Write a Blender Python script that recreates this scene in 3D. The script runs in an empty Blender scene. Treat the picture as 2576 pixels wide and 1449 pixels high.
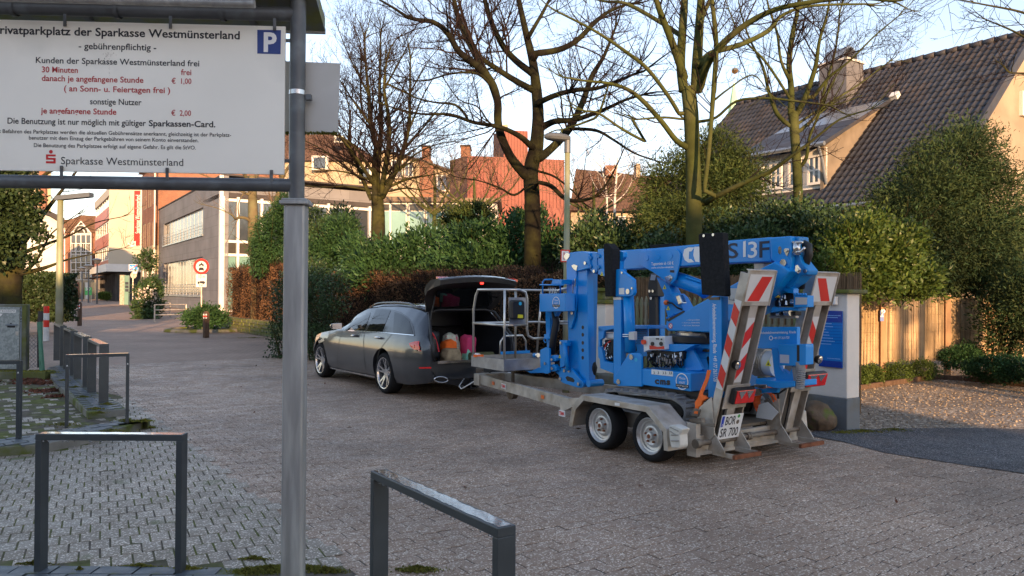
import bpy, math, random
import numpy as np
from mathutils import Vector, Matrix
random.seed(7); RNG = np.random.default_rng(7)
S = bpy.context.scene
COL = S.collection
# ------------------------------------------------------------------ camera
CAMZ = 1.65; FPX = 1950.0; CX, CY = 1288.0, 724.5
_p = math.radians(0.4); _r = math.radians(0.4)
_f = np.array([0, math.cos(_p), math.sin(_p)]); _x = np.array([1.0, 0, 0]); _u = np.cross(_x, _f)
_r2 = _x*math.cos(_r)+_u*math.sin(_r); _u2 = _u*math.cos(_r)-_x*math.sin(_r)
CAMP = np.array([0, 0, CAMZ])
cd = bpy.data.cameras.new('camera'); cam = bpy.data.objects.new('camera', cd); COL.objects.link(cam)
cd.sensor_width = 36; cd.lens = FPX/2576*36; cd.clip_start = 0.05; cd.clip_end = 3000
mw = Matrix(((_r2[0], _u2[0], -_f[0], 0), (_r2[1], _u2[1], -_f[1], 0), (_r2[2], _u2[2], -_f[2], CAMZ), (0, 0, 0, 1)))
cam.matrix_world = mw
S.camera = cam
# ------------------------------------------------------------------ sky, sun, exposure
SUN_EL = math.radians(10.0); SUN_AZ = math.atan2(0.27, -0.96)      # towards the sun: behind the camera, a little right
w = bpy.data.worlds.new('World'); S.world = w; w.use_nodes = True
nt = w.node_tree; nt.nodes.clear()
sky = nt.nodes.new('ShaderNodeTexSky'); sky.sky_type = 'NISHITA'; sky.sun_disc = False
sky.sun_elevation = SUN_EL; sky.sun_rotation = SUN_AZ % (2*math.pi); sky.altitude = 50; sky.air_density = 1.0; sky.dust_density = 0.3; sky.ozone_density = 2.0
bg = nt.nodes.new('ShaderNodeBackground'); bg.inputs[1].default_value = 0.15
out = nt.nodes.new('ShaderNodeOutputWorld'); gm = nt.nodes.new('ShaderNodeGamma'); gm.inputs[1].default_value = .8; nt.links.new(sky.outputs[0], gm.inputs[0])
tn = nt.nodes.new('ShaderNodeMix'); tn.data_type = 'RGBA'; tn.blend_type = 'MULTIPLY'; tn.inputs[0].default_value = 1; tn.clamp_result = False; tn.inputs[7].default_value = (.79, .65, .615, 1); nt.links.new(gm.outputs[0], tn.inputs[6])
nt.links.new(tn.outputs[2], bg.inputs[0]); nt.links.new(bg.outputs[0], out.inputs[0])
sd = bpy.data.lights.new('sun', 'SUN'); sd.energy = 2.0; sd.angle = math.radians(0.6); sd.color = (1.0, 0.60, 0.30)
sun = bpy.data.objects.new('sun', sd); COL.objects.link(sun)
_sd = Vector((math.sin(SUN_AZ)*math.cos(SUN_EL), math.cos(SUN_AZ)*math.cos(SUN_EL), math.sin(SUN_EL)))
sun.rotation_euler = (-_sd).to_track_quat('-Z', 'Y').to_euler(); sun.location = (0, 0, 30)
S.view_settings.view_transform = 'Standard'; S.view_settings.look = 'None'; S.view_settings.exposure = 2.45
S.view_settings.gamma = 1; S.view_settings.use_curve_mapping = False
S.render.engine = 'CYCLES'; S.cycles.max_bounces = 6; S.cycles.transparent_max_bounces = 8
# ------------------------------------------------------------------ photo geometry helpers (solve real positions)
ZK = {'s': (0, 0, 1.8115), 'l': (0, 650, 2.1467), 'f': (0, 1050, 1.305), 'r': (2700, 1000, 1.8114), 't': (1100, 0, 1.449), 'h': (2200, 0, 1.317),
      '1': (1100, 950, 1.932), '2': (2000, 850, 2.634), '3': (2600, 850, 2.634), '4': (2100, 1200, 2.342), '5': (1720, 1000, 2.898),
      'A': (100, 700, 2.898), 'B': (500, 700, 2.898), 'C': (0, 1000, 2.898), 'D': (1150, 450, 3.22), 'E': (1650, 450, 3.22), 'F': (2650, 100, 2.07),
      'G': (2600, 1400, 4.14), 'H': (1170, 0, 1.811)}
def Z(k, x, y):
    if k == '': return x, y
    a = ZK[k]; return (a[0]+x/a[2])/1.4907, (a[1]+y/a[2])/1.4907
def ray(x, y): return _f+_r2*(x-CX)/FPX-_u2*(y-CY)/FPX
def G(x, y, z=0.0, k=''):
    x, y = Z(k, x, y); d = ray(x, y); return CAMP+d*((z-CAMZ)/d[2])
def atY(x, y, Y, k=''):
    x, y = Z(k, x, y); d = ray(x, y); return CAMP+d*(Y/d[1])
class Frame:
    """a vertical-plane frame: s runs along the heading, lat to its right, z up"""
    def __init__(self, ox, oy, deg):
        t = math.radians(deg); self.O = np.array([ox, oy, 0.0]); self.U = np.array([-math.sin(t), math.cos(t), 0]); self.N = np.array([math.cos(t), math.sin(t), 0]); self.t = t
    def P(self, s, lat, z): return self.O+self.U*s+self.N*lat+np.array([0, 0, z])
    def sz(self, x, y, lat, k=''):
        x, y = Z(k, x, y); d = ray(x, y); P = self.O+self.N*lat; t = ((P-CAMP)@self.N)/(d@self.N); q = CAMP+d*t
        return float((q-P)@self.U), float(q[2])
    def lz(self, x, y, s, k=''):
        x, y = Z(k, x, y); d = ray(x, y); P = self.O+self.U*s; t = ((P-CAMP)@self.U)/(d@self.U); q = CAMP+d*t
        return float((q-P)@self.N), float(q[2])
    def sl(self, x, y, z=0, k=''):
        g = G(x, y, z, k)-self.O; return float(g@self.U), float(g@self.N)
VF = Frame(1.3555, 7.6277, 34.4)
# ------------------------------------------------------------------ mesh helpers
MW = {}
def tag(o, label=None, cat=None, group=None, kind=None):
    if label: o['label'] = label
    if cat: o['category'] = cat
    if group: o['group'] = group
    if kind: o['kind'] = kind
    return o
def thing(name, label, cat, loc=(0, 0, 0), rz=0.0, group=None):
    o = bpy.data.objects.new(name, None); COL.objects.link(o); o.empty_display_size = .2
    o.location = loc; o.rotation_euler = (0, 0, rz); MW[o.name] = Matrix.Translation(Vector(loc)) @ Matrix.Rotation(rz, 4, 'Z')
    return tag(o, label, cat, group)
class MB:
    def __init__(self): self.v = []; self.f = []; self.n = 0
    def add(self, vs, fs):
        b = self.n; self.v.extend([tuple(map(float, p)) for p in vs]); self.f.extend([tuple(i+b for i in f) for f in fs]); self.n += len(vs); return self
    def box(self, c, size, R=None):
        c = np.array(c, float); h = np.array(size, float)/2; R = np.eye(3) if R is None else np.array(R)
        vs = [c+R@(h*np.array(s)) for s in ((-1,-1,-1),(1,-1,-1),(1,1,-1),(-1,1,-1),(-1,-1,1),(1,-1,1),(1,1,1),(-1,1,1))]
        return self.add(vs, [(0,3,2,1),(4,5,6,7),(0,1,5,4),(1,2,6,5),(2,3,7,6),(3,0,4,7)])
    def fbox(self, F, s0, s1, l0, l1, z0, z1):
        vs = [F.P(s, l, z) for z in (z0, z1) for s, l in ((s0, l0), (s0, l1), (s1, l1), (s1, l0))]
        return self.add(vs, [(0,3,2,1),(4,5,6,7),(0,1,5,4),(1,2,6,5),(2,3,7,6),(3,0,4,7)])
    def prism(self, pts, off):
        """pts: 3D polygon, off: 3D vector"""
        n = len(pts); off = np.array(off, float); a = [np.array(p, float) for p in pts]; b = [p+off for p in a]
        return self.add(a+b, [tuple(range(n))[::-1], tuple(range(n, 2*n))]+[(i, (i+1) % n, n+(i+1) % n, n+i) for i in range(n)])
    def tube(self, path, r, seg=8, caps=True, close=False):
        P = [np.array(p, float) for p in path]; n = len(P); rs = r if hasattr(r, '__len__') else [r]*n
        prev = None; rings = []
        for i in range(n):
            if close: d = P[(i+1) % n]-P[i-1]
            else: d = P[min(i+1, n-1)]-P[max(i-1, 0)]
            L = np.linalg.norm(d); d = d/L if L > 1e-9 else np.array([0, 0, 1.0])
            if prev is None:
                a = np.array([0, 0, 1.0]) if abs(d[2]) < .9 else np.array([1.0, 0, 0]); u = np.cross(d, a)
            else: u = prev-d*(prev@d)
            lu = np.linalg.norm(u)
            if lu < 1e-6: u = np.cross(d, np.array([1.0, .3, .1])); lu = np.linalg.norm(u)
            u /= lu; v = np.cross(d, u); prev = u
            rings.append([P[i]+(u*math.cos(2*math.pi*k/seg)+v*math.sin(2*math.pi*k/seg))*rs[i] for k in range(seg)])
        vs = [p for R in rings for p in R]; fs = []
        m = n if close else n-1
        for i in range(m):
            a = i*seg; b = ((i+1) % n)*seg
            for k in range(seg): fs.append((a+k, a+(k+1) % seg, b+(k+1) % seg, b+k))
        if caps and not close: fs.append(tuple(range(seg))[::-1]); fs.append(tuple((n-1)*seg+k for k in range(seg)))
        return self.add(vs, fs)
    def cyl(self, a, b, r0, r1=None, seg=16): return self.tube([a, b], [r0, r0 if r1 is None else r1], seg)
    def lathe(self, c, axis, prof, seg=24, caps=False):
        """prof: list of (distance along axis, radius)"""
        c = np.array(c, float); ax = np.array(axis, float); ax /= np.linalg.norm(ax)
        a = np.array([0, 0, 1.0]) if abs(ax[2]) < .9 else np.array([1.0, 0, 0]); u = np.cross(ax, a); u /= np.linalg.norm(u); v = np.cross(ax, u)
        vs = [c+ax*d+(u*math.cos(2*math.pi*k/seg)+v*math.sin(2*math.pi*k/seg))*r for d, r in prof for k in range(seg)]
        fs = [(i*seg+k, i*seg+(k+1) % seg, (i+1)*seg+(k+1) % seg, (i+1)*seg+k) for i in range(len(prof)-1) for k in range(seg)]
        if caps: fs.append(tuple(range(seg))[::-1]); fs.append(tuple((len(prof)-1)*seg+k for k in range(seg)))
        return self.add(vs, fs)
    def quad(self, a, b, c, d): return self.add([a, b, c, d], [(0, 1, 2, 3)])
    def build(self, name, mat, parent=None, bev=0, smooth=False, seg=2, fix=True):
        me = bpy.data.meshes.new(name); vs = np.array(self.v, float)
        if parent is not None:
            M = np.array(MW[parent.name].inverted()); vs = vs@M[:3, :3].T+M[:3, 3]
        me.from_pydata(vs.tolist(), [], self.f); me.materials.append(mat)
        if fix and len(self.f) < 60000:
            import bmesh
            bm = bmesh.new(); bm.from_mesh(me); bmesh.ops.recalc_face_normals(bm, faces=bm.faces); bm.to_mesh(me); bm.free()
        o = bpy.data.objects.new(name, me); COL.objects.link(o)
        if parent is not None: o.parent = parent; MW[o.name] = MW[parent.name]
        else: MW[o.name] = Matrix.Identity(4)
        if smooth:
            me.polygons.foreach_set('use_smooth', [True]*len(me.polygons))
            if smooth != 'all':
                md = None
                try: me.set_sharp_from_angle(angle=math.radians(35))
                except Exception: pass
        if bev:
            m = o.modifiers.new('bevel', 'BEVEL'); m.width = bev; m.segments = seg; m.limit_method = 'ANGLE'; m.angle_limit = math.radians(40); m.harden_normals = False
        return o
def copy_tree(o, parent=None):
    c = o.copy(); COL.objects.link(c); c.parent = parent
    for ch in [x for x in bpy.data.objects if x.parent == o]: copy_tree(ch, c)
    return c
def npmesh(name, V, Fa, mat, parent=None, smooth=False):
    """V (n,3), Fa (m,3|4) numpy: fast mesh"""
    me = bpy.data.meshes.new(name); V = np.asarray(V, float)
    if parent is not None:
        M = np.array(MW[parent.name].inverted()); V = V@M[:3, :3].T+M[:3, 3]
    k = Fa.shape[1]; me.vertices.add(len(V)); me.vertices.foreach_set('co', V.astype(np.float32).ravel())
    me.loops.add(Fa.size); me.loops.foreach_set('vertex_index', Fa.astype(np.int32).ravel())
    me.polygons.add(len(Fa)); me.polygons.foreach_set('loop_start', np.arange(0, Fa.size, k, dtype=np.int32)); me.polygons.foreach_set('loop_total', np.full(len(Fa), k, np.int32))
    me.update(calc_edges=True); me.materials.append(mat)
    if smooth: me.polygons.foreach_set('use_smooth', [True]*len(Fa))
    o = bpy.data.objects.new(name, me); COL.objects.link(o)
    if parent is not None: o.parent = parent; MW[o.name] = MW[parent.name]
    else: MW[o.name] = Matrix.Identity(4)
    return o
# ------------------------------------------------------------------ materials
MATS = {}
def mat(name, c, rough=.6, metal=0.0, var=.12, vs=4.0, bump=0.0, bs=60.0, c2=None, c2s=2.0, c2t=.55, c2w=.1, island=0.0, coat=0.0, spec=.5, stretch=None, trans=0.0, alpha=None, rvar=0.0, emit=None):
    if name in MATS: return MATS[name]
    m = bpy.data.materials.new(name); m.use_nodes = True; n = m.node_tree.nodes; L = m.node_tree.links; b = n['Principled BSDF']
    b.inputs['Roughness'].default_value = rough; b.inputs['Metallic'].default_value = metal; b.inputs['Specular IOR Level'].default_value = (.12 if rough >= .8 and spec == .5 else spec)
    if coat: b.inputs['Coat Weight'].default_value = coat; b.inputs['Coat Roughness'].default_value = .05
    tc = n.new('ShaderNodeTexCoord'); src = tc.outputs['Object']
    if stretch:
        mp = n.new('ShaderNodeMapping'); mp.inputs['Scale'].default_value = stretch; L.new(src, mp.inputs[0]); src = mp.outputs[0]
    def noise(sc, det=5):
        t = n.new('ShaderNodeTexNoise'); t.inputs['Scale'].default_value = sc; t.inputs['Detail'].default_value = det; L.new(src, t.inputs['Vector']); return t
    col = n.new('ShaderNodeRGB'); col.outputs[0].default_value = (*c, 1); cur = col.outputs[0]
    if c2 is not None:
        t = noise(c2s, 8); r = n.new('ShaderNodeMapRange'); r.inputs[1].default_value = c2t-c2w; r.inputs[2].default_value = c2t+c2w; L.new(t.outputs[0], r.inputs[0])
        mx = n.new('ShaderNodeMix'); mx.data_type = 'RGBA'; L.new(r.outputs[0], mx.inputs[0]); L.new(cur, mx.inputs[6]); mx.inputs[7].default_value = (*c2, 1); cur = mx.outputs[2]
    val = None
    if var:
        t = noise(vs, 6); r = n.new('ShaderNodeMapRange'); r.inputs[1].default_value = .3; r.inputs[2].default_value = .7; r.inputs[3].default_value = 1-var; r.inputs[4].default_value = 1+var; L.new(t.outputs[0], r.inputs[0]); val = r.outputs[0]
    if island:
        g = n.new('ShaderNodeNewGeometry'); r = n.new('ShaderNodeMapRange'); r.inputs[3].default_value = 1-island; r.inputs[4].default_value = 1+island; L.new(g.outputs['Random Per Island'], r.inputs[0])
        if val is None: val = r.outputs[0]
        else:
            k = n.new('ShaderNodeMath'); k.operation = 'MULTIPLY'; L.new(val, k.inputs[0]); L.new(r.outputs[0], k.inputs[1]); val = k.outputs[0]
    if val is not None:
        h = n.new('ShaderNodeHueSaturation'); L.new(cur, h.inputs['Color']); L.new(val, h.inputs['Value']); cur = h.outputs[0]
    L.new(cur, b.inputs['Base Color'])
    if rvar:
        t = noise(vs*1.7, 6); r = n.new('ShaderNodeMapRange'); r.inputs[1].default_value = .3; r.inputs[2].default_value = .7; r.inputs[3].default_value = max(.02, rough-rvar); r.inputs[4].default_value = min(1, rough+rvar); L.new(t.outputs[0], r.inputs[0]); L.new(r.outputs[0], b.inputs['Roughness'])
    if bump:
        t = noise(bs, 4); bp = n.new('ShaderNodeBump'); bp.inputs['Strength'].default_value = bump; bp.inputs['Distance'].default_value = .01; L.new(t.outputs[0], bp.inputs['Height']); L.new(bp.outputs[0], b.inputs['Normal'])
    if trans: b.inputs['Transmission Weight'].default_value = trans
    if alpha is not None: b.inputs['Alpha'].default_value = alpha
    if emit: b.inputs['Emission Color'].default_value = (*emit[:3], 1); b.inputs['Emission Strength'].default_value = emit[3]
    MATS[name] = m; return m
def leafmat(name, c, c2, tr=.25, rough=.45, isl=.45, spec=.5):
    """leaves: random colour per leaf between two greens, a little translucent"""
    m = bpy.data.materials.new(name); m.use_nodes = True; n = m.node_tree.nodes; L = m.node_tree.links; b = n['Principled BSDF']
    g = n.new('ShaderNodeNewGeometry'); mx = n.new('ShaderNodeMix'); mx.data_type = 'RGBA'; L.new(g.outputs['Random Per Island'], mx.inputs[0]); mx.inputs[6].default_value = (*c, 1); mx.inputs[7].default_value = (*c2, 1)
    tc = n.new('ShaderNodeTexCoord'); t = n.new('ShaderNodeTexNoise'); t.inputs['Scale'].default_value = 1.6; L.new(tc.outputs['Object'], t.inputs['Vector'])
    r = n.new('ShaderNodeMapRange'); r.inputs[1].default_value = .35; r.inputs[2].default_value = .65; r.inputs[3].default_value = 1-isl*.6; r.inputs[4].default_value = 1+isl*.6; L.new(t.outputs[0], r.inputs[0])
    h = n.new('ShaderNodeHueSaturation'); L.new(mx.outputs[2], h.inputs['Color']); L.new(r.outputs[0], h.inputs['Value']); L.new(h.outputs[0], b.inputs['Base Color'])
    b.inputs['Roughness'].default_value = rough; b.inputs['Specular IOR Level'].default_value = spec*.5
    if tr:
        ts = n.new('ShaderNodeBsdfTranslucent'); L.new(h.outputs[0], ts.inputs[0]); ms = n.new('ShaderNodeMixShader'); ms.inputs[0].default_value = tr
        L.new(b.outputs[0], ms.inputs[1]); L.new(ts.outputs[0], ms.inputs[2]); L.new(ms.outputs[0], n['Material Output'].inputs[0])
    return m
def brickmat(name, c1, c2, mortar, bw=.25, bh=.075, ms=.01, rough=.85, axis='xz', bump=.4, off=.5, rot=0.0, c3=None):
    m = bpy.data.materials.new(name); m.use_nodes = True; n = m.node_tree.nodes; L = m.node_tree.links; b = n['Principled BSDF']; b.inputs['Roughness'].default_value = rough; b.inputs['Specular IOR Level'].default_value = .25
    tc = n.new('ShaderNodeTexCoord'); sp = n.new('ShaderNodeSeparateXYZ'); cb = n.new('ShaderNodeCombineXYZ')
    rt = n.new('ShaderNodeVectorRotate'); rt.rotation_type = 'Z_AXIS'; rt.inputs['Angle'].default_value = rot; L.new(tc.outputs['Object'], rt.inputs[0]); L.new(rt.outputs[0], sp.inputs[0])
    ix = {'x': 0, 'y': 1, 'z': 2}; L.new(sp.outputs[ix[axis[0]]], cb.inputs[0]); L.new(sp.outputs[ix[axis[1]]], cb.inputs[1])
    t = n.new('ShaderNodeTexBrick'); t.inputs['Scale'].default_value = 1; t.inputs['Brick Width'].default_value = bw; t.inputs['Row Height'].default_value = bh; t.inputs['Mortar Size'].default_value = ms
    t.inputs['Color1'].default_value = (*c1, 1); t.inputs['Color2'].default_value = (*c2, 1); t.inputs['Mortar'].default_value = (*mortar, 1); t.offset = off
    L.new(cb.outputs[0], t.inputs['Vector'])
    ns = n.new('ShaderNodeTexNoise'); ns.inputs['Scale'].default_value = .6; ns.inputs['Detail'].default_value = 8; L.new(tc.outputs['Object'], ns.inputs['Vector'])
    r = n.new('ShaderNodeMapRange'); r.inputs[1].default_value = .3; r.inputs[2].default_value = .7; r.inputs[3].default_value = .82; r.inputs[4].default_value = 1.15; L.new(ns.outputs[0], r.inputs[0])
    h = n.new('ShaderNodeHueSaturation'); L.new(t.outputs[0], h.inputs['Color']); L.new(r.outputs[0], h.inputs['Value']); L.new(h.outputs[0], b.inputs['Base Color'])
    if bump:
        iv = n.new('ShaderNodeMath'); iv.operation = 'SUBTRACT'; iv.inputs[0].default_value = 1; L.new(t.outputs['Fac'], iv.inputs[1])
        bp = n.new('ShaderNodeBump'); bp.inputs['Strength'].default_value = bump; bp.inputs['Distance'].default_value = .01; L.new(iv.outputs[0], bp.inputs['Height']); L.new(bp.outputs[0], b.inputs['Normal'])
    return m
def glassmat(name, c=(.04, .05, .06), rough=.05):
    """window glass seen from outside: dark room behind, sky and trees reflected"""
    return mat(name, c, rough, var=0, spec=.9, coat=.6)
CAPH = .682
def text(name, s, origin, xdir, ydir, size, mt, parent, thick=0.0, align='LEFT', ext=.001, width=None, bold=0.0, sx=1.0):
    """lettering as real flat mesh; origin = baseline point, size = cap height in m"""
    cu = bpy.data.curves.new(name, 'FONT'); cu.body = s; cu.size = 1; cu.align_x = align; cu.extrude = 0; cu.offset = bold; cu.resolution_u = 3
    o = bpy.data.objects.new('tmp', cu); COL.objects.link(o); dg = bpy.context.evaluated_depsgraph_get(); me = bpy.data.meshes.new_from_object(o.evaluated_get(dg)); bpy.data.objects.remove(o); bpy.data.curves.remove(cu)
    if len(me.vertices) == 0: return None
    v = np.array([x.co[:] for x in me.vertices]); k = size/CAPH; v = v[:, :2]*k
    if width: 
        w0 = v[:, 0].max()-v[:, 0].min(); sx = width/w0
    v[:, 0] *= sx
    xd = np.array(xdir, float); xd /= np.linalg.norm(xd); yd = np.array(ydir, float); yd /= np.linalg.norm(yd); nn = np.cross(xd, yd)
    P = np.array(origin, float)+v[:, :1]*xd+v[:, 1:2]*yd+nn*ext
    if parent is not None:
        M = np.array(MW[parent.name].inverted()); P = P@M[:3, :3].T+M[:3, 3]
    me.vertices.foreach_set('co', P.astype(np.float32).ravel()); me.update(); me.name = name; me.materials.clear(); me.materials.append(mt)
    o = bpy.data.objects.new(name, me); COL.objects.link(o)
    if parent is not None: o.parent = parent; MW[o.name] = MW[parent.name]
    return o
# ------------------------------------------------------------------ foliage
def leaf_arrays(C, size, aspect=.5, up=.3, sv=.35, droop=0.0, D=None, fold=.25):
    """diamond leaves folded at the midrib, centred at C; D: preferred direction of the leaf axis"""
    n = len(C); a = RNG.normal(size=(n, 3))
    if D is not None: a = D+a*.55
    a[:, 2] += up-droop; a /= np.linalg.norm(a, axis=1)[:, None]
    b = np.cross(a, RNG.normal(size=(n, 3))+np.array([0, 0, .6])); b /= np.linalg.norm(b, axis=1)[:, None]; c = np.cross(a, b)
    L = (size*(1+sv*RNG.uniform(-1, 1, n)))[:, None]; W = L*aspect*.5
    V = np.stack([C-a*L*.5, C+b*W+c*W*fold, C+a*L*.5, C-b*W+c*W*fold], 1).reshape(-1, 3)
    i = np.arange(n)[:, None]*4; F = np.concatenate([i+np.array([0, 1, 2]), i+np.array([0, 2, 3])], 0)
    return V, F
def blobs(cs, n, inner=.25, lump=None):
    """n points spread in a union of ellipsoids (cx,cy,cz,rx,ry,rz), gathered in small clumps, denser to the rim"""
    cs = np.array(cs, float); vol = cs[:, 3]*cs[:, 4]*cs[:, 5]; vol = vol**.8; idx = RNG.choice(len(cs), n, p=vol/vol.sum())
    d = RNG.normal(size=(n, 3)); d /= np.linalg.norm(d, axis=1)[:, None]; r = (inner+(1-inner)*RNG.uniform(0, 1, n)**.5)[:, None]; ph = idx*1.7
    nz = .13*np.sin(d[:, 0]*5+ph)+.11*np.sin(d[:, 2]*7+d[:, 1]*4+ph*2)+.09*np.sin(d[:, 1]*11-d[:, 2]*6+ph)+np.where(RNG.uniform(0, 1, n) < .12, RNG.uniform(0, .22, n), 0); r = r*(1+nz[:, None])
    return cs[idx, :3]+d*r*cs[idx, 3:], d
def clumps(P, D, per, rad):
    """each point becomes a tuft of `per` points"""
    n = len(P); Q = np.repeat(P, per, 0)+RNG.normal(size=(n*per, 3))*rad; return Q, np.repeat(D, per, 0)
def foliage(name, C, mt, parent, size, aspect=.5, up=.2, D=None, sv=.35, droop=0.0):
    V, F = leaf_arrays(C, size, aspect, up, sv, droop, D); return npmesh(name, V, F, mt, parent)
# ------------------------------------------------------------------ bare trees
def tubes_np(paths, radii, seg=4):
    """many short tubes -> one vertex / face array; paths list of (k,3)"""
    VV = []; FF = []; b = 0
    ang = np.arange(seg)*2*math.pi/seg; ca = np.cos(ang)[None, :, None]; sa = np.sin(ang)[None, :, None]
    byl = {}
    for i, p in enumerate(paths): byl.setdefault(len(p), []).append(i)
    for k, ids in byl.items():
        P = np.array([paths[i] for i in ids]); R = np.array([radii[i] for i in ids])           # (m,k,3),(m,k)
        d = np.empty_like(P); d[:, 1:-1] = P[:, 2:]-P[:, :-2]; d[:, 0] = P[:, 1]-P[:, 0]; d[:, -1] = P[:, -1]-P[:, -2]
        d /= np.linalg.norm(d, axis=2)[..., None]+1e-9; ref = np.array([.31, .17, .93]); m0 = P[:, -1]-P[:, 0]; m0 /= np.linalg.norm(m0, axis=1)[:, None]+1e-9
        rf = np.where(np.abs(m0[:, 2:3]) > .8, np.array([[1.0, .2, 0]]), np.array([[.1, .2, 1.0]]))[:, None, :]
        u = np.cross(d, rf); u /= np.linalg.norm(u, axis=2)[..., None]+1e-9; v = np.cross(d, u)
        ring = P[:, :, None, :]+(u[:, :, None, :]*ca+v[:, :, None, :]*sa)*R[:, :, None, None]
        m = len(ids); VV.append(ring.reshape(-1, 3)); base = b+(np.arange(m)*k*seg)[:, None, None]; i = (np.arange(k-1)*seg)[None, :, None]; j = np.arange(seg)[None, None, :]; j2 = (j+1) % seg
        F = np.stack([base+i+j, base+i+j2, base+i+seg+j2, base+i+seg+j], -1).reshape(-1, 4); FF.append(F); b += m*k*seg
    return np.concatenate(VV), np.concatenate(FF)
def grow(p0, d0, L, r, k=5, wob=.12, up=.1, rnd=random):
    """one wandering branch path"""
    d = np.array(d0, float); d /= np.linalg.norm(d); p = np.array(p0, float); pts = [p.copy()]
    for i in range(k-1):
        d = d+np.array([rnd.gauss(0, wob), rnd.gauss(0, wob), rnd.gauss(0, wob)+up]); d /= np.linalg.norm(d); p = p+d*L/(k-1); pts.append(p.copy())
    return np.array(pts), np.linspace(r, r*.35, k)
def twigs(limbs, levels, up=.1, spread=.9, seed=1, tmin=.25, out=None):
    """limbs: list of (path,radii). levels: list of (children per metre, length factor, radius factor, max len)"""
    rnd = random.Random(seed); allp = []; cur = limbs
    for li, (dens, lf, rf, mx) in enumerate(levels):
        nxt = []
        for path, rad in cur:
            seg = np.linalg.norm(np.diff(path, axis=0), axis=1); L = seg.sum(); n = int(L*dens+rnd.random())
            for _ in range(n):
                t = tmin+(1-tmin)*rnd.random() if li == 0 else .12+.88*rnd.random(); x = t*(len(path)-1); i = min(int(x), len(path)-2); f = x-i
                p = path[i]*(1-f)+path[i+1]*f; d = path[i+1]-path[i]; d = d/(np.linalg.norm(d)+1e-9); r = rad[i]*(1-f)+rad[i+1]*f
                a = np.array([rnd.gauss(0, 1), rnd.gauss(0, 1), rnd.gauss(0, .8)+.3]); a -= d*(a@d); a /= np.linalg.norm(a)+1e-9
                dd = d*rnd.uniform(.4, 1)+a*spread*rnd.uniform(.6, 1.2)
                LL = min(mx, L*lf)*rnd.uniform(.5, 1.15)*(1.15-.6*t)
                nr = max(.0042, min(r*rf, .013*LL+.004))
                nxt.append(grow(p, dd, LL, nr, 6 if li == 0 else 4, .13, up*rnd.uniform(.2, 1.3), rnd))
        allp += nxt; cur = nxt
    return allp
def build_tree(th, trunk_paths, limbs, tw, barkm, twigm, seg=10):
    """trunk and limbs smooth, twigs thin"""
    mb = MB()
    for p, r in trunk_paths: mb.tube(p, r, seg)
    mb.build('trunk', barkm, th, smooth='all')
    if limbs:
        V, F = tubes_np([p for p, r in limbs], [r for p, r in limbs], 7); npmesh('limbs', V, F, barkm, th, True)
    if tw:
        V, F = tubes_np([p for p, r in tw], [r for p, r in tw], 3); npmesh('crown', V, F, twigm, th)
def smooth_path(pts, rs, n=4):
    """Catmull-Rom refinement"""
    P = [np.array(p, float) for p in pts]; o = []; q = []
    for i in range(len(P)-1):
        a = P[max(i-1, 0)]; b = P[i]; c = P[i+1]; d = P[min(i+2, len(P)-1)]
        for j in range(n):
            t = j/n; o.append(.5*((2*b)+(c-a)*t+(2*a-5*b+4*c-d)*t*t+(3*b-a-3*c+d)*t**3)); q.append(rs[i]*(1-t)+rs[i+1]*t)
    o.append(P[-1]); q.append(rs[-1]); return np.array(o), np.array(q)
def arc(c, r, a0, a1, n, ux, uy):
    return [np.array(c)+np.array(ux)*r*math.cos(a0+(a1-a0)*i/n)+np.array(uy)*r*math.sin(a0+(a1-a0)*i/n) for i in range(n+1)]
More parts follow.
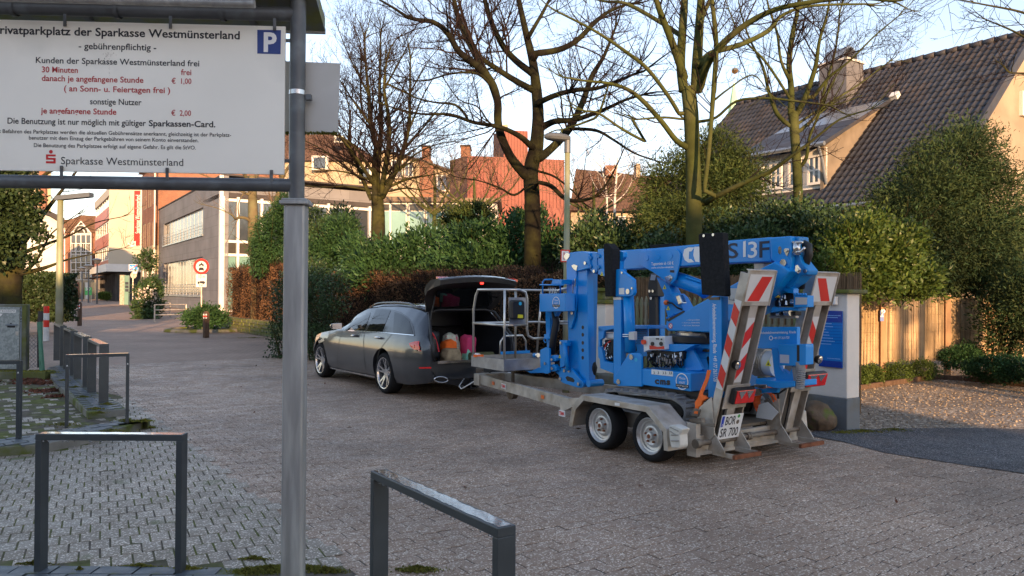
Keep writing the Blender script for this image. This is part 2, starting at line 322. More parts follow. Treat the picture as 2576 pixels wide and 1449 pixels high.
# ================================================================== GROUND
def speckmat(name, c, c_lo, c_hi, sc=170, rough=.75, isl=.12, moss=None, wet=0.0):
    """exposed-aggregate concrete: light and dark grains, slow stains, moss in patches"""
    m = bpy.data.materials.new(name); m.use_nodes = True; n = m.node_tree.nodes; L = m.node_tree.links; b = n['Principled BSDF']; b.inputs['Roughness'].default_value = rough; b.inputs['Specular IOR Level'].default_value = .4
    g = n.new('ShaderNodeNewGeometry'); P = g.outputs['Position']
    def noise(s, d=3):
        t = n.new('ShaderNodeTexNoise'); t.inputs['Scale'].default_value = s; t.inputs['Detail'].default_value = d; L.new(P, t.inputs['Vector']); return t.outputs[0]
    def rng(x, a, b_, c0, c1):
        r = n.new('ShaderNodeMapRange'); r.inputs[1].default_value = a; r.inputs[2].default_value = b_; r.inputs[3].default_value = c0; r.inputs[4].default_value = c1; L.new(x, r.inputs[0]); return r.outputs[0]
    def mix(f, a, b_):
        x = n.new('ShaderNodeMix'); x.data_type = 'RGBA'; L.new(f, x.inputs[0])
        for i, q in ((6, a), (7, b_)):
            if isinstance(q, tuple): x.inputs[i].default_value = (*q, 1)
            else: L.new(q, x.inputs[i])
        return x.outputs[2]
    v = n.new('ShaderNodeTexVoronoi'); v.inputs['Scale'].default_value = sc*.55; L.new(P, v.inputs['Vector']); sx = n.new('ShaderNodeSeparateColor'); L.new(v.outputs['Color'], sx.inputs[0])
    a = mix(rng(noise(sc), .4, .62, 0, 1), c_lo, c); c1 = mix(rng(sx.outputs[0], .8, .9, 0, 1), a, c_hi)
    st = noise(.55, 8); hv = n.new('ShaderNodeHueSaturation'); L.new(c1, hv.inputs['Color'])
    k = n.new('ShaderNodeMath'); k.operation = 'MULTIPLY'; L.new(rng(st, .3, .7, .70, 1.25), k.inputs[0]); L.new(rng(g.outputs['Random Per Island'], 0, 1, 1-isl, 1+isl), k.inputs[1]); L.new(k.outputs[0], hv.inputs['Value'])
    cur = hv.outputs[0]
    if moss: cur = mix(rng(noise(moss[1], 9), moss[2], moss[2]+.08, 0, .85), cur, moss[0])
    L.new(cur, b.inputs['Base Color']); L.new(rng(noise(3.0, 5), .35, .65, rough-.18, rough+.1), b.inputs['Roughness'])
    bp = n.new('ShaderNodeBump'); bp.inputs['Strength'].default_value = .5; bp.inputs['Distance'].default_value = .004; L.new(noise(sc*.8), bp.inputs['Height']); L.new(bp.outputs[0], b.inputs['Normal'])
    return m
M_paver = speckmat('road_paver', (.385, .266, .186), (.225, .150, .102), (.68, .57, .46), 190, .62)
M_paver2 = speckmat('forecourt_paver', (.31, .252, .190), (.18, .145, .108), (.66, .58, .48), 190, .6, .10, ((.10, .115, .03), 2.6, .65))
M_joint = mat('joint_sand', (.10, .085, .076), .95, var=.3, vs=8)
M_jointm = mat('mossy_joint', (.11, .12, .035), .95, var=.4, vs=9, c2=(.12, .10, .08), c2s=2.5, c2t=.5)
M_farpave = brickmat('far_paving', (.37, .26, .19), (.32, .22, .16), (.15, .12, .10), .22, .11, .008, .7, 'xy', .3, .5, VF.t)
M_asph = speckmat('asphalt', (.062, .062, .066), (.035, .035, .037), (.3, .29, .29), 210, .75, 0, ((.06, .075, .02), .9, .64))
M_gravel = speckmat('gravel', (.30, .235, .17), (.12, .095, .075), (.55, .48, .38), 60, .9, .3)
M_slate = mat('blue_grey_brick', (.075, .088, .10), .5, var=.2, vs=5, bump=.25, bs=120, island=.2, c2=(.10, .11, .035), c2s=3.5, c2t=.62, c2w=.05, rvar=.15)
M_kerbc = mat('kerb_concrete', (.22, .21, .185), .85, var=.2, vs=5, bump=.5, bs=90, c2=(.10, .115, .03), c2s=2.5, c2t=.52, c2w=.07)
M_moss = leafmat('moss', (.11, .125, .02), (.19, .17, .035), .1, .9, .6)
M_soil = mat('soil', (.05, .037, .026), .95, var=.4, vs=6, bump=.8, bs=40)
mb = MB(); mb.quad((-700, -300, -.03), (700, -300, -.03), (700, 1200, -.03), (-700, 1200, -.03))
tag(mb.build('ground', mat('ground_earth', (.16, .14, .12), .9, var=.2, vs=.3)), kind='structure')
def sheet(name, pts, z, m, kind='structure'):
    mb = MB(); mb.add([(p[0], p[1], z) for p in pts], [tuple(range(len(pts)))]); o = mb.build(name, m, fix=False)
    if o.data.polygons[0].normal.z < 0: o.data.flip_normals()
    return tag(o, kind=kind)
sheet('street', [VF.P(-30, -30, 0), VF.P(-30, 40, 0), VF.P(16, 40, 0), VF.P(40, 14, 0), VF.P(170, 40, 0), VF.P(170, -60, 0), VF.P(40, -30, 0)], -.009, M_farpave)
road = sheet('road_bed', [VF.P(-7, -3.63, 0), VF.P(-7, 3.45, 0), VF.P(13.72, 3.2, 0), VF.P(13.72, -3.63, 0)], -.005, M_joint)
fore = sheet('forecourt_bed', [(-5.6, 4.0, 0), VF.P(-3.0, -3.62, 0), VF.P(8, -3.62, 0), VF.P(12, -5, 0), VF.P(12, -12, 0), VF.P(3, -10, 0)], .0035, M_jointm)
# --- asphalt driveway, gravel yard
_as = [G(2030, 1096), G(2120, 1112), G(2225, 1140), G(2420, 1170), G(2576, 1192), G(2900, 1240), G(3300, 1130), G(2800, 1079), G(2576, 1080), G(2400, 1077), G(2160, 1080), G(2060, 1079)]
sheet('asphalt_driveway', _as, .006, M_asph)
_gv = [G(2060, 1079)+np.array([0, .02, 0]), G(2576, 1080), G(3300, 1100), VF.P(-8, 40, 0), VF.P(10, 40, 0), VF.P(6.5, 12, 0), VF.P(5.5, 8, 0), VF.P(3.0, 3.8, 0)]
sheet('gravel_yard', _gv, -.002, M_gravel)
def inpoly(x, y, P):
    c = False; j = len(P)-1
    for i in range(len(P)):
        if (P[i][1] > y) != (P[j][1] > y) and x < (P[j][0]-P[i][0])*(y-P[i][1])/(P[j][1]-P[i][1])+P[i][0]: c = not c
        j = i
    return c
# gravel grains as real stones near the camera side
_n = 9000; _q = RNG.uniform(0, 1, (_n*3, 2)); _pp = [VF.P(-1+8*a, 3.2+9*b, 0) for a, b in _q]; _pp = np.array([p for p in _pp if inpoly(p[0], p[1], _gv)])[:_n]
V_, F_ = leaf_arrays(_pp+np.array([0, 0, .006]), .026, .8, 0, .5); V_[:, 2] = np.clip(V_[:, 2], -.001, .016)
tag(npmesh('gravel_stones', V_, F_, mat('gravel_stone', (.27, .215, .155), .95, var=.1, island=.35, spec=.15)), kind='stuff')
# --- pavers: one small chamfered block shared by all
def paver_shape(Lx, Ly, wave, gap=.006, ch=.004, dz=.012, gx=None):
    """outline along x (length) with zigzag long sides"""
    n = 6 if wave else 1; top = []
    hx, hy = Lx/2-(gx or gap)/2, Ly/2-gap/2
    z = [0, .5, 1, .5, 0, -.5, -1][:n+1] if wave else [0, 0]
    wv = (lambda x: wave*(1-4*abs(((x/Lx*2+.25) % 1)-.5))) if wave else (lambda x: 0)
    xs = [-hx+2*hx*i/n for i in range(n+1)] if wave else [-hx, hx]
    lo = [(x, -hy+wv(x)) for x in xs]; hi = [(x, hy+wv(x)) for x in xs[::-1]]
    ring = lo+hi; m = len(ring); cx, cy = 0, 0
    def inset(p, d): return (p[0]-math.copysign(d, p[0]) if abs(abs(p[0])-hx) < 1e-6 else p[0], p[1]-(d if p[1] > wv(p[0]) else -d))
    T = [(*inset(p, ch), 0.0) for p in ring]; S1 = [(*p, -ch) for p in ring]; B = [(*p, -dz) for p in ring]
    V = T+S1; F = [tuple(range(m))]
    F += [(m+i, m+(i+1) % m, (i+1) % m, i) for i in range(m)]
    return np.array(V), F
def lay_pavers(parent, name, Lx, Ly, wave, inside, s0, s1, l0, l1, mt, ang, origin, off=.5, nbig=300, z=0.0, gx=None):
    V, F = paver_shape(Lx, Ly, wave, gx=gx); me = bpy.data.meshes.new(name); me.from_pydata(V.tolist(), [], F); me.materials.append(mt); me.update()
    ca, sa = math.cos(ang), math.sin(ang); pos = []
    for i in range(int((s1-s0)/Ly)+1):
        s = s0+i*Ly
        for j in range(int((l1-l0)/Lx)+2):
            l = l0+(j+(off*(i % 2)))*Lx; p = np.array([origin[0]-sa*s+ca*l, origin[1]+ca*s+sa*l])
            if p[1] < 2.2 or abs(p[0])/p[1] > .74: continue
            if inside(s, l, p[0], p[1]): pos.append(p)
    pos.sort(key=lambda p: p[0]**2+p[1]**2)
    # the largest in the picture: nearest whose centre is in frame
    vis = [p for p in pos if p[1] > 4.55 and abs(p[0])/p[1] < .665]; rest = [p for p in pos if not (p[1] > 4.55 and abs(p[0])/p[1] < .665)]
    big = vis[:nbig]; rest += vis[nbig:]
    rnd = random.Random(3)
    for p in big:
        o = bpy.data.objects.new(name, me); COL.objects.link(o); o.parent = parent; o.location = (p[0], p[1], z+rnd.uniform(-.0025, .0015)); o.rotation_euler = (rnd.gauss(0, .006), rnd.gauss(0, .006), ang+rnd.gauss(0, .006))
    # rest joined
    n = len(rest); R = np.array(rest); m = len(V); vv = np.empty((n, m, 3)); th = ang+RNG.normal(0, .006, n); c, s_ = np.cos(th)[:, None], np.sin(th)[:, None]
    vv[:, :, 0] = V[None, :, 0]*c-V[None, :, 1]*s_+R[:, :1]; vv[:, :, 1] = V[None, :, 0]*s_+V[None, :, 1]*c+R[:, 1:]; vv[:, :, 2] = V[None, :, 2]+z+RNG.uniform(-.0025, .0015, n)[:, None]
    tl = RNG.normal(0, .006, (n, 1)); vv[:, :, 2] += V[None, :, 0]*tl
    me2 = bpy.data.meshes.new(name+'s'); FF = []
    for k in range(n): FF += [tuple(i+k*m for i in f) for f in F]
    me2.from_pydata(vv.reshape(-1, 3).tolist(), [], FF); me2.materials.append(mt); o = bpy.data.objects.new(name+'_field', me2); COL.objects.link(o); o.parent = parent; o['kind'] = 'stuff'
    return len(pos)
_asp = [(p[0], p[1]) for p in _as]
lay_pavers(road, 'paver', .225, .1125, .011, lambda s, l, x, y: -3.74 < l < (3.3 if s > -.3 else 6) and s < 13.8 and not (inpoly(x, y, _asp) and inpoly(x-.09, y-.13, _asp)) and not inpoly(x, y, _gv), -6.5, 13.8, -3.6, 4.5, M_paver, VF.t, VF.O)
_ko = [G(-250, 1172, 0), G(0, 1150), G(100, 1142), G(200, 1122), G(300, 1098), G(378, 1072)]     # kerb front edge on the ground
_kp0 = [tuple(p[:2]) for p in _ko]+[tuple(G(*p, .1)[:2]) for p in ((385, 1062), (352, 1052), (300, 1058), (150, 1082), (0, 1106), (-250, 1130))]
_kpoly2 = [tuple(p[:2]) for p in _ko[:-1]]+[tuple(G(330, 1056)[:2]), tuple(G(225, 1040)[:2]), tuple(G(128, 955)[:2]), (-30, 20), (-14, 6.5)]
_kpoly = [(p[0], p[1]) for p in _ko]+[tuple(VF.P(8, -3.6, 0)[:2]), tuple(VF.P(14, -3.6, 0)[:2]), (-30, 20), (-14, 6.5)]
lay_pavers(fore, 'paver', .118, .20, 0, lambda s, l, x, y: (x-VF.O[0])*VF.N[0]+(y-VF.O[1])*VF.N[1] < -3.55 and y > 4.66 and (y < 7.2 or not inpoly(x, y, _kp0)) and not inpoly(x, y, _kpoly2), -4, 7, -9.5, .5, M_paver2, math.radians(28), VF.O+VF.N*.02, z=.007, gx=.009)
# lot behind the kerb, same pavers
_lot = [tuple(G(*p)[:2]) for p in ((-300, 1130), (0, 1118), (150, 1094), (300, 1072), (330, 1056), (225, 1040), (128, 955), (0, 955), (-300, 975))]
lot = sheet('parking_lot_bed', _lot, .001, M_jointm)
lay_pavers(lot, 'paver', .118, .20, 0, lambda s, l, x, y: inpoly(x, y, _lot), 3, 14, -12, -3.6, M_paver2, VF.t, VF.O, z=.003, nbig=200)
# --- raised kerbs (blue-grey brick islands)
def kerb_island(name, poly, h, bl, bw, ang, seed):
    """a concrete body with bricks bedded on top"""
    mb = MB(); P = [np.array([p[0], p[1], -.02]) for p in poly]; mb.prism(P, (0, 0, h+.016)); k = mb.build(name, M_kerbc, bev=.008); tag(k, kind='structure')
    rnd = random.Random(seed); cx = sum(p[0] for p in poly)/len(poly); cy = sum(p[1] for p in poly)/len(poly)
    me = bpy.data.meshes.new('brick'); b = MB(); b.box((0, 0, -.004), (bl-.012, bw-.012, .02)); me.from_pydata(b.v, [], b.f); me.materials.append(M_slate)
    ca, sa = math.cos(ang), math.sin(ang); 
    for i in range(-60, 60):
        for j in range(-60, 60):
            x = (i+.5*(j % 2))*bl; y = j*bw; X = cx+x*ca-y*sa; Y = cy+x*sa+y*ca
            ok = all(inpoly(cx+xx*ca-yy*sa, cy+xx*sa+yy*ca, poly) for xx, yy in ((x-bl*.35, y-bw*.35), (x+bl*.35, y-bw*.35), (x+bl*.35, y+bw*.35), (x-bl*.35, y+bw*.35)))
            if ok and Y > 0:
                o = bpy.data.objects.new('brick', me); COL.objects.link(o); o.parent = k; o.location = (X, Y, h+rnd.uniform(-.003, .003)); o.rotation_euler = (rnd.gauss(0, .01), rnd.gauss(0, .01), ang+rnd.gauss(0, .01))
    return k
_kp = [tuple(p[:2]) for p in _ko]+[tuple(G(*p, .1)[:2]) for p in ((372, 1060), (345, 1054), (300, 1058), (150, 1082), (0, 1106), (-250, 1130))]
kerb_island('kerb_island', _kp, .10, .21, .105, VF.t+.25, 5)
_kp2 = [tuple(G(*p, .1)[:2]) for p in ((222, 1036), (318, 1028), (300, 1012), (245, 990), (168, 925), (158, 915), (118, 925), (140, 962))]
kerb_island('kerb_strip', _kp2, .10, .21, .105, VF.t, 6)
_kp3 = [(-6, 4.0), (-1.45, 4.0), (-1.55, 4.62), (-3.1, 4.635), (-6, 4.8)]
kerb_island('threshold_strip', _kp3, .012, .24, .13, 0, 7)
# --- moss tufts, leaves
def scatter(poly, n, z=.01):
    P = np.array(poly); lo, hi = P.min(0), P.max(0); o = []
    while len(o) < n:
        q = RNG.uniform(lo, hi)
        if inpoly(q[0], q[1], poly): o.append((q[0], q[1], z))
    return np.array(o)
def blotch(c, r, n, z): 
    a = RNG.uniform(0, 2*math.pi, n); q = np.abs(RNG.normal(0, .5, n)); return np.stack([c[0]+np.cos(a)*q*r[0], c[1]+np.sin(a)*q*r[1], np.full(n, z)+RNG.uniform(0, .03, n)*np.exp(-q*2)], 1)
_ms = []
for (x, y, rx, ry, n) in ((680, 1436, .16, .07, 3500), (620, 1442, .1, .05, 1800), (760, 1432, .14, .05, 2000), (820, 1440, .12, .04, 1200), (1050, 1436, .14, .05, 1300), (350, 1432, .25, .02, 900), (470, 1437, .2, .03, 1200), (200, 1440, .05, .03, 500), (90, 1422, .12, .02, 400), (640, 1410, .12, .02, 300)):
    _ms.append(blotch(G(x, y), (rx, ry), n, .006))
for (x, y, n, rx) in ((240, 1030, 500, .15), (270, 1018, 500, .12), (210, 1000, 500, .12), (190, 975, 500, .12), (160, 958, 500, .15), (320, 1060, 500, .2), (365, 1060, 700, .12), (280, 1085, 400, .25), (60, 940, 900, .5), (120, 938, 700, .4), (160, 1070, 350, .3), (250, 1040, 400, .1)):
    _ms.append(blotch(G(x, y, .1), (rx, rx*.5), n, .105 if y < 1080 else .1))
for (x, y, n, rx) in ((2170, 1087, 800, .35), (2120, 1090, 500, .2), (2250, 1083, 400, .3), (378, 1078, 300, .1), (560, 828, 700, 1.2), (640, 850, 700, 1.0), (480, 790, 0, .5)):
    if n: _ms.append(blotch(G(x, y), (rx, rx*.4), n, .005))
_ms = np.concatenate(_ms); V_, F_ = leaf_arrays(_ms, .016, .6, .6, .4); tag(npmesh('moss', V_, F_, M_moss), kind='stuff')
M_dead = leafmat('dead_leaf', (.17, .06, .035), (.09, .045, .03), .1, .8, .4)
_dl = [blotch(G(x, y), (rx, ry), n, .012) for x, y, rx, ry, n in ((95, 965, .55, .3, 500), (120, 985, .4, .3, 350), (70, 958, .4, .2, 250), (140, 1000, .2, .2, 120), (2150, 960, .2, .1, 60))]
_dl.append(scatter([tuple(G(*p)[:2]) for p in ((500, 1200), (2500, 1400), (2400, 1200), (900, 900), (300, 900))], 26, .008))
V_, F_ = leaf_arrays(np.concatenate(_dl), .06, .55, 0, .5); V_[:, 2] = np.clip(V_[:, 2], .006, .06); tag(npmesh('fallen_leaves', V_, F_, M_dead), kind='stuff')
# ================================================================== BUILDINGS
M_white = mat('white_paint', (.66, .65, .61), .55, var=.05, vs=2)
M_cream = mat('cream_plaster', (.38, .32, .23), .85, var=.08, vs=1.2, bump=.2, bs=40)
M_pale = mat('pale_plaster', (.62, .60, .56), .85, var=.08, vs=.8)
M_greyst = brickmat('grey_stone_slabs', (.19, .19, .20), (.165, .165, .175), (.10, .10, .10), 1.6, .85, .012, .65, 'yz', .3, .5, VF.t)
M_brick = brickmat('orange_brick', (.30, .115, .06), (.22, .085, .05), (.25, .18, .14), .25, .083, .012, .85, 'yz', .3, .5, VF.t)
M_brickf = brickmat('orange_brick_front', (.27, .105, .06), (.20, .075, .045), (.22, .16, .12), .25, .083, .012, .85, 'xz', .3)
M_redclad = mat('red_cladding', (.21, .052, .034), .6, var=.06, vs=.5)
M_redpan = mat('red_panel', (.42, .10, .05), .5, var=.06, vs=1)
M_roofbr = brickmat('brown_roof_tile', (.15, .085, .055), (.11, .065, .045), (.06, .04, .03), .25, .3, .02, .85, 'xz', .6)
M_roofdk = mat('dark_roof', (.06, .055, .055), .8, var=.2, vs=1)
M_glass = glassmat('window_glass')
M_glassw = mat('warm_window_glass', (.06, .055, .045), .08, var=.3, vs=.4, spec=.35); M_glassd = mat('dark_window_glass', (.02, .022, .026), .08, var=.1, vs=.4, spec=.3)
M_glassg = mat('green_blind_glass', (.16, .30, .27), .12, var=.15, vs=.5, spec=.8, coat=.5)
M_zinc = mat('zinc_sheet', (.30, .34, .38), .3, .6, var=.12, vs=2, rvar=.1)
def win(F, lat, s0, s1, z0, z1, parent, nv=1, nh=0, fr=.07, mf=None, mg=None, dep=.08, name='window', side=-1):
    """window with frame, mullions and its pane as a sub-part; side: which way (lat) it faces"""
    s0, s1 = min(s0, s1), max(s0, s1); mb = MB(); a, b = sorted((lat, lat+side*dep*-1))
    for x0, x1, y0, y1 in [(s0, s0+fr, z0, z1), (s1-fr, s1, z0, z1), (s0+fr, s1-fr, z0, z0+fr), (s0+fr, s1-fr, z1-fr, z1)]: mb.fbox(F, x0, x1, a, b, y0, y1)
    for i in range(1, nv+1):
        x = s0+(s1-s0)*i/(nv+1); mb.fbox(F, x-fr*.4, x+fr*.4, a+.01, b-.01, z0+fr, z1-fr)
    for i in range(1, nh+1):
        y = z0+(z1-z0)*i/(nh+1); mb.fbox(F, s0+fr, s1-fr, a+.013, b-.013, y-fr*.35, y+fr*.35)
    o = mb.build(name, mf or M_white, parent)
    g = MB(); c = (a+b)/2; g.fbox(F, s0+.02, s1-.02, c-.012, c+.012, z0+.02, z1-.02); g.build('pane', mg or M_glass, o); return o
# ---- grey bank building with long window bands and a glazed end
C0 = G(559, 788); GF = Frame(C0[0], C0[1], 32.8)
gb = thing('bank_building', 'grey stone office building with long white-framed window bands and a glazed end', 'building', tuple(C0))
sL = GF.sz(1276, 600, 0, 'l')[0]; zT = GF.sz(1280, 297, 0, 'l')[1]
uw = [GF.sz(*p, 0, 'l') for p in ((1640, 275), (1320, 405), (1312, 588), (1637, 490))]; lw = [GF.sz(*p, 0, 'l') for p in ((1630, 667), (1315, 728), (1310, 978), (1605, 985))]
a0 = (uw[0][0]+lw[0][0])/2; a1 = (uw[1][0]+lw[1][0])/2; uz1 = (uw[0][1]+uw[1][1])/2; uz0 = (uw[2][1]+uw[3][1])/2; lz1 = (lw[0][1]+lw[1][1])/2; lz0 = (lw[2][1]+lw[3][1])/2
mb = MB(); D = .4
for s0, s1, z0, z1 in ((0, a0, 0, zT), (a1, sL, 0, zT), (a0, a1, 0, lz0), (a0, a1, lz1, uz0), (a0, a1, uz1, zT)): mb.fbox(GF, s0, s1, 0, D, z0, z1)
mb.fbox(GF, .5, sL, D, 14, 0, zT-.3); mb.build('wall', M_greyst, gb)
mb = MB(); mb.fbox(GF, -.05, sL+.05, -.06, 14, zT, zT+.12); mb.build('roof', M_roofdk, gb)
for nm, z0, z1 in (('u', uz0, uz1), ('l', lz0, lz1)):
    N_ = 12
    for i in range(N_):
        s0 = a0+(a1-a0)*i/N_; s1 = a0+(a1-a0)*(i+1)/N_; win(GF, .22, s0, s1-.02, z0+.02, z1-.02, gb, 1, 0, .07, mg=(M_glassw if i % 3 == 1 else M_glassd), dep=.05)
    mb = MB(); mb.fbox(GF, a0-.1, a1+.1, -.12, .3, z0-.10, z0-.002); mb.build('window_sill', M_zinc, gb)
    mb = MB(); 
    for k in range(4): z = z0+.25+.25*k; mb.tube([GF.P(a0, -.1, z), GF.P(a1, -.1, z)], .018, 5)
    for i in range(13): s = a0+(a1-a0)*i/12; mb.tube([GF.P(s, -.1, z0), GF.P(s, -.1, z0+1.0)], .018, 5)
    mb.build('guard_rail', M_zinc, gb)
# glazed end: plane s=0 facing the camera
EF = Frame(C0[0], C0[1], 32.8-90)        # its s runs along the glazed front (to the right), lat points at us
xs = [EF.sz(x, 600, 0, 'l')[0] for x in (1795, 1915, 2105, 2290)]; zt = EF.sz(1915, 550, 0, 'l')[1]; zt2 = EF.sz(1915, 658, 0, 'l')[1]; zb = max(.15, EF.sz(1860, 1105, 0, 'l')[1]); W = xs[3]-xs[2]
for _ in range(5): xs.append(xs[-1]+W)
Tz = 9.2
mb = MB(); mb.fbox(EF, 0, xs[-1], -.5, -.3, 0, zb); mb.build('plinth', M_roofdk, gb); mb = MB(); mb.fbox(EF, 0, xs[-1], -9, -.35, Tz-.35, Tz); mb.build('flat_roof', M_roofdk, gb)
mb = MB()
for x in xs: mb.fbox(EF, x-.09, x+.09, -.3, .05, zb, Tz-.35)
for z in (zb, zt, zt2, Tz-.6): mb.fbox(EF, xs[0], xs[-1], -.25, .0, z-.10, z+.10)
mb.fbox(EF, -.25, 0, -.3, .10, 0, zT); mb.build('white_posts', M_white, gb)
for i in range(len(xs)-1):
    for z0, z1, m in ((zb+.1, zt2-.1, M_glassg), (zt2+.1, zt-.1, M_glassw), (zt+.1, Tz-.7, M_glass)):
        mb = MB(); mb.fbox(EF, xs[i]+.14, xs[i+1]-.14, -.16, -.14, z0, z1); mb.build('pane', m, gb)
# ---- brick building with cream ground floor behind it
bb = thing('brick_office', 'orange brick building with cream ground floor between the grey office and the red banner', 'building', tuple(GF.P(sL, 0, 0)))
sB = GF.sz(1140, 600, -.5, 'l')[0]; zB = GF.sz(356, 441, -.5)[1]; zc = GF.sz(1200, 590, -.5, 'l')[1]
rects = []
for x0, x1, y0, y1 in ((1160, 1180, 100, 290), (1197, 1217, 100, 272), (1233, 1252, 100, 245), (1155, 1173, 440, 612), (1190, 1208, 420, 607), (1229, 1248, 397, 602)):
    s0 = GF.sz(x1, y0, -.5, 'l')[0]; s1 = GF.sz(x0, y0, -.5, 'l')[0]; zz0 = GF.sz((x0+x1)/2, y1, -.5, 'l')[1]; rects.append((s0, s1, zz0, y0 > 300))
mb = MB(); mb.fbox(GF, sL+.1, sB, -.5, 16, zc, zB); mb.build('wall', M_brick, bb)
mb = MB(); mb.fbox(GF, sL+.1, sB, -.56, 16, 0, zc); mb.build('ground_floor', M_cream, bb)
mb = MB(); mb.prism([GF.P(sL, -1, zB), GF.P(sL, 8, zB+5), GF.P(sL, 17, zB)], GF.U*(sB-sL+.4)); mb.build('roof', M_roofbr, bb)
for s0, s1, z0, lowr in rects:
    z1 = z0+(2.9 if lowr else 2.9); win(GF, -.52, s0, s1, z0, min(z1, zB-.4), bb, 1, 1, .09, mf=M_cream, mg=M_glassw)
mb = MB(); sp = GF.sz(1245, 500, -.6, 'l')[0]; mb.tube([GF.P(sp, -.62, .1), GF.P(sp, -.62, zB-.1)], .07, 8); mb.build('downpipe', M_white, bb)
for x in (1155, 1190, 1228):
    s0, z1 = GF.sz(x, 770, -.56, 'l'); win(GF, -.6, s0-.4, s0+.4, z1-.9, z1, bb, 1, 0, .07)
# ---- white and red commercial building
WF = Frame(-62.0, 119.0, 32.8)
wb = thing('white_commercial_building', 'white walled building with red panels between window rows and a dark canopy', 'building', (-62, 119, 0))
sw = WF.sz(737, 400, 0, 'A')[0]; zw = WF.sz(890, 45, 0, 'A')[1]
def wz(y, x=885): return WF.sz(x, y, 0, 'A')[1]
rows = [(wz(215), wz(100)), (wz(500), wz(365)), (wz(790), wz(640))]; zcan = wz(925, 870)
mb = MB(); mb.fbox(WF, 0, sw, .35, 12, zcan, zw); mb.fbox(WF, -.2, 0, 0, 12.5, zcan, zw+.5); mb.fbox(WF, 0, sw+.3, 0, .4, zw-.8, zw+.5); mb.build('wall', mat('off_white_wall', (.46, .41, .32), .7, var=.06, vs=.4), wb)
prev = zcan
for z0, z1 in rows[::-1]:
    mb = MB(); n = 4
    for i in range(n): mb.fbox(WF, sw*i/n+.06, sw*(i+1)/n-.06, .05, .36, prev+.1, z0-.05)
    mb.build('red_panel', M_redpan, wb)
    for i in range(n): win(WF, .2, sw*i/n+.15, sw*(i+1)/n-.15, z0, z1, wb, 1, 0, .14, mg=M_glassw, dep=.15)
    prev = z1
WE = Frame(-62.0, 119.0, 32.8-90)
mb = MB(); mb.fbox(WF, -2.6, sw+1, -.5, 9, zcan-.1, zcan+.05); mb.fbox(WF, .5, sw+2, -1.6, -.5, zcan-.9, zcan-.75); mb.build('canopy', M_roofdk, wb)
mb = MB(); mb.fbox(WF, -2.7, sw+1, -.6, -.5, zcan-.05, zcan+1.1); mb.fbox(WF, -2.7, -2.6, -.5, 9, zcan-.05, zcan+1.1); mb.build('fascia', M_white, wb)
mb = MB(); mb.fbox(WF, .6, sw, 1.2, 11, 0, zcan-.2); mb.build('shop_glazing', M_glass, wb)
for i in range(9):
    s = .5+i*(sw-.5)/8; mb = MB(); mb.fbox(WF, s-.1, s+.1, 1.0, 1.25, 0, zcan-.2); mb.build('shop_post', M_roofdk, wb)
mb = MB(); mb.fbox(WF, -2.5, -2.1, 6.8, 7.3, 0, zcan-.1); mb.build('column', M_white, wb)
mb = MB(); mb.fbox(WF, -1.6, -.2, 7.4, 12, 3, zw-3); mb.build('stair_bay', M_white, wb)
mb = MB(); mb.fbox(WF, -.6, -.2, 5.6, 7.2, zcan+3.4, zw+.4); mb.fbox(WF, -.62, -.2, 9.2, 11.4, zcan, zw); mb.build('brick_pier', M_brick, wb)
mb = MB(); mb.fbox(WF, -.45, 4, 12.5, 20, 0, zw+1); mb.build('brick_wing', M_brick, wb)
# ---- red banner
ba = atY(1165, 560, 100, 'A'); bc = atY(1229, 560, 100, 'A'); zt_ = atY(1200, 45, 100, 'A')[2]; zb_ = atY(1190, 640, 100, 'A')[2]
bn = thing('banner', 'tall red banner with white bank lettering hanging from a mast on the facade', 'banner', (ba[0], 100, 0))
mb = MB(); mb.box(((ba[0]+bc[0])/2, 100, (zt_+zb_)/2), (bc[0]-ba[0], .04, zt_-zb_)); mb.build('cloth', mat('banner_red', (.62, .02, .015), .6, var=.05), bn)
mb = MB(); mb.cyl((bc[0]+.15, 100, zb_-.6), (bc[0]+.15, 100, zt_+2), .07); mb.cyl((ba[0], 100, zb_-.1), (bc[0]+.6, 100, zb_-.1), .05); mb.build('mast', M_white, bn)
M_wl = mat('white_lettering', (.85, .85, .84), .5, var=0); M_bl = mat('black_lettering', (.015, .015, .018), .5, var=0); M_rl = mat('red_lettering', (.45, .03, .03), .5, var=.05)
xm = (ba[0]+bc[0])/2; H_ = zt_-zb_
text('lettering', 'Sparkasse Westmünsterland', (xm+.42, 99.95, zb_+H_*.22), (0, 0, 1), (-1, 0, 0), .62, M_wl, bn, ext=-.0, width=H_*.70, bold=.0)
def sparkasse(parent, c, h, xd, zd, m, off):
    """bank emblem: a dot above an angular S"""
    xd = np.array(xd, float); zd = np.array(zd, float); n = np.cross(xd, zd); c = np.array(c, float)+n*off; w = h*.72*.97; t = h*.16; mb = MB(); sh = h*.66
    def r(x0, x1, y0, y1): mb.quad(c+xd*x0+zd*y0, c+xd*x1+zd*y0, c+xd*x1+zd*y1, c+xd*x0+zd*y1)
    r(-w/2, w/2, 0, t); r(w/2-t, w/2, t, sh/2-t*.35); r(-w/2, w/2, sh/2-t*.35, sh/2+t*.5); r(-w/2, -w/2+t, sh/2+t*.5, sh-t*.85); r(-w/2, w/2, sh-t*.85, sh)
    cc = c+zd*(h*.86); k = 14; mb.add([cc+xd*t*.85*math.cos(i*2*math.pi/k)+zd*t*.85*math.sin(i*2*math.pi/k) for i in range(k)], [tuple(range(k))]); return mb.build('emblem', m, parent)
sparkasse(bn, (xm-.1, 99.93, zb_+H_*.03), H_*.14, (0, 0, 1), (-1, 0, 0), M_wl, .02)
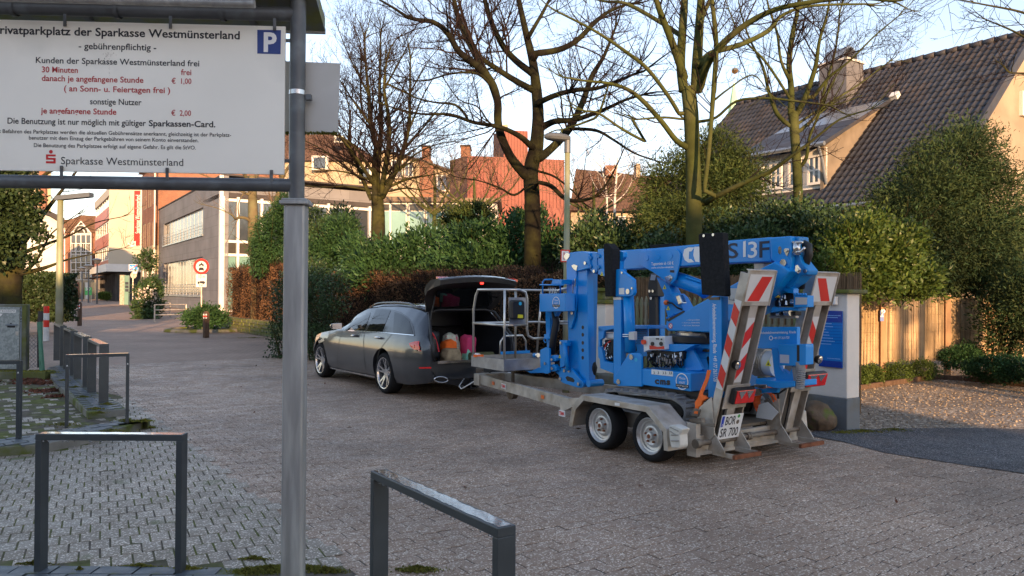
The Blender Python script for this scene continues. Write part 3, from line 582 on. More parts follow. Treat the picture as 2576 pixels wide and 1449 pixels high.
# ---- far gabled glass front
fb = thing('gabled_building', 'far gabled building with white gridded glass front closing the street', 'building', (atY(240, 750, 150)[0], 150, 0))
def fp(k, pts, Y, dep): return [atY(x, y, Y, k) for x, y in pts], (np.array([0, dep, 0]) if np.isscalar(dep) else np.array(dep))
def fprism(name, k, pts, Y, dep, m, parent, bev=0): mb = MB(); a, b = fp(k, pts, Y, dep); mb.prism(a, b); return mb.build(name, m, parent, bev)
def fbox2(mb, k, x0, x1, y0, y1, Y, dep): a, b = fp(k, [(x0, y0), (x1, y0), (x1, y1), (x0, y1)], Y, dep); mb.prism(a, b)
fprism('wall', 'A', [(415, 470), (475, 470), (590, 330), (745, 440), (745, 1225), (415, 1225)], 151, 12, M_brickf, fb)
fprism('roof', 'A', [(400, 360), (500, 350), (585, 308), (760, 318), (760, 500), (700, 500), (590, 395), (480, 500), (400, 500)], 150.6, 9, M_roofbr, fb)
M_winb = mat('blue_dark_glass', (.05, .06, .08), .08, var=.1, vs=.3, spec=.9)
for (y0, y1, dk) in ((525, 605, 1), (630, 690, 0), (705, 725, 0), (740, 815, 1), (830, 895, 0), (905, 925, 0), (945, 1005, 1)):
    for i in range(4): fprism('window', 'A', [(484+i*54, y0), (484+i*54+46, y0), (484+i*54+46, y1), (484+i*54, y1)], 150.35, .12, M_winb if dk else M_glassw, fb)
mb = MB(); 
for i in range(5): fbox2(mb, 'A', 476+i*54, 484+i*54, 505, 1010, 150.2, .3)
for y in (505, 518, 612, 698, 730, 820, 900, 930, 1008): fbox2(mb, 'A', 476, 700, y, y+8, 150.25, .25)
for i in range(9): fbox2(mb, 'A', 496+i*24, 499+i*24, 618, 698, 150.22, .25); 
mb.prism([atY(*p, 150.2, 'A') for p in ((476, 505), (588, 370), (700, 505), (690, 505), (588, 385), (488, 505))], (0, .3, 0))
for r in (40, 80):
    pts = [(588+r*math.cos(a), 500-r*math.sin(a)) for a in np.linspace(0, math.pi, 12)]
    for i in range(11): a, b = pts[i], pts[i+1]; mb.tube([atY(*a, 150.3, 'A'), atY(*b, 150.3, 'A')], .12, 4)
mb.build('white_grid', M_white, fb)
fprism('gable_glass', 'A', [(484, 503), (588, 380), (692, 503)], 150.6, .2, M_glassw, fb)
fprism('ground_floor', 'A', [(476, 1010), (745, 1010), (745, 1225), (476, 1225)], 150.4, 3, M_cream, fb)
for x0, x1, m in ((575, 615, M_glass), (635, 665, M_white), (700, 745, M_glass), (520, 570, M_brickf)): fprism('shop_front', 'A', [(x0, 1040), (x1, 1040), (x1, 1222), (x0, 1222)], 150.2, .1, m, fb)
lb = thing('cream_street_house', 'narrow cream and brick house on the left of the far street', 'building', (atY(180, 750, 130)[0], 130, 0))
fprism('wall', 'A', [(270, 520), (420, 440), (420, 1225), (270, 1225)], 131, GF.U*10, M_cream, lb)
for x0, x1, m in ((375, 388, M_white), (392, 402, M_redpan), (405, 416, M_white)): fprism('pilaster', 'A', [(x0, 470), (x1, 470), (x1, 1030), (x0, 1030)], 130.8, .15, m, lb)
for i in range(3): fprism('shop_window', 'A', [(380+i*32, 1050), (405+i*32, 1050), (405+i*32, 1210), (380+i*32, 1210)], 130.7, .2, M_glassw, lb)
# ---- left: pale house with dark roof, tall brick block behind
ph = thing('pale_house', 'pale windowless house wall with dark curved roof edge behind the ivy tree', 'building', (atY(100, 740, 42)[0], 42, 0))
fprism('wall', 'A', [(-420, 250), (90, 235), (330, 320), (330, 1300), (-420, 1300)], 42.4, GF.U*9, M_pale, ph)
fprism('roof', 'A', [(-430, 190), (90, 218), (250, 262), (370, 320), (415, 345), (400, 420), (330, 365), (240, 310), (90, 262), (-430, 262)], 42, GF.U*9.5, M_roofdk, ph)
bk = thing('brick_apartment_block', 'tall brick and beige apartment block behind the pale house', 'building', (atY(60, 740, 72)[0], 72, 0))
fprism('wall', 'A', [(-500, -420), (265, -420), (265, 1180), (-500, 1180)], 72.5, GF.U*12, mat('beige_plaster', (.45, .37, .26), .85, var=.08, vs=.5), bk)
fprism('brick_strip', 'A', [(135, -420), (205, -420), (205, 1180), (135, 1180)], 72.2, .28, M_brickf, bk)
fprism('brick_base', 'A', [(262, 560), (330, 560), (330, 1180), (262, 1180)], 72.3, GF.U*8, M_brickf, bk)
# ---- centre row of houses behind the trees
ch = thing('cream_house', 'cream house with brown hipped roof seen through the branches left of centre', 'building', (atY(860, 740, 70)[0], 70, 0))
fprism('wall', 'D', [(-300, 470), (850, 470), (850, 2200), (-300, 2200)], 70, 8, M_cream, ch)
mb = MB(); mb.add([atY(-320, 490, 69.6, 'D'), atY(870, 490, 69.6, 'D'), atY(400, 172, 74, 'D'), atY(-320, 172, 74, 'D'), atY(400, 172, 74.4, 'D'), atY(870, 490, 79, 'D'), atY(-320, 490, 79, 'D')], [(0, 1, 2, 3), (1, 5, 4, 2), (3, 2, 4), (6, 5, 4, 3)]); mb.build('roof', M_roofbr, ch)
for x0, x1, y0, y1 in ((60, 250, 430, 600), (640, 780, 560, 740), (330, 440, 190, 270)):
    o = fprism('window', 'D', [(x0, y0), (x1, y0), (x1, y1), (x0, y1)], 69.2, .6, M_white, ch); fprism('pane', 'D', [(x0+25, y0+20), (x1-25, y0+20), (x1-25, y1-20), (x0+25, y1-20)], 69.1, .05, M_glass, o)
ch2 = thing('cream_chimney_house', 'small cream house with a brick chimney and white windows left of the red building', 'building', (atY(980, 740, 66)[0], 66, 0))
fprism('wall', 'D', [(890, 395), (930, 372), (1370, 480), (1370, 2200), (890, 2200)], 66, 7, M_cream, ch2)
fprism('brick_part', 'D', [(1365, 470), (1500, 470), (1530, 580), (1530, 2200), (1365, 2200)], 65.8, 6, M_brickf, ch2)
fprism('side_wing', 'D', [(1525, 585), (1735, 610), (1735, 2200), (1525, 2200)], 66.2, 6, M_cream, ch2)
fprism('chimney', 'D', [(1390, 318), (1480, 318), (1480, 480), (1390, 480)], 66.4, 1.5, M_brickf, ch2); fprism('chimney_cap', 'D', [(1375, 303), (1490, 303), (1490, 317), (1375, 317)], 66.2, 2, M_roofdk, ch2)
fprism('eaves', 'D', [(885, 385), (935, 355), (1385, 470), (1735, 595), (1735, 612), (1370, 486), (930, 372), (885, 402)], 65.6, 7.5, M_roofdk, ch2)
for x0, x1, y0, y1 in ((1020, 1160, 480, 700), (1180, 1285, 500, 690), (1570, 1680, 660, 860)):
    o = fprism('window', 'D', [(x0, y0), (x1, y0), (x1, y1), (x0, y1)], 65.5, .3, M_white, ch2)
    mid = (x0+x1)/2
    for xa, xb in ((x0+12, mid-6), (mid+6, x1-12)): fprism('pane', 'D', [(xa, y0+14), (xb, y0+14), (xb, y1-14), (xa, y1-14)], 65.42, .05, M_glass, o)
# red clad building with tower
rb = thing('red_building', 'bright red clad building with a square tower behind the bare trees', 'building', (atY(1280, 740, 56)[0], 56, 0))
fprism('wall', 'E', [(330, 432), (1500, 482), (1500, 1750), (330, 1750)], 56, 9, M_redclad, rb)
mb = MB(); mb.add([atY(330, 432, 56.02, 'E'), atY(330, 1750, 56.02, 'E'), atY(118, 1750, 60, 'E'), atY(118, 490, 60, 'E')], [(0, 1, 2, 3)]); mb.build('brick_side', M_brickf, rb)
mb = MB(); a = atY(770, 130, 57, 'E'); b = atY(1060, 135, 57, 'E'); c = atY(645, 172, 60, 'E')
fprism('tower', 'E', [(770, 118), (1060, 135), (1060, 500), (770, 500)], 57, 3, M_redclad, rb)
mb.add([atY(770, 118, 57, 'E'), atY(770, 520, 57, 'E'), atY(645, 520, 60, 'E'), atY(645, 172, 60, 'E')], [(0, 1, 2, 3)]); mb.build('tower_side', M_brickf, rb)
fprism('tower_top_box', 'E', [(755, 55), (820, 50), (820, 85), (755, 85)], 58, 1, M_cream, rb)
fprism('chimney', 'E', [(250, 310), (358, 310), (358, 440), (250, 450)], 58, 2, M_brickf, rb); fprism('chimney_cap', 'E', [(240, 298), (368, 298), (368, 309), (240, 309)], 57.8, 2.4, M_roofdk, rb)
mb = MB()
for x in range(360, 1500, 42): fbox2(mb, 'E', x, x+3, 440+(x-330)*.043, 1060, 55.93, .06)
for x in range(790, 1060, 36): fbox2(mb, 'E', x, x+3, 125, 500, 56.93, .06)
o = mb.build('cladding_seams', mat('red_seam', (.16, .04, .028), .6), rb); o['kind'] = 'stuff'
mb = MB()
for i in range(5): fbox2(mb, 'E', 830+i*34, 836+i*34, 330, 336, 56.9, .05)
# low modern extension with flat roof
me_ = thing('flat_roof_extension', 'low flat-roofed extension with ribbon windows behind the laurel bushes', 'building', (atY(1000, 740, 50)[0], 50, 0))
fprism('wall', 'D', [(800, 960), (2300, 960), (2300, 2250), (800, 2250)], 50.3, 5, M_pale, me_)
fprism('roof', 'D', [(780, 920), (2350, 945), (2350, 985), (780, 985)], 49.8, 6, mat('brown_fascia', (.20, .15, .11), .8, var=.1), me_)
for x in (810, 1010, 1230, 1440, 1650, 1860):
    o = fprism('window', 'D', [(x, 1000), (x+200, 1000), (x+200, 1500), (x, 1500)], 50.1, .15, M_white, me_)
    fprism('pane', 'D', [(x+14, 1016), (x+186, 1016), (x+186, 1090), (x+14, 1090)], 50.0, .05, M_glassw, o); fprism('pane', 'D', [(x+14, 1104), (x+186, 1104), (x+186, 1500), (x+14, 1500)], 50.0, .05, M_glassg, o)
# brown roofed house right of the red building
br = thing('brown_roof_house', 'long house with a brown tiled roof and cream wall between lamp post and conifer', 'building', (atY(1560, 740, 58)[0], 58, 0))
mb = MB(); mb.add([atY(1560, 1090, 58, 'E'), atY(2900, 1110, 58, 'E'), atY(2900, 690, 63, 'E'), atY(2480, 672, 63, 'E'), atY(1640, 590, 63, 'E')], [(0, 1, 2, 3, 4)]); mb.build('roof', M_roofbr, br)
fprism('wall', 'E', [(1580, 1075), (2900, 1095), (2900, 1800), (1580, 1800)], 58.6, 8, M_cream, br)
fprism('chimney', 'E', [(1995, 545), (2135, 545), (2135, 680), (1995, 660)], 61.5, 1.5, M_brickf, br); fprism('chimney', 'E', [(2370, 525), (2420, 525), (2420, 690), (2370, 690)], 61.5, 1.2, M_cream, br)
for x in (1750, 2150, 2380):
    o = fprism('window', 'E', [(x, 1160), (x+90, 1160), (x+90, 1330), (x, 1330)], 58.4, .15, M_white, br); fprism('pane', 'E', [(x+12, 1175), (x+78, 1175), (x+78, 1315), (x+12, 1315)], 58.3, .05, M_glass, o)
# church spire far off
sp_ = thing('church_spire', 'pale green copper church spire with a golden ball rising behind the roofs', 'spire', (atY(1846, 740, 260)[0], 260, 0))
mb = MB(); c = atY(1846, 300, 260); mb.lathe((c[0], 260, atY(1846, 205, 260)[2]), (0, 0, -1), [(0, .15), (8, 1.6), (14, 2.6), (20, 4.6), (45, 5)], 8); mb.build('spire_roof', mat('verdigris', (.38, .62, .42), .6, var=.15, vs=.3), sp_)
mb = MB(); z = atY(1848, 178, 260)[2]; mb.cyl((c[0], 260, z-6), (c[0], 260, z+1), .12, seg=6); mb.lathe((c[0]+.3, 260, z), (0, 0, 1), [(-1.1, .1), (-.7, .9), (0, 1.2), (.7, .9), (1.1, .1)], 12); mb.build('golden_ball', mat('gold', (.9, .55, .25), .25, 1, var=0), sp_)
# ================================================================== TILED HOUSE (right)
E0 = atY(2017, 521, 24.0); HF = Frame(E0[0], E0[1], 34.4); ZE = E0[2]; SG, HW, HH = -4.13, 5.84, 5.5; SLN = math.hypot(HW, HH)
def rp(s, t, off=0.0): return HF.P(s, HW*t-off*HH/SLN, ZE+HH*t+off*HW/SLN)     # on the slope, off = height above it
_nn = (rp(0, 0, 1)-rp(0, 0, 0))
def rhit(x, y, k='F'):
    px, py = Z(k, x, y); d = ray(px, py); p0 = rp(0, 0); t = ((p0-CAMP)@_nn)/(d@_nn); q = CAMP+d*t-p0; return float(q@HF.U), float(q[2]/HH)
SLEFT = 0
for i in range(400):
    q = rp(i*.05, 1)-CAMP; 
    if CX+FPX*(q@_r2)/(q@_f) < 1850: SLEFT = i*.05; break
hs = thing('tiled_house', 'cream house with steep dark tiled roof, dormer and wide chimney on the right', 'house', tuple(rp(0, 0)*np.array([1, 1, 0])))
mb = MB(); mb.prism([rp(SG, 0, -.02), rp(SG, 1, -.02), rp(SG, 1, -.18), rp(SG, 0, -.18)], HF.U*(SLEFT-SG)); mb.prism([HF.P(SG, HW, ZE+HH-.02), HF.P(SG, 2*HW+.5, ZE-.4), HF.P(SG, 2*HW+.5, ZE-.6), HF.P(SG, HW, ZE+HH-.2)], HF.U*(SLEFT-SG)); roof = mb.build('roof', M_roofdk, hs)
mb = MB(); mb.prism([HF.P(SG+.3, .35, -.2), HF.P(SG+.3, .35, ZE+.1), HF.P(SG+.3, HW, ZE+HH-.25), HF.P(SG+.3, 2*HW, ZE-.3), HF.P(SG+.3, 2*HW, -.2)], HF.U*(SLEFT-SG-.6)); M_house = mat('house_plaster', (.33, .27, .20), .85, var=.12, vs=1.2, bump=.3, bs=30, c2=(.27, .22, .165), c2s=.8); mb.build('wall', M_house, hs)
M_tile = mat('clay_roof_tile', (.030, .034, .046), .6, var=.25, vs=1.5, island=.3, c2=(.050, .040, .036), c2s=1.1, c2t=.58, c2w=.15, rvar=.12)
# one pan tile
_tw, _tl = .22, .34; prof = [(-.11, .0), (-.088, -.012), (-.037, -.016), (.015, -.006), (.05, .024), (.08, .032), (.11, .006)]
b = MB(); vv = []
for y, dz in ((-.02, .034), (_tl+.03, .0)):
    vv += [(x, y, z+dz+.016) for x, z in prof]
vv += [(x, -.02, z+.032) for x, z in prof]
n = len(prof); b.add(vv, [(i, i+1, n+i+1, n+i) for i in range(n-1)]+[(2*n+i, 2*n+i+1, i+1, i) for i in range(n-1)])
tme = bpy.data.meshes.new('roof_tile'); tme.from_pydata(b.v, [], b.f); tme.materials.append(M_tile); tme.polygons.foreach_set('use_smooth', [True]*len(tme.polygons))
# slope axes: x = along eave (right to left = +U), y = up the slope
ax = HF.U; ay = (rp(0, 1)-rp(0, 0))/SLN; az = _nn/np.linalg.norm(_nn)
if np.cross(ax, ay)@az < 0: ax = -ax
d_fr = rhit(840, 1275); d_bk = rhit(1440, 590)            # dormer: front foot and back of its right cheek
DS, DT0, DT1 = (d_fr[0]+d_bk[0])/2, d_fr[1], min(.88, d_bk[1]); DSL = rhit(330, 1330)[0]
tiles = []
nrow = int(SLN/_tl); ncol = int((SLEFT-SG)/_tw)
for r in range(nrow):
    for c in range(ncol):
        s = SG+.15+c*_tw; t = r*_tl/SLN
        if DS < s < DSL and DT0-.02 < t < DT1: continue
        p = rp(s, t); q = p-CAMP; x = CX+FPX*(q@_r2)/(q@_f)
        tiles.append((np.linalg.norm(q)+(100 if x > 2600 else 0), p))
tiles.sort(key=lambda a: a[0])
R3 = np.stack([ax, ay, az], 1); Rm = Matrix(R3.tolist()).to_4x4(); rloc = Vector(MW[hs.name].translation)
for _, p in tiles[:290]:
    o = bpy.data.objects.new('roof_tile', tme); COL.objects.link(o); o.parent = roof; o.matrix_local = Matrix.Translation(Vector(p)-rloc+Vector((0, 0, random.uniform(-.004, .004)))) @ Rm @ Matrix.Rotation(random.gauss(0, .01), 4, 'Z')
tv = np.array(b.v); VV = []; FF = []
for k, (_, p) in enumerate(tiles[290:]): VV.append(tv@R3.T+p+np.array([0, 0, random.uniform(-.004, .004)])); FF.append(np.array(b.f)+k*len(tv))
o = npmesh('roof_tiles', np.concatenate(VV), np.concatenate(FF), M_tile, hs, True); o['kind'] = 'stuff'
for i in range(int((SLEFT-SG)/.38)):
    mb = MB(); a = rp(SG+i*.38, 1, .03); q = rp(SG+i*.38+.42, 1, .015); mb.tube([a+np.array([0, 0, -.02]), q+np.array([0, 0, -.02])], [.12, .105], 8); mb.build('ridge_tile', M_tile, hs, smooth='all', fix=False)
mb = MB(); mb.tube([rp(SG, -.015, -.02), rp(SLEFT, -.015, -.02)], .075, 8); mb.build('gutter', M_zinc, hs)
mb = MB(); mb.prism([rp(SG-.03, -.02, .06), rp(SG-.03, 1, .06), rp(SG-.03, 1, -.2), rp(SG-.03, -.02, -.2)], HF.U*.12); mb.build('verge_board', M_tile, hs)
# dormer
zf = HF.sz(950, 925, HW*DT0, 'F')[1]; lf = HW*DT0
A = rp(DS, DT0); B = rp(DS, DT1); Tp = HF.P(DS, lf, zf)
mb = MB(); mb.prism([A, B, Tp], HF.U*.12); mb.build('dormer_cheek', mat('shaded_cheek_render', (.19, .16, .125), .9, var=.25, vs=1.5), hs)  # render colour darkened to carry the partial shade on the cheek
mb = MB(); mb.prism([HF.P(DS-.25, lf-.35, zf-.02), HF.P(DS-.25, lf-.35, zf+.10), rp(DS-.25, DT1+.01, .12), rp(DS-.25, DT1+.01, 0)], HF.U*(DSL-DS+.5)); mb.build('dormer_roof', M_tile, hs)
f1 = .55; mid0 = HF.P(DS-.2, lf-.35, zf+.11)*(1-f1)+rp(DS-.2, DT1, .14)*f1; mb = MB(); mb.prism([mid0, rp(DS-.2, DT1, .145), rp(DS-.2, DT1, .125), mid0-np.array([0, 0, .02])], HF.U*(DSL-DS+.4)); mb.build('dormer_zinc', M_zinc, hs)
mb = MB(); mb.tube([HF.P(DS-.3, lf-.42, zf+.02), HF.P(DSL+.2, lf-.42, zf+.02)], .07, 8); mb.tube([HF.P(DS-.1, lf-.42, zf-.03), HF.P(DS-.08, lf-.2, zf-.45), rp(DS-.06, DT0+.02, .1)], .045, 8); mb.build('dormer_gutter', M_zinc, hs)
zA = A[2]; mb = MB(); mb.fbox(HF, DS, DSL, lf+.12, lf+.2, zA-.3, zf); mb.build('dormer_front', M_white, hs)
nW = 4; wd = (DSL-DS)/nW
for i in range(nW): win(HF, lf+.0, DS+wd*i+.12, DS+wd*(i+1)-.12, zA+.2, zf-.22, hs, 1, 1, .08, side=-1)
# chimney, roof items
cs, ct = rhit(1010, 560); hc = .85; z1 = HF.sz(1080, 290, HW*ct, 'F')[1]; csa = HF.sz(1085, 400, HW*ct-.5, 'F')[0]; csb = HF.sz(872, 400, HW*ct-.5, 'F')[0]
mb = MB(); mb.fbox(HF, csa, csb, HW*ct-.5, HW*ct+.55, ZE+HH*ct-1.2, z1); chm = mb.build('chimney', mat('slate_cladding', (.12, .12, .13), .7, var=.15, vs=2), hs)
mb = MB(); mb.fbox(HF, csa-.06, csb+.06, HW*ct-.56, HW*ct+.6, z1, z1+.07); mb.build('chimney_slab', M_pale, chm)
mb = MB(); mid = (csa+csb)/2
cc = [HF.P(csa+.15, HW*ct, z1+.1+.0)+HF.N*.45*math.cos(a)+np.array([0, 0, .5*math.sin(a)]) for a in np.linspace(0, math.pi, 9)]; cc2 = [p*1.0 for p in cc]
mb.prism(cc+[HF.P(csa+.15, HW*ct, z1+.1)+HF.N*.4*math.cos(a)+np.array([0, 0, .45*math.sin(a)]) for a in np.linspace(math.pi, 0, 9)], HF.U*(csb-csa-.3)); mb.build('chimney_cowl', M_zinc, chm)
vs_, vt_ = rhit(1470, 560); mb = MB(); p = rp(vs_, vt_, .12); mb.box(p, (.25, .25, .16), R3); mb.build('roof_vent', M_white, hs)
# gable window
GW = Frame(E0[0], E0[1], 34.4-90)
g0 = [GW.sz(2425, y, -SG-.3, 'F') for y in (500, 690)] if False else None
def gz(x, y): l, z = HF.lz(x, y, SG+.28, 'F'); return l, z
l0, z1_ = gz(2432, 500); _, z0_ = gz(2432, 690); mb = MB(); mb.fbox(HF, SG+.2, SG+.3, l0, l0+1.2, z0_, z1_); o = mb.build('window', M_white, hs); mb = MB(); mb.fbox(HF, SG+.17, SG+.2, l0+.1, l0+1.1, z0_+.1, z1_-.1); mb.build('pane', M_glass, o)
# ---- buildings behind the camera that keep the street in shade
shb = thing('rear_building', 'long plain building behind the photographer that keeps the street in shade', 'building', (-20, -24, 0))
mb = MB(); mb.box((-32, -30, 4.9), (95, 12, 9.8)); mb.build('wall', mat('dark_rear_brick', (.10, .055, .04), .9, var=.3, vs=.4), shb)
mb = MB(); mb.box((-32, -30, 9.95), (96, 13, .3)); mb.build('roof', M_roofdk, shb)
# ================================================================== HEDGES, SHRUBS, TREES
M_bark = mat('mossy_bark', (.028, .025, .016), .9, var=.3, vs=4, bump=.9, bs=22, c2=(.055, .055, .015), c2s=2.2, c2t=.5, c2w=.15)
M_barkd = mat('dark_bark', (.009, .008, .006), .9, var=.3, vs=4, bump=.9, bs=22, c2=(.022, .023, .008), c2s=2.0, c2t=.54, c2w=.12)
M_barkg = mat('green_bark', (.046, .056, .015), .85, var=.3, vs=3, bump=.7, bs=18, c2=(.068, .072, .030), c2s=1.6, c2t=.55, c2w=.12)
M_twig = mat('red_brown_twig', (.020, .013, .012), .8, var=.3, vs=2, island=.35)
M_twigl = mat('light_twig', (.15, .105, .07), .8, var=.3, vs=2, island=.35)
M_birch = mat('birch_bark', (.55, .50, .44), .7, var=.2, vs=3, c2=(.08, .07, .06), c2s=5, c2t=.62, c2w=.04)
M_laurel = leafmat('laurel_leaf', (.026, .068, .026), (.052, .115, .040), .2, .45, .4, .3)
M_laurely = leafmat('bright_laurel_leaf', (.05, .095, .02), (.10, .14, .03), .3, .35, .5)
M_holly = leafmat('holly_leaf', (.03, .06, .026), (.055, .095, .035), .1, .3, .5)
M_ivy = leafmat('ivy_leaf', (.022, .042, .017), (.044, .068, .024), .15, .4, .5)
M_thuja = leafmat('thuja_spray', (.034, .064, .018), (.070, .095, .024), .15, .7, .6)
M_yew = leafmat('conifer_spray', (.020, .050, .019), (.050, .072, .023), .1, .75, .6)
M_beech = leafmat('dry_beech_leaf', (.14, .075, .04), (.20, .11, .055), .2, .8, .5)
M_box = leafmat('box_leaf', (.06, .10, .02), (.10, .15, .03), .25, .5, .4)
def limb(pts, Y, dY=0, k='', r=None, n=4, dvar=0):
    """pts: (x, y, width px) traced along a limb; depth drifts from Y to Y+dY"""
    P = []; R = []; m = len(pts)
    for i, (x, y, w_) in enumerate(pts):
        yy = Y+dY*i/max(1, m-1); P.append(atY(x, y, yy, k)); R.append(max(.004, w_*.5*yy/FPX/(ZK[k][2]*1.4907 if k else 1)))
    return smooth_path(P, R, n)
def ground_to(p, z=0): return np.array([p[0], p[1], z])
# ---- tree B: big spreading tree
def tree_from(name, label, Y, trunk, limbs, tw_levels, bark, twigm, k, seed, base=None, up=.08, group=None, tmin=.25, cat='tree', spread=.9):
    tp = [limb(p, Y, dy, k) for p, dy in trunk]; b = tp[0][0][0]; th = thing(name, label, cat, (b[0], b[1], 0), 0, group)
    root = np.vstack([[b[0], b[1], -.1], tp[0][0]]); tp[0] = (root, np.concatenate([[tp[0][1][0]*1.15], tp[0][1]]))
    lp = [limb(p, Y+y0, dy, k) for p, y0, dy in limbs]
    pool = [q for p, r in tp for q in p]; lp2 = []; rr = random.Random(seed)
    for p, r in lp:
        A_ = np.array(pool); d = np.linalg.norm(A_-p[0], axis=1); j = int(d.argmin())
        if 1e-3 < d[j] < 2.2: p = np.vstack([A_[j][None], p]); r = np.concatenate([[r[0]], r])
        e = p[-1]-p[-2]; q, qr = grow(p[-1], e, min(1.6, max(.5, r[-1]*40)), r[-1], 6, .16, .06, rr); p = np.vstack([p, q[1:]]); r = np.concatenate([r, qr[1:]]); lp2.append((p, r)); pool += list(p)
        for _ in range(2):
            q, qr = grow(p[-6], e/np.linalg.norm(e)+np.array([rr.gauss(0, .5), rr.gauss(0, .5), rr.gauss(0, .4)]), min(1.4, max(.5, r[-6]*36)), r[-6]*.8, 6, .16, .08, rr); lp2.append((q, qr))
    lp = lp2
    tw = twigs(lp+[(p, r) for p, r in tp[1:]], tw_levels, up, spread, seed, tmin); build_tree(th, tp, lp, tw, bark, twigm); return th
# tree B, coordinates of crop 't'
tree_from('spreading_tree', 'big bare spreading tree with mossy limbs in front of the red building', 19.0,
    [([(1300, 1260, 95), (1298, 1080, 88), (1290, 930, 85), (1320, 800, 82), (1330, 640, 66), (1322, 500, 60), (1300, 330, 46), (1262, 170, 36), (1225, 0, 28), (1200, -140, 18)], .5)],
    [([(1262, 950, 60), (1180, 850, 50), (1115, 690, 46), (1110, 560, 44), (1075, 440, 42), (990, 350, 40), (900, 280, 36), (840, 180, 32), (760, 120, 26), (640, 100, 20), (540, 40, 14), (420, -30, 8)], 0, -1.5),
     ([(1110, 560, 36), (1060, 420, 36), (985, 290, 34), (920, 160, 32), (880, 40, 28), (860, -100, 20)], -.3, 1.5),
     ([(1320, 500, 40), (1210, 440, 34), (1100, 370, 30), (1010, 300, 22), (940, 150, 18), (900, 0, 12)], .2, 1.0),
     ([(1300, 400, 40), (1210, 330, 36), (1140, 250, 34), (1080, 130, 30), (1040, 0, 26), (1020, -100, 18)], .3, 1.4),
     ([(1300, 800, 40), (1230, 740, 30), (1120, 690, 24), (980, 665, 20), (850, 622, 16), (700, 620, 12), (560, 590, 9), (420, 540, 6)], 0, -2.5),
     ([(940, 630, 16), (880, 570, 14), (760, 555, 10), (640, 520, 8), (560, 440, 6), (480, 380, 5), (400, 340, 4)], -1.2, -.8),
     ([(1320, 870, 50), (1400, 810, 46), (1500, 700, 42), (1570, 560, 34), (1620, 420, 30), (1690, 300, 20), (1750, 150, 12)], 0, 1.6),
     ([(1340, 700, 44), (1420, 660, 34), (1530, 650, 28), (1680, 600, 22), (1800, 545, 16), (1900, 515, 12)], .3, -1.8),
     ([(1330, 560, 34), (1420, 520, 30), (1530, 490, 26), (1650, 480, 22), (1760, 440, 18), (1860, 400, 14)], 0, -2.2),
     ([(1320, 290, 38), (1440, 270, 34), (1540, 220, 30), (1640, 120, 26), (1720, 60, 18), (1820, 20, 12)], 0, 1.5),
     ([(1330, 990, 22), (1400, 1010, 26), (1480, 1080, 22), (1560, 1090, 20), (1650, 1060, 14), (1720, 970, 10), (1780, 850, 6)], -.5, -1.2),
     ([(1270, 1010, 12), (1200, 1060, 14), (1120, 1020, 10), (1000, 980, 7), (880, 960, 5), (760, 900, 4)], -.6, -1.5),
     ([(1540, 700, 20), (1650, 710, 18), (1740, 760, 14), (1850, 830, 11), (1960, 870, 8)], .3, -1.2),
     ([(1120, 700, 12), (1060, 660, 10), (1000, 580, 8), (900, 540, 6), (820, 430, 5)], -.3, -1),
     ([(1080, 470, 20), (1000, 400, 16), (860, 400, 11), (700, 440, 8), (560, 410, 6), (450, 380, 4)], -.5, -1.6),
     ([(1290, 180, 24), (1360, 60, 18), (1420, -60, 12)], 0, .6), ([(1330, 930, 14), (1420, 960, 12), (1520, 1040, 9), (1600, 1120, 7), (1750, 1180, 5)], .4, -1)],
    [(4.6, .38, .42, 1.9), (6.2, .5, .45, 1.0), (5.2, .6, .55, .5)], M_barkd, M_twig, 't', 11)
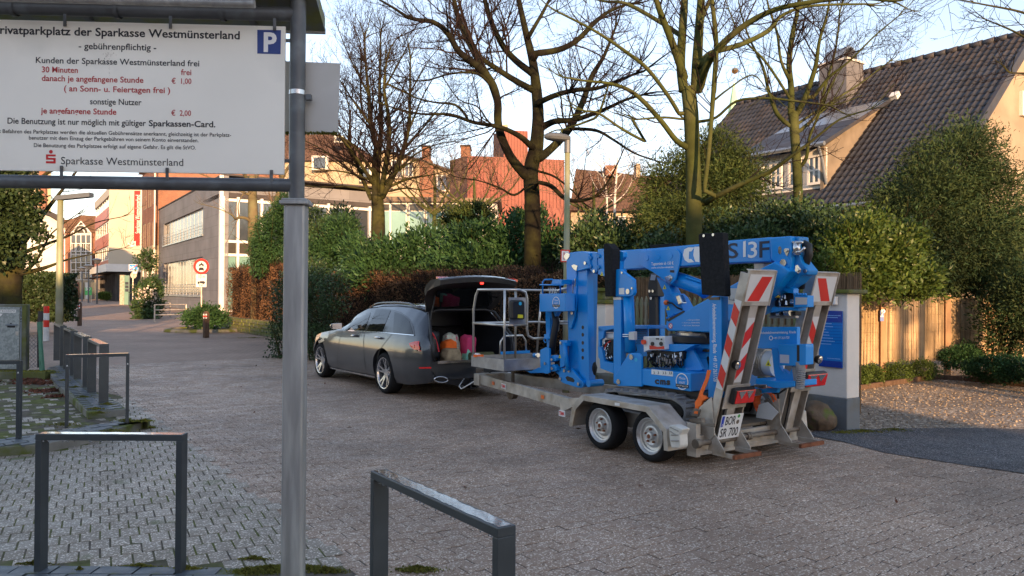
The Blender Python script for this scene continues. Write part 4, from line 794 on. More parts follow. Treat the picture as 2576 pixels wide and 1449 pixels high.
# tree A: many-stemmed pollard left of centre, crop 'H'
_fan = []
import itertools
for i, (x0, y0, x1, y1, w) in enumerate([(410, 1240, 190, 930, 20), (400, 1200, 100, 1040, 14), (420, 1230, 60, 1150, 12), (430, 1300, 40, 1270, 14), (500, 1240, 700, 1090, 16), (520, 1270, 800, 1190, 16), (520, 1300, 760, 1290, 12), (510, 1180, 760, 980, 12)]):
    _fan.append(([(x0, y0, w*1.5), ((x0+x1)/2, (y0+y1)/2-18, w), (x1, y1, w*.6), (x1+(x1-x0)*.45, y1-30, w*.3)], 0, [-1.2, .8, -.6, 1.0][i % 4]))
tree_from('pollard_tree', 'bare pollarded tree with many upright stems left of the big spreading tree', 23.0,
    [([(450, 1560, 95), (450, 1440, 88), (440, 1320, 80)], .2)],
    [([(430, 1380, 46), (425, 1200, 40), (435, 1000, 36), (400, 850, 32), (385, 640, 26), (365, 440, 16), (358, 260, 11)], 0, .6),
     ([(470, 1340, 44), (490, 1180, 38), (520, 1000, 34), (520, 800, 28), (490, 600, 20), (505, 420, 13)], .2, -.6),
     ([(440, 1300, 36), (455, 1050, 34), (470, 850, 32), (460, 640, 24), (462, 440, 16), (468, 205, 9)], .1, .9),
     ([(480, 1340, 36), (560, 1180, 32), (620, 1020, 28), (660, 840, 26), (665, 640, 18), (668, 420, 10)], .1, -1.2),
     ([(400, 1350, 34), (350, 1230, 28), (300, 1100, 22), (250, 960, 18), (260, 800, 12), (230, 640, 8)], 0, 1.0),
     ([(385, 640, 16), (300, 480, 12), (230, 330, 8), (180, 200, 5)], 0, 1.2), ([(470, 640, 18), (560, 480, 12), (640, 330, 8), (700, 230, 5)], 0, -1), ([(620, 1020, 22), (760, 860, 14), (860, 740, 9), (960, 640, 5)], 0, 1), ([(300, 1100, 18), (180, 900, 12), (100, 740, 8), (60, 600, 5)], 0, -1), ([(400, 850, 20), (290, 700, 12), (200, 560, 8), (120, 460, 5)], .3, -.8), ([(660, 640, 14), (740, 500, 9), (800, 400, 6), (860, 330, 4)], 0, .8), ([(350, 1230, 20), (200, 1110, 14), (60, 1010, 9), (-60, 950, 5)], 0, .8), ([(560, 1180, 20), (700, 1050, 13), (850, 980, 8), (960, 960, 5)], 0, -1.2),
     ([(640, 930, 20), (700, 780, 14), (760, 640, 9), (830, 520, 6)], -.4, .5), ([(400, 850, 20), (340, 740, 14), (330, 520, 12), (335, 330, 9), (300, 220, 6)], .2, .8),
     ([(430, 1180, 26), (370, 1110, 20), (300, 1010, 14), (200, 930, 10), (80, 880, 7)], 0, -1)]+_fan,
    [(7.0, .55, .42, 2.0), (5.0, .45, .45, .9), (4.5, .5, .6, .45)], M_bark, M_twig, 'H', 12, up=.10, spread=.85, tmin=.12)
# tree C: tall green-barked tree right of centre, crop 'h'
tree_from('tall_mossy_tree', 'tall bare tree with green mossy trunk standing behind the blue lifting machine', 14.2,
    [([(530, 1500, 84), (530, 1250, 80), (530, 1000, 76), (525, 800, 72), (515, 560, 74), (500, 430, 70)], .0), ([(480, 450, 50), (465, 330, 44), (470, 200, 42), (480, 60, 38), (490, -120, 28), (490, -300, 16)], .4), ([(540, 460, 56), (545, 320, 52), (555, 150, 44), (565, 0, 38), (575, -200, 26), (580, -380, 14)], -.3)],
    [([(480, 380, 44), (450, 290, 40), (410, 180, 36), (370, 80, 32), (340, -10, 26), (300, -150, 16)], 0, -.9),
     ([(455, 560, 22), (400, 470, 20), (300, 340, 20), (200, 260, 18), (100, 190, 16), (0, 130, 13), (-140, 60, 9)], 0, -2.0),
     ([(500, 730, 34), (440, 690, 28), (370, 600, 26), (280, 500, 24), (200, 440, 20), (100, 410, 16), (0, 400, 12), (-120, 380, 8)], 0, -1.6),
     ([(480, 590, 12), (380, 580, 12), (250, 590, 9)], 0, -.8),
     ([(560, 440, 40), (590, 330, 40), (650, 240, 36), (760, 140, 32), (900, 60, 28), (1050, 20, 24), (1300, -10, 18), (1500, 5, 12)], 0, -2.4),
     ([(560, 320, 40), (620, 260, 30), (760, 220, 26), (900, 150, 24), (960, 80, 18), (1100, 30, 14), (1380, 20, 9)], -.2, 1.6),
     ([(590, 1000, 34), (640, 970, 26), (760, 910, 24), (900, 850, 22), (1000, 780, 18), (1120, 690, 14), (1250, 590, 10), (1400, 540, 6)], 0, -2.6),
     ([(560, 600, 16), (640, 580, 14), (740, 500, 13), (880, 485, 12), (1040, 500, 10), (1200, 520, 8)], 0, -1.6),
     ([(580, 940, 24), (600, 780, 22), (612, 640, 22), (628, 430, 24), (640, 240, 24), (632, 120, 24), (618, -20, 20), (600, -260, 12)], -.5, -.3),
     ([(625, 500, 12), (700, 440, 9), (820, 370, 7), (900, 460, 5)], -.6, -.6),
     ([(470, 180, 26), (380, 120, 22), (200, 20, 18), (80, 5, 12), (-60, -40, 8)], .3, 1.6), ([(560, 120, 28), (600, 20, 22), (680, -80, 14)], -.3, 1.2),
     ([(110, 410, 8), (60, 560, 14), (0, 600, 12), (-120, 640, 8)], -.8, .4), ([(290, 700, 14), (180, 640, 14), (60, 560, 12), (0, 550, 10)], -1, -.4)],
    [(3.6, .34, .3, 1.7), (5.6, .5, .45, 1.0), (5.2, .55, .6, .5)], M_barkg, M_twig, 'h', 13, up=.07)
# tree D: many stems in front of the tiled house, crop 'h'
tree_from('multi_stem_tree', 'bare forked tree with yellowish stems in front of the tiled house dormer', 16.5,
    [([(1050, 1150, 46), (1045, 1000, 46), (1040, 850, 44), (1030, 700, 44), (1020, 560, 50)], 0)],
    [([(1010, 560, 36), (1010, 430, 30), (1000, 320, 28), (1015, 180, 26), (1040, 60, 20), (1060, -80, 12)], 0, .6),
     ([(1040, 560, 34), (1080, 480, 28), (1130, 330, 22), (1150, 200, 16), (1190, 60, 12), (1210, -80, 8)], 0, -.8),
     ([(1000, 620, 22), (940, 560, 22), (900, 450, 18), (870, 330, 14), (800, 180, 10), (760, 60, 7)], 0, .8),
     ([(1005, 400, 20), (960, 300, 14), (940, 160, 12), (900, 40, 10), (880, -60, 6)], .1, -.6),
     ([(1060, 640, 20), (1140, 560, 16), (1180, 420, 14), (1230, 240, 10), (1250, 60, 8)], 0, .8),
     ([(1050, 830, 20), (1085, 780, 18), (1100, 680, 14), (1150, 560, 12)], .1, -.5),
     ([(1120, 480, 20), (1200, 380, 14), (1300, 300, 10), (1420, 180, 8), (1540, 80, 6)], 0, -1.2), ([(1000, 480, 14), (880, 300, 12), (760, 180, 8), (700, 40, 6)], 0, -.8), ([(1030, 620, 16), (1180, 520, 12), (1340, 420, 9), (1500, 300, 6)], 0, 1.5)],
    [(6.0, .45, .4, 1.6), (5.6, .5, .5, .9), (5.0, .55, .6, .45)], M_barkg, M_twig, 'h', 14, up=.12)
# twigs hanging in from the top right corner belong to a tree beyond the frame
tree_from('overhanging_tree', 'bare tree beyond the right edge whose twigs hang into the sky', 12.0,
    [([(2560, 1500, 60), (2560, 900, 56), (2540, 300, 48), (2500, -200, 40)], 0)],
    [([(2500, 100, 30), (2300, 120, 20), (2150, 60, 12), (1950, 20, 8), (1750, -20, 5)], 0, -1.5), ([(2520, 300, 26), (2300, 260, 18), (2120, 160, 10), (1980, 100, 6)], 0, 1.2), ([(2500, -50, 30), (2250, -120, 18), (2000, -100, 10), (1800, -60, 6)], 0, .5), ([(2540, 500, 20), (2250, 380, 12), (2100, 360, 7)], 0, -1)],
    [(4.4, .4, .35, 1.3), (4.4, .5, .5, .7), (3.6, .55, .6, .35)], M_bark, M_twig, 'h', 15, up=-.03)
# two trunks by the hedge end, crop 'B'
tree_from('hedge_end_tree', 'bare light-barked tree with two leaning trunks above the brown hedge end', 33.0,
    [([(1345, 1250, 130), (1340, 960, 115), (1320, 760, 105), (1300, 560, 110), (1300, 300, 105), (1295, 100, 95), (1290, -120, 80)], 0), ([(1400, 830, 70), (1430, 660, 62), (1500, 400, 58), (1545, 200, 60), (1580, 60, 55), (1620, -150, 50)], .4)],
    [([(1300, 420, 40), (1240, 350, 34), (1150, 335, 30), (1110, 350, 26), (1060, 300, 12), (900, 230, 9), (780, 200, 6)], 0, -1.5), ([(1320, 420, 36), (1400, 340, 26), (1480, 270, 22), (1560, 160, 14), (1640, 60, 10)], 0, 1), ([(1150, 335, 16), (1140, 200, 12), (1180, 100, 8)], -.5, 0),
     ([(1290, 60, 50), (1200, -150, 40), (1000, -400, 25), (800, -600, 12)], 0, -3), ([(1300, -50, 50), (1420, -300, 40), (1500, -600, 25)], 0, 2), ([(1600, -80, 40), (1800, -400, 25), (1900, -700, 12)], 0, 1), ([(1290, 100, 30), (1050, 0, 20), (700, -150, 12), (400, -200, 8)], 0, -2)],
    [(4, .4, .3, 2.2), (3.6, .5, .5, 1.1), (3, .55, .6, .6)], mat('light_bark', (.15, .12, .065), .85, var=.3, vs=3, bump=.6, bs=14, c2=(.12, .115, .06), c2s=1.5), M_twigl, 'B', 16)
# birches far behind
for i, (pts, Y) in enumerate([([(2120, 1450, 34), (2110, 1000, 30), (2130, 700, 24), (2140, 560, 16), (2150, 420, 8)], 40), ([(2010, 1450, 26), (2015, 950, 22), (1980, 700, 18), (1940, 560, 10), (1900, 420, 6)], 42)]):
    tree_from('birch_tree', ['slender white birch in front of the brown tiled roof', 'thinner leaning birch left of the slender white birch'][i], Y, [(pts, 0)], [([(p[0], p[1], 12), (p[0]+dx, p[1]-120, 8), (p[0]+dx*1.6, p[1]-260, 4)], 0, 1) for p in pts[1:4] for dx in (-120, 130)], [(4, .5, .4, 2.0), (3, .5, .5, 1.0), (2.5, .5, .5, .5)], M_birch, M_twigl, 'E', 20+i, group='birches behind the lamp post')
for i, (x, y, s_, Y) in enumerate([(1090, 560, 1.0, 48), (1490, 560, .8, 46), (1190, 550, .8, 47)]):
    tree_from('background_tree', ['bare tree low behind the laurel and in front of the red wall', 'pinkish bare tree right of the lamp post', 'small bare tree left of the spreading trunk', 'bare far tree behind the white sign back', 'golden bare far tree beside the sign canopy'][i], Y, [([(x, y+120, 12), (x+2, y, 10), (x+4, y-60*s_, 8), (x+2, y-130*s_, 5)], 0)], [([(x+2, y-20, 6), (x+dx, y-80*s_, 4), (x+dx*1.5, y-150*s_, 2)], 0, dx*.03) for dx in (-60, -35, 35, 60, -80, 85)], [(4.5, .6, .5, 2.4), (3, .5, .5, 1.2), (2, .5, .5, .7)], M_barkg, M_twigl, '', 30+i)
# ---- hedges
def hedge(name, label, F, s0, s1, l0, l1, z0, z1, m, n, size, twigm=None, ntw=0, bump=.12, cat='hedge', aspect=.6, group=None, up=.1):
    """clipped hedge: leaves and twig ends on the outer shell and a little inside"""
    th = thing(name, label, cat, tuple(F.P((s0+s1)/2, (l0+l1)/2, 0)), 0, group)
    A = [(s1-s0)*(z1-z0)*2, (l1-l0)*(z1-z0)*2, (s1-s0)*(l1-l0)*1.3]; A = np.array(A)/sum(A); f = RNG.choice(3, n, p=A); a = RNG.uniform(0, 1, (n, 3)); sg = (RNG.uniform(0, 1, n) < .62)
    dpt = np.abs(RNG.normal(0, .10, n))
    a[f == 0, 1] = np.where(sg[f == 0], dpt[f == 0]/(l1-l0), 1-dpt[f == 0]/(l1-l0)); a[f == 1, 0] = np.where(sg[f == 1], dpt[f == 1]/(s1-s0), 1-dpt[f == 1]/(s1-s0)); a[f == 2, 2] = 1-dpt[f == 2]/(z1-z0)
    s = s0+(s1-s0)*a[:, 0]; l = l0+(l1-l0)*a[:, 1]; z = z0+(z1-z0)*a[:, 2]
    wv = bump*(np.sin(s*2.1+z*1.3)+np.sin(s*4.7+1.7)*.5+np.sin(z*5+s)*.4); l = l+wv*.5; z = z+wv*(a[:, 2])
    P = F.O+F.U*s[:, None]+F.N*l[:, None]+np.array([0, 0, 1])*z[:, None]
    foliage('foliage', P, m, th, size, aspect, up, None, .4)
    if ntw:
        rnd = random.Random(5); tw = []
        for _ in range(ntw):
            s_ = rnd.uniform(s0, s1); l_ = rnd.uniform(l0, l1); top = rnd.random()
            p = F.P(s_, l0+rnd.random()*.25 if top < .6 else l_, rnd.uniform(z0, z1)); d = F.P(rnd.gauss(0, .6), -.5 if top < .6 else 0, .5+rnd.random())-F.O; tw.append(grow(p, d, rnd.uniform(.15, .45), .005, 4, .25, .1, rnd))
        V, FF = tubes_np([p for p, r in tw], [r for p, r in tw], 3); npmesh('twig', V, FF, twigm, th)
    mb = MB(); mb.fbox(F, s0+.18, s1-.18, l0+.2, l1-.2, max(z0, 0), z1-.2); mb.build('dark_core', M_barkd, th); return th  # solid dark block stands in for the shade inside the hedge
hedge('beech_hedge', 'long clipped brown beech hedge behind the estate car', VF, 5.4, 20.3, 3.5, 4.6, .05, 2.12, M_beech, 52000, .05, M_twig, 9000)
# taller far part of hedge beside the stone wall
hedge('beech_hedge_end', 'taller brown hedge end above the mossy stone wall', VF, 21.0, 31.5, 3.95, 5.2, .5, 2.75, M_beech, 26000, .06, M_twig, 5000)
# ivy-dark holly bush left of the car
def bush(name, label, cs, n, m, size, aspect=.5, cat='bush', per=6, rad=.1, stems=True, up=.25, group=None, inner=.45, droop=0.0, sv=.35):
    c = np.array(cs, float).mean(0); th = thing(name, label, cat, (c[0], c[1], 0), 0, group)
    P, D = blobs(cs, n//per, inner); Q, D2 = clumps(P, D, per, rad); Q[:, 2] = np.maximum(Q[:, 2], .03); foliage('foliage', Q, m, th, size, aspect, up, D2, sv, droop)
    if stems:
        tw = []; rnd = random.Random(len(label))
        for x, y, z, rx, ry, rz in cs:
            for _ in range(7): tw.append(grow((x+rnd.gauss(0, .1), y+rnd.gauss(0, .1), max(0, z-rz)), (rnd.gauss(0, .5)*rx/rz, rnd.gauss(0, .5)*ry/rz, 1), rz*1.9, .02, 6, .1, .05, rnd))
        V, FF = tubes_np([p for p, r in tw], [r for p, r in tw], 4); npmesh('stem', V, FF, M_bark, th)
    return th
def ell(x, y, Y, rx, ry, k='', d=1.0):
    """ellipsoid whose outline in the photo is centred at x,y with radii rx,ry (px)"""
    c = atY(x, y, Y, k); sc = Y/FPX; return (c[0], c[1], c[2], rx*sc, max(rx, ry)*sc*d*.7, ry*sc)
bush('holly_bush', 'dark holly bush between the front of the car and the stone wall', [ell(790, 780, 19.2, 55, 110), ell(770, 700, 19.8, 60, 60), ell(720, 860, 19.5, 45, 60), ell(835, 740, 18.6, 40, 60), ell(740, 760, 20, 50, 90), ell(800, 860, 18.6, 40, 50)], 15000, M_holly, .06, .6, per=5, rad=.08)
bush('laurel_bush', 'bright green laurel in front of the bare trees, left part of the laurel row', [ell(1000, 645, 22.5, 90, 48), ell(930, 665, 22.5, 60, 42), ell(1080, 628, 22.3, 80, 56), ell(1000, 690, 22.5, 120, 40)], 13000, M_laurel, .16, .32, per=7, rad=.12, up=.5)
bush('laurel_bush', 'broad dark laurel below the trunk of the spreading tree', [ell(1200, 615, 21.5, 90, 56), ell(1300, 615, 21, 80, 66), ell(1390, 625, 20, 60, 60), ell(1250, 665, 21, 170, 45), ell(1330, 550, 21.4, 50, 26)], 20000, M_laurel, .15, .34, per=7, rad=.12, up=.45)
bush('laurel_bush', 'laurel mass right of the lamp post behind the machine', [ell(1480, 620, 18, 60, 60), ell(1560, 640, 17.5, 60, 70), ell(1500, 570, 18.4, 40, 30), ell(1500, 700, 17.5, 70, 60), ell(1600, 710, 17, 60, 60)], 16000, M_holly, .12, .4, per=6, rad=.11, up=.35)
bush('conifer_shrub', 'olive conifer shrub peeping over the laurel row', [ell(1190, 540, 26, 60, 26), ell(1140, 560, 26, 40, 20)], 5000, M_thuja, .14, .3, per=5, rad=.1)
bush('pale_evergreen', 'dark evergreen behind the pollard tree, left end of the laurel row', [ell(860, 600, 25, 50, 60), ell(810, 640, 25, 50, 50), ell(900, 640, 24, 50, 50)], 9000, M_laurel, .12, .34, per=6, rad=.1)
# conifers
def conifer(name, label, cs, n, m, size, per=9, rad=.13, dr=.25, group=None): return bush(name, label, cs, n, m, size*1.5, .22, 'tree', per, rad, True, .15, group, .55, dr, .5)
conifer('thuja_tree', 'bushy golden green thuja behind the tall mossy trunk', [ell(1790, 420, 17.5, 75, 95, d=1), ell(1700, 480, 17.8, 90, 90), ell(1830, 480, 17, 90, 80), ell(1660, 560, 17.5, 60, 70), ell(1740, 560, 17, 120, 60), ell(1860, 430, 17.4, 55, 60), ell(1640, 620, 17.5, 50, 60)], 60000, M_thuja, .062, per=10)
conifer('yew_tree', 'large dark conifer with feathery edges in front of the house gable', [ell(2390, 430, 16.6, 110, 100), ell(2330, 520, 16.4, 130, 110), ell(2480, 520, 16.6, 100, 120), ell(2260, 560, 16.2, 90, 80), ell(2420, 620, 16.2, 150, 90), ell(2530, 640, 16.8, 70, 110), ell(2300, 660, 16, 110, 80), ell(2470, 380, 16.8, 50, 50), ell(2550, 700, 16.6, 50, 60), ell(2440, 340, 16.8, 40, 36), ell(2330, 700, 16.6, 130, 45), ell(2480, 700, 16.6, 110, 50)], 120000, M_yew, .062, per=11, rad=.15)
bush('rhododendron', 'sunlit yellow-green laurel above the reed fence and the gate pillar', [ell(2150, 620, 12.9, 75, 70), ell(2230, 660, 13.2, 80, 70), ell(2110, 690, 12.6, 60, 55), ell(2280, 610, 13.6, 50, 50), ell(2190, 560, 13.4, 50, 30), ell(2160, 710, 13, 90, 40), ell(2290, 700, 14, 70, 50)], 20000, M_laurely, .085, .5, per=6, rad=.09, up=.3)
bush('dark_holly_mass', 'dark evergreen shrubs between the mossy trunk and the sunlit laurel', [ell(1980, 560, 14.6, 100, 50), ell(1900, 640, 14, 110, 70), ell(2040, 620, 14, 80, 70), ell(1830, 600, 14.8, 70, 60), ell(1660, 650, 14.8, 60, 60), ell(2090, 560, 14.6, 50, 40), ell(1960, 700, 13.6, 120, 50), ell(1700, 700, 14.4, 80, 50), ell(1820, 710, 14, 80, 50), ell(2060, 700, 13.4, 60, 50)], 34000, M_holly, .085, .5, per=6, rad=.1, up=.3)
# low hedges and shrubs in the gravel yard
bush('box_shrub', 'bright round box shrub under the left end of the reed fence', [ell(2190, 945, 14.2, 32, 24), ell(2165, 945, 13.8, 25, 22)], 6000, M_box, .03, .6, per=5, rad=.03, stems=False, inner=.7)
bush('box_shrub', 'second box shrub right of the reed fence post', [ell(2265, 938, 14.8, 30, 26), ell(2320, 932, 15.2, 40, 24), ell(2240, 940, 14.8, 20, 22)], 8000, M_box, .03, .6, per=5, rad=.03, stems=False, inner=.7)
bush('low_laurel_hedge', 'long low laurel hedge bordering the gravel yard at right', [ell(2420, 900, 15.6, 50, 28), ell(2490, 925, 14.4, 60, 28), ell(2560, 928, 13.8, 60, 30), ell(2640, 930, 13.2, 60, 30), ell(2440, 885, 15.8, 30, 20)], 17000, M_laurel, .05, .5, per=5, rad=.04, stems=False, inner=.6)
bush('dark_corner_shrub', 'dark shrub hiding the right end of the reed fence', [ell(2530, 810, 15.4, 60, 90), ell(2580, 760, 15, 60, 100)], 12000, M_yew, .07, .4, per=8, rad=.1)
# planter shrub, street shrub
bush('planter_shrub', 'round green cherry laurel shrub in the street planter around the sign pole', [ell(500, 800, 31.4, 38, 24), ell(540, 800, 31.4, 32, 24), ell(520, 790, 31.6, 30, 20)], 5000, M_laurel, .13, .45, per=6, rad=.08, stems=False)
bush('flowering_shrub', 'loose dark shrub with pale blossoms beside the steel railings', [ell(375, 745, 47, 26, 40), ell(370, 775, 46.5, 30, 24), ell(385, 720, 47, 20, 20), ell(368, 795, 46, 24, 12)], 7000, M_holly, .22, .5, per=6, rad=.16)
P, D = blobs([ell(375, 755, 46.6, 26, 40)], 400, .6); foliage('blossoms', P, leafmat('blossom', (.6, .5, .45), (.7, .62, .5), .2), [o for o in bpy.data.objects if o.name.startswith('flowering_shrub')][0], .14, .8)
bush('street_tree_shrub', 'half bare small tree in front of the white commercial building', [ell(505, 0, 85, 1, 1)][:0]+[ell(370, 655, 75, 26, 26)], 700, M_twigl and M_holly, .3, .5, per=4, rad=.2, cat='tree')
bush('small_street_hedge', 'small clipped hedge far down the street by the shop front', [ell(262, 744, 105, 16, 8)], 1500, M_box, .3, .6, stems=False)
# left: ivy hedge, ivy-clad tree
_hx = atY(151, 700, 29.6)[0]; hedge('ivy_hedge', 'dark clipped ivy hedge behind the metal cabinet at left', Frame(_hx, 29.6, 0), 0, 1.3, -6.5, 0, .45, 2.34, M_ivy, 30000, .10, M_twigl, 1500, aspect=.8)
_t = atY(40, 700, 18.5)
tree_from('ivy_tree', 'ivy-clad leaning tree at the far left edge', 22.6,
    [([(70, 1000, 190), (90, 820, 170), (130, 640, 150), (130, 420, 140), (120, 200, 130), (100, 0, 110), (80, -300, 90)], 0), ([(20, 900, 90), (-20, 700, 80), (-60, 400, 70)], .3)],
    [([(180, 560, 60), (340, 340, 36), (480, 160, 26), (590, 20, 18), (700, -140, 10)], 0, 1), ([(200, 800, 40), (330, 770, 34), (420, 740, 24), (560, 690, 14), (800, 640, 8), (1000, 600, 5)], -.3, -1), ([(180, 640, 40), (400, 560, 24), (560, 500, 16), (760, 400, 10), (980, 350, 6)], 0, 1.2), ([(160, 820, 34), (260, 740, 28), (330, 640, 20), (420, 480, 12), (620, 330, 7)], -.3, 0), ([(100, 300, 50), (300, 60, 30), (500, -60, 20), (800, -160, 12)], 0, -1)],
    [(2.6, .35, .35, 1.2), (3, .5, .5, .6), (2, .5, .6, .35)], M_bark, M_twig, 'l', 41, spread=.8)
th = [o for o in bpy.data.objects if o.name.startswith('ivy_tree')][0]
P, D = blobs([ell(20, 520, 22.2, 44, 60), ell(20, 440, 22.2, 60, 60), ell(62, 545, 22, 34, 26), ell(0, 620, 22, 26, 50), ell(96, 590, 21.8, 22, 14), ell(70, 650, 21.8, 22, 12), ell(75, 500, 22, 26, 26), ell(20, 585, 22, 40, 30)], 2100, .45); Q, D2 = clumps(P, D, 6, .11); foliage('ivy', Q, M_ivy, th, .11, .85, .1, D2)

conifer('conifer_shrub', 'fresh green conifer between the hedge end and the sign post', [ell(690, 600, 31, 40, 70), ell(720, 540, 31, 30, 50), ell(660, 640, 31, 30, 50)], 16000, M_laurel, .10)
bush('dark_shrub', 'dark tangled evergreen under the pollarded tree right of the sign post', [ell(815, 620, 26, 50, 70), ell(860, 560, 27, 40, 40), ell(790, 560, 27, 30, 40)], 9000, M_holly, .12, .4)
_ct = copy_tree([o for o in bpy.data.objects if o.name == 'tall_mossy_tree'][0]); _ct.location = (14.6, -9.5, 0); _ct.rotation_euler = (0, 0, 1.9); _ct['label'] = 'bare tree behind the photographer that dapples the reed fence with shade'
# ================================================================== ESTATE CAR
M_tyre = mat('tyre_rubber', (.018, .018, .019), .8, var=.15, vs=8, bump=.2, bs=200)
M_paint = mat('dark_grey_car_paint', (.050, .055, .064), .30, .55, var=.03, vs=30, coat=1.0)
M_blk = mat('black_plastic', (.014, .014, .015), .45, var=.1, vs=10)
M_blkg = mat('gloss_black', (.008, .008, .01), .12, var=0, coat=.5)
M_chrome = mat('chrome', (.75, .75, .76), .12, 1, var=0)
M_alu = mat('machined_alloy', (.55, .55, .57), .25, .9, var=.08, vs=4)
M_tint = mat('tinted_glass', (.008, .010, .012), .03, var=0, spec=.6)
M_redl = mat('red_lens', (.70, .015, .015), .12, var=.15, vs=18, coat=.6)
M_redlit = mat('lit_red_lamp', (.8, .02, .02), .2, var=0, emit=(1, .03, .02, 1.2))
M_carpet = mat('boot_carpet', (.022, .022, .024), .95, var=.2, vs=30)
CL = .895
ST = np.array([  # s, zb, hwm, zbelt, hwb, zre, hwr, zc
 [9.90, .30, .42, .60, .40, .62, .30, .63], [9.80, .26, .66, .66, .62, .69, .50, .71], [9.6, .23, .80, .73, .76, .77, .62, .80], [9.3, .21, .885, .80, .84, .845, .68, .88], [8.95, .21, .92, .865, .87, .905, .70, .94],
 [8.5, .21, .925, .92, .87, .955, .72, .985], [8.15, .21, .925, .955, .865, .99, .74, 1.03], [7.9, .21, .925, .965, .86, 1.11, .70, 1.16], [7.6, .21, .925, .975, .86, 1.26, .655, 1.31], [7.2, .21, .925, .985, .86, 1.385, .62, 1.43],
 [6.8, .21, .925, .99, .86, 1.425, .61, 1.465], [6.2, .21, .925, 1.0, .86, 1.44, .605, 1.475], [5.7, .21, .925, 1.01, .855, 1.425, .60, 1.465], [5.35, .22, .915, 1.01, .845, 1.39, .59, 1.435], [5.15, .24, .90, 1.0, .83, 1.34, .585, 1.39],
 [5.0, .26, .885, .985, .82, 1.18, .64, 1.22], [4.87, .28, .86, .96, .80, 1.02, .70, 1.05], [4.78, .31, .82, .90, .77, .93, .68, .94], [4.74, .34, .77, .80, .74, .83, .66, .84]])
_S = ST[::-1, 0]
def stp(s): return [float(np.interp(s, _S, ST[::-1, i])) for i in range(1, 8)]
def sect(s):
    zb, hm, zbl, hb, zr, hr, zc = stp(s)
    kk = min(1, (zbl-zb)/.7); c = [(hm-.09, zb), (hm-.04, zb+.10*kk), (hm-.015, zb+.22*kk), (hm, zb+.36*kk), (hm-.006, zb+.50*kk), (hm-.02, zb+.62*kk), (hb+.012, zbl-.03), (hb, zbl)]
    for t in (.25, .5, .75, .93): c.append((hb+(hr-hb)*t+.028*math.sin(math.pi*t), zbl+(zr-zbl)*t))
    c += [(hr-.03, zr+(zc-zr)*.35), (hr*.7, zr+(zc-zr)*.75), (hr*.35, zc-(zc-zr)*.05), (0, zc)]
    return c
def skin(s, z):
    c = sect(s)[:12]; zz = [p[1] for p in c]; return CL-float(np.interp(z, zz, [p[0] for p in c]))
def onskin(k, x, y, off=.006):
    l = 0.0
    for _ in range(6): s, z = VF.sz(x, y, l, k); l = skin(s, z)-off
    return VF.P(s, l, z)
cx_, cy_, _z = VF.P(7.2, CL, 0)
car = thing('estate_car', 'dark grey estate car with its tailgate raised, hitched to the trailer', 'car', (cx_, cy_, 0), VF.t)
ss = sorted(set(np.round(np.concatenate([np.arange(4.74, 9.9, .11), ST[:, 0]]), 3))); b = MB(); rows = []
for s in ss:
    c = sect(s); full = [(-h, z) for h, z in c]+[(h, z) for h, z in c[::-1][1:]]; rows.append(len(b.v)); b.add([VF.P(s, CL+h, z) for h, z in full], [])
m = len(full)
for i in range(len(rows)-1):
    for j in range(m-1): b.f.append((rows[i]+j, rows[i]+j+1, rows[i+1]+j+1, rows[i+1]+j))
    b.f.append((rows[i]+m-1, rows[i], rows[i+1], rows[i+1]+m-1))
b.f.append(tuple(rows[0]+j for j in range(m))); b.f.append(tuple(rows[-1]+j for j in range(m))[::-1])
body = b.build('body', M_paint, car, smooth=True); body.data.materials.append(M_carpet)
WR, WF_ = 6.10, 8.97; WRAD = .335
cut = []
def cutter(mb): o = mb.build('cutter', M_blk, car); cut.append(o); md = body.modifiers.new('c', 'BOOLEAN'); md.operation = 'DIFFERENCE'; md.solver = 'EXACT'; md.object = o
for sw_ in (WR, WF_):
    for l0, l1 in ((-.3, .30), (CL*2-.30, CL*2+.3)):
        c = MB(); c.cyl(VF.P(sw_, l0, WRAD+.02), VF.P(sw_, l1, WRAD+.02), WRAD+.055, seg=40); cutter(c)
c = MB(); c.prism([VF.P(4.2, CL+a, z) for a, z in ((-.66, .60), (.66, .60), (.70, .75), (.70, .98), (.56, 1.335), (.40, 1.36), (-.40, 1.36), (-.56, 1.335), (-.70, .98), (-.70, .75))], VF.U*2.0); cutter(c)
bpy.context.view_layer.update(); dg = bpy.context.evaluated_depsgraph_get(); me = bpy.data.meshes.new_from_object(body.evaluated_get(dg)); body.modifiers.clear(); body.data = me
for o in cut: bpy.data.objects.remove(o)
Mc = MW[car.name]
for p in me.polygons:
    w_ = np.array(Mc @ p.center)-VF.O; s, l, z = float(w_@VF.U), float(w_@VF.N), float(w_[2]); dk = False
    for sw_ in (WR, WF_):
        r = math.hypot(s-sw_, z-WRAD-.02)
        if r < WRAD+.058 and (abs(r-WRAD-.055) < .006 or r < WRAD+.04) and abs(l-CL) < .90: dk = True
    if s < 6.25 and abs(l-CL) < .705 and .59 < z < 1.365 and s > 4.86: dk = True
    nz = (Mc.to_3x3() @ p.normal).z
    if nz < -.7 and z < .4: dk = True
    p.material_index = 1 if dk else 0
me.materials.clear(); me.materials.append(M_paint); me.materials.append(M_carpet)
try: me.set_sharp_from_angle(angle=math.radians(32))
except Exception: pass
def strip(name, k, top, bot, mt, off=.006, rows_=4, parent=car):
    """glass or trim lying on the body side between two traced lines"""
    g = MB(); n = len(top); G_ = []
    for i in range(n):
        for j in range(rows_+1):
            t = j/rows_; G_.append(onskin(k, top[i][0]*(1-t)+bot[i][0]*t, top[i][1]*(1-t)+bot[i][1]*t, off))
    g.add(G_, [(i*(rows_+1)+j, i*(rows_+1)+j+1, (i+1)*(rows_+1)+j+1, (i+1)*(rows_+1)+j) for i in range(n-1) for j in range(rows_)]); return g.build(name, mt, parent, smooth='all')
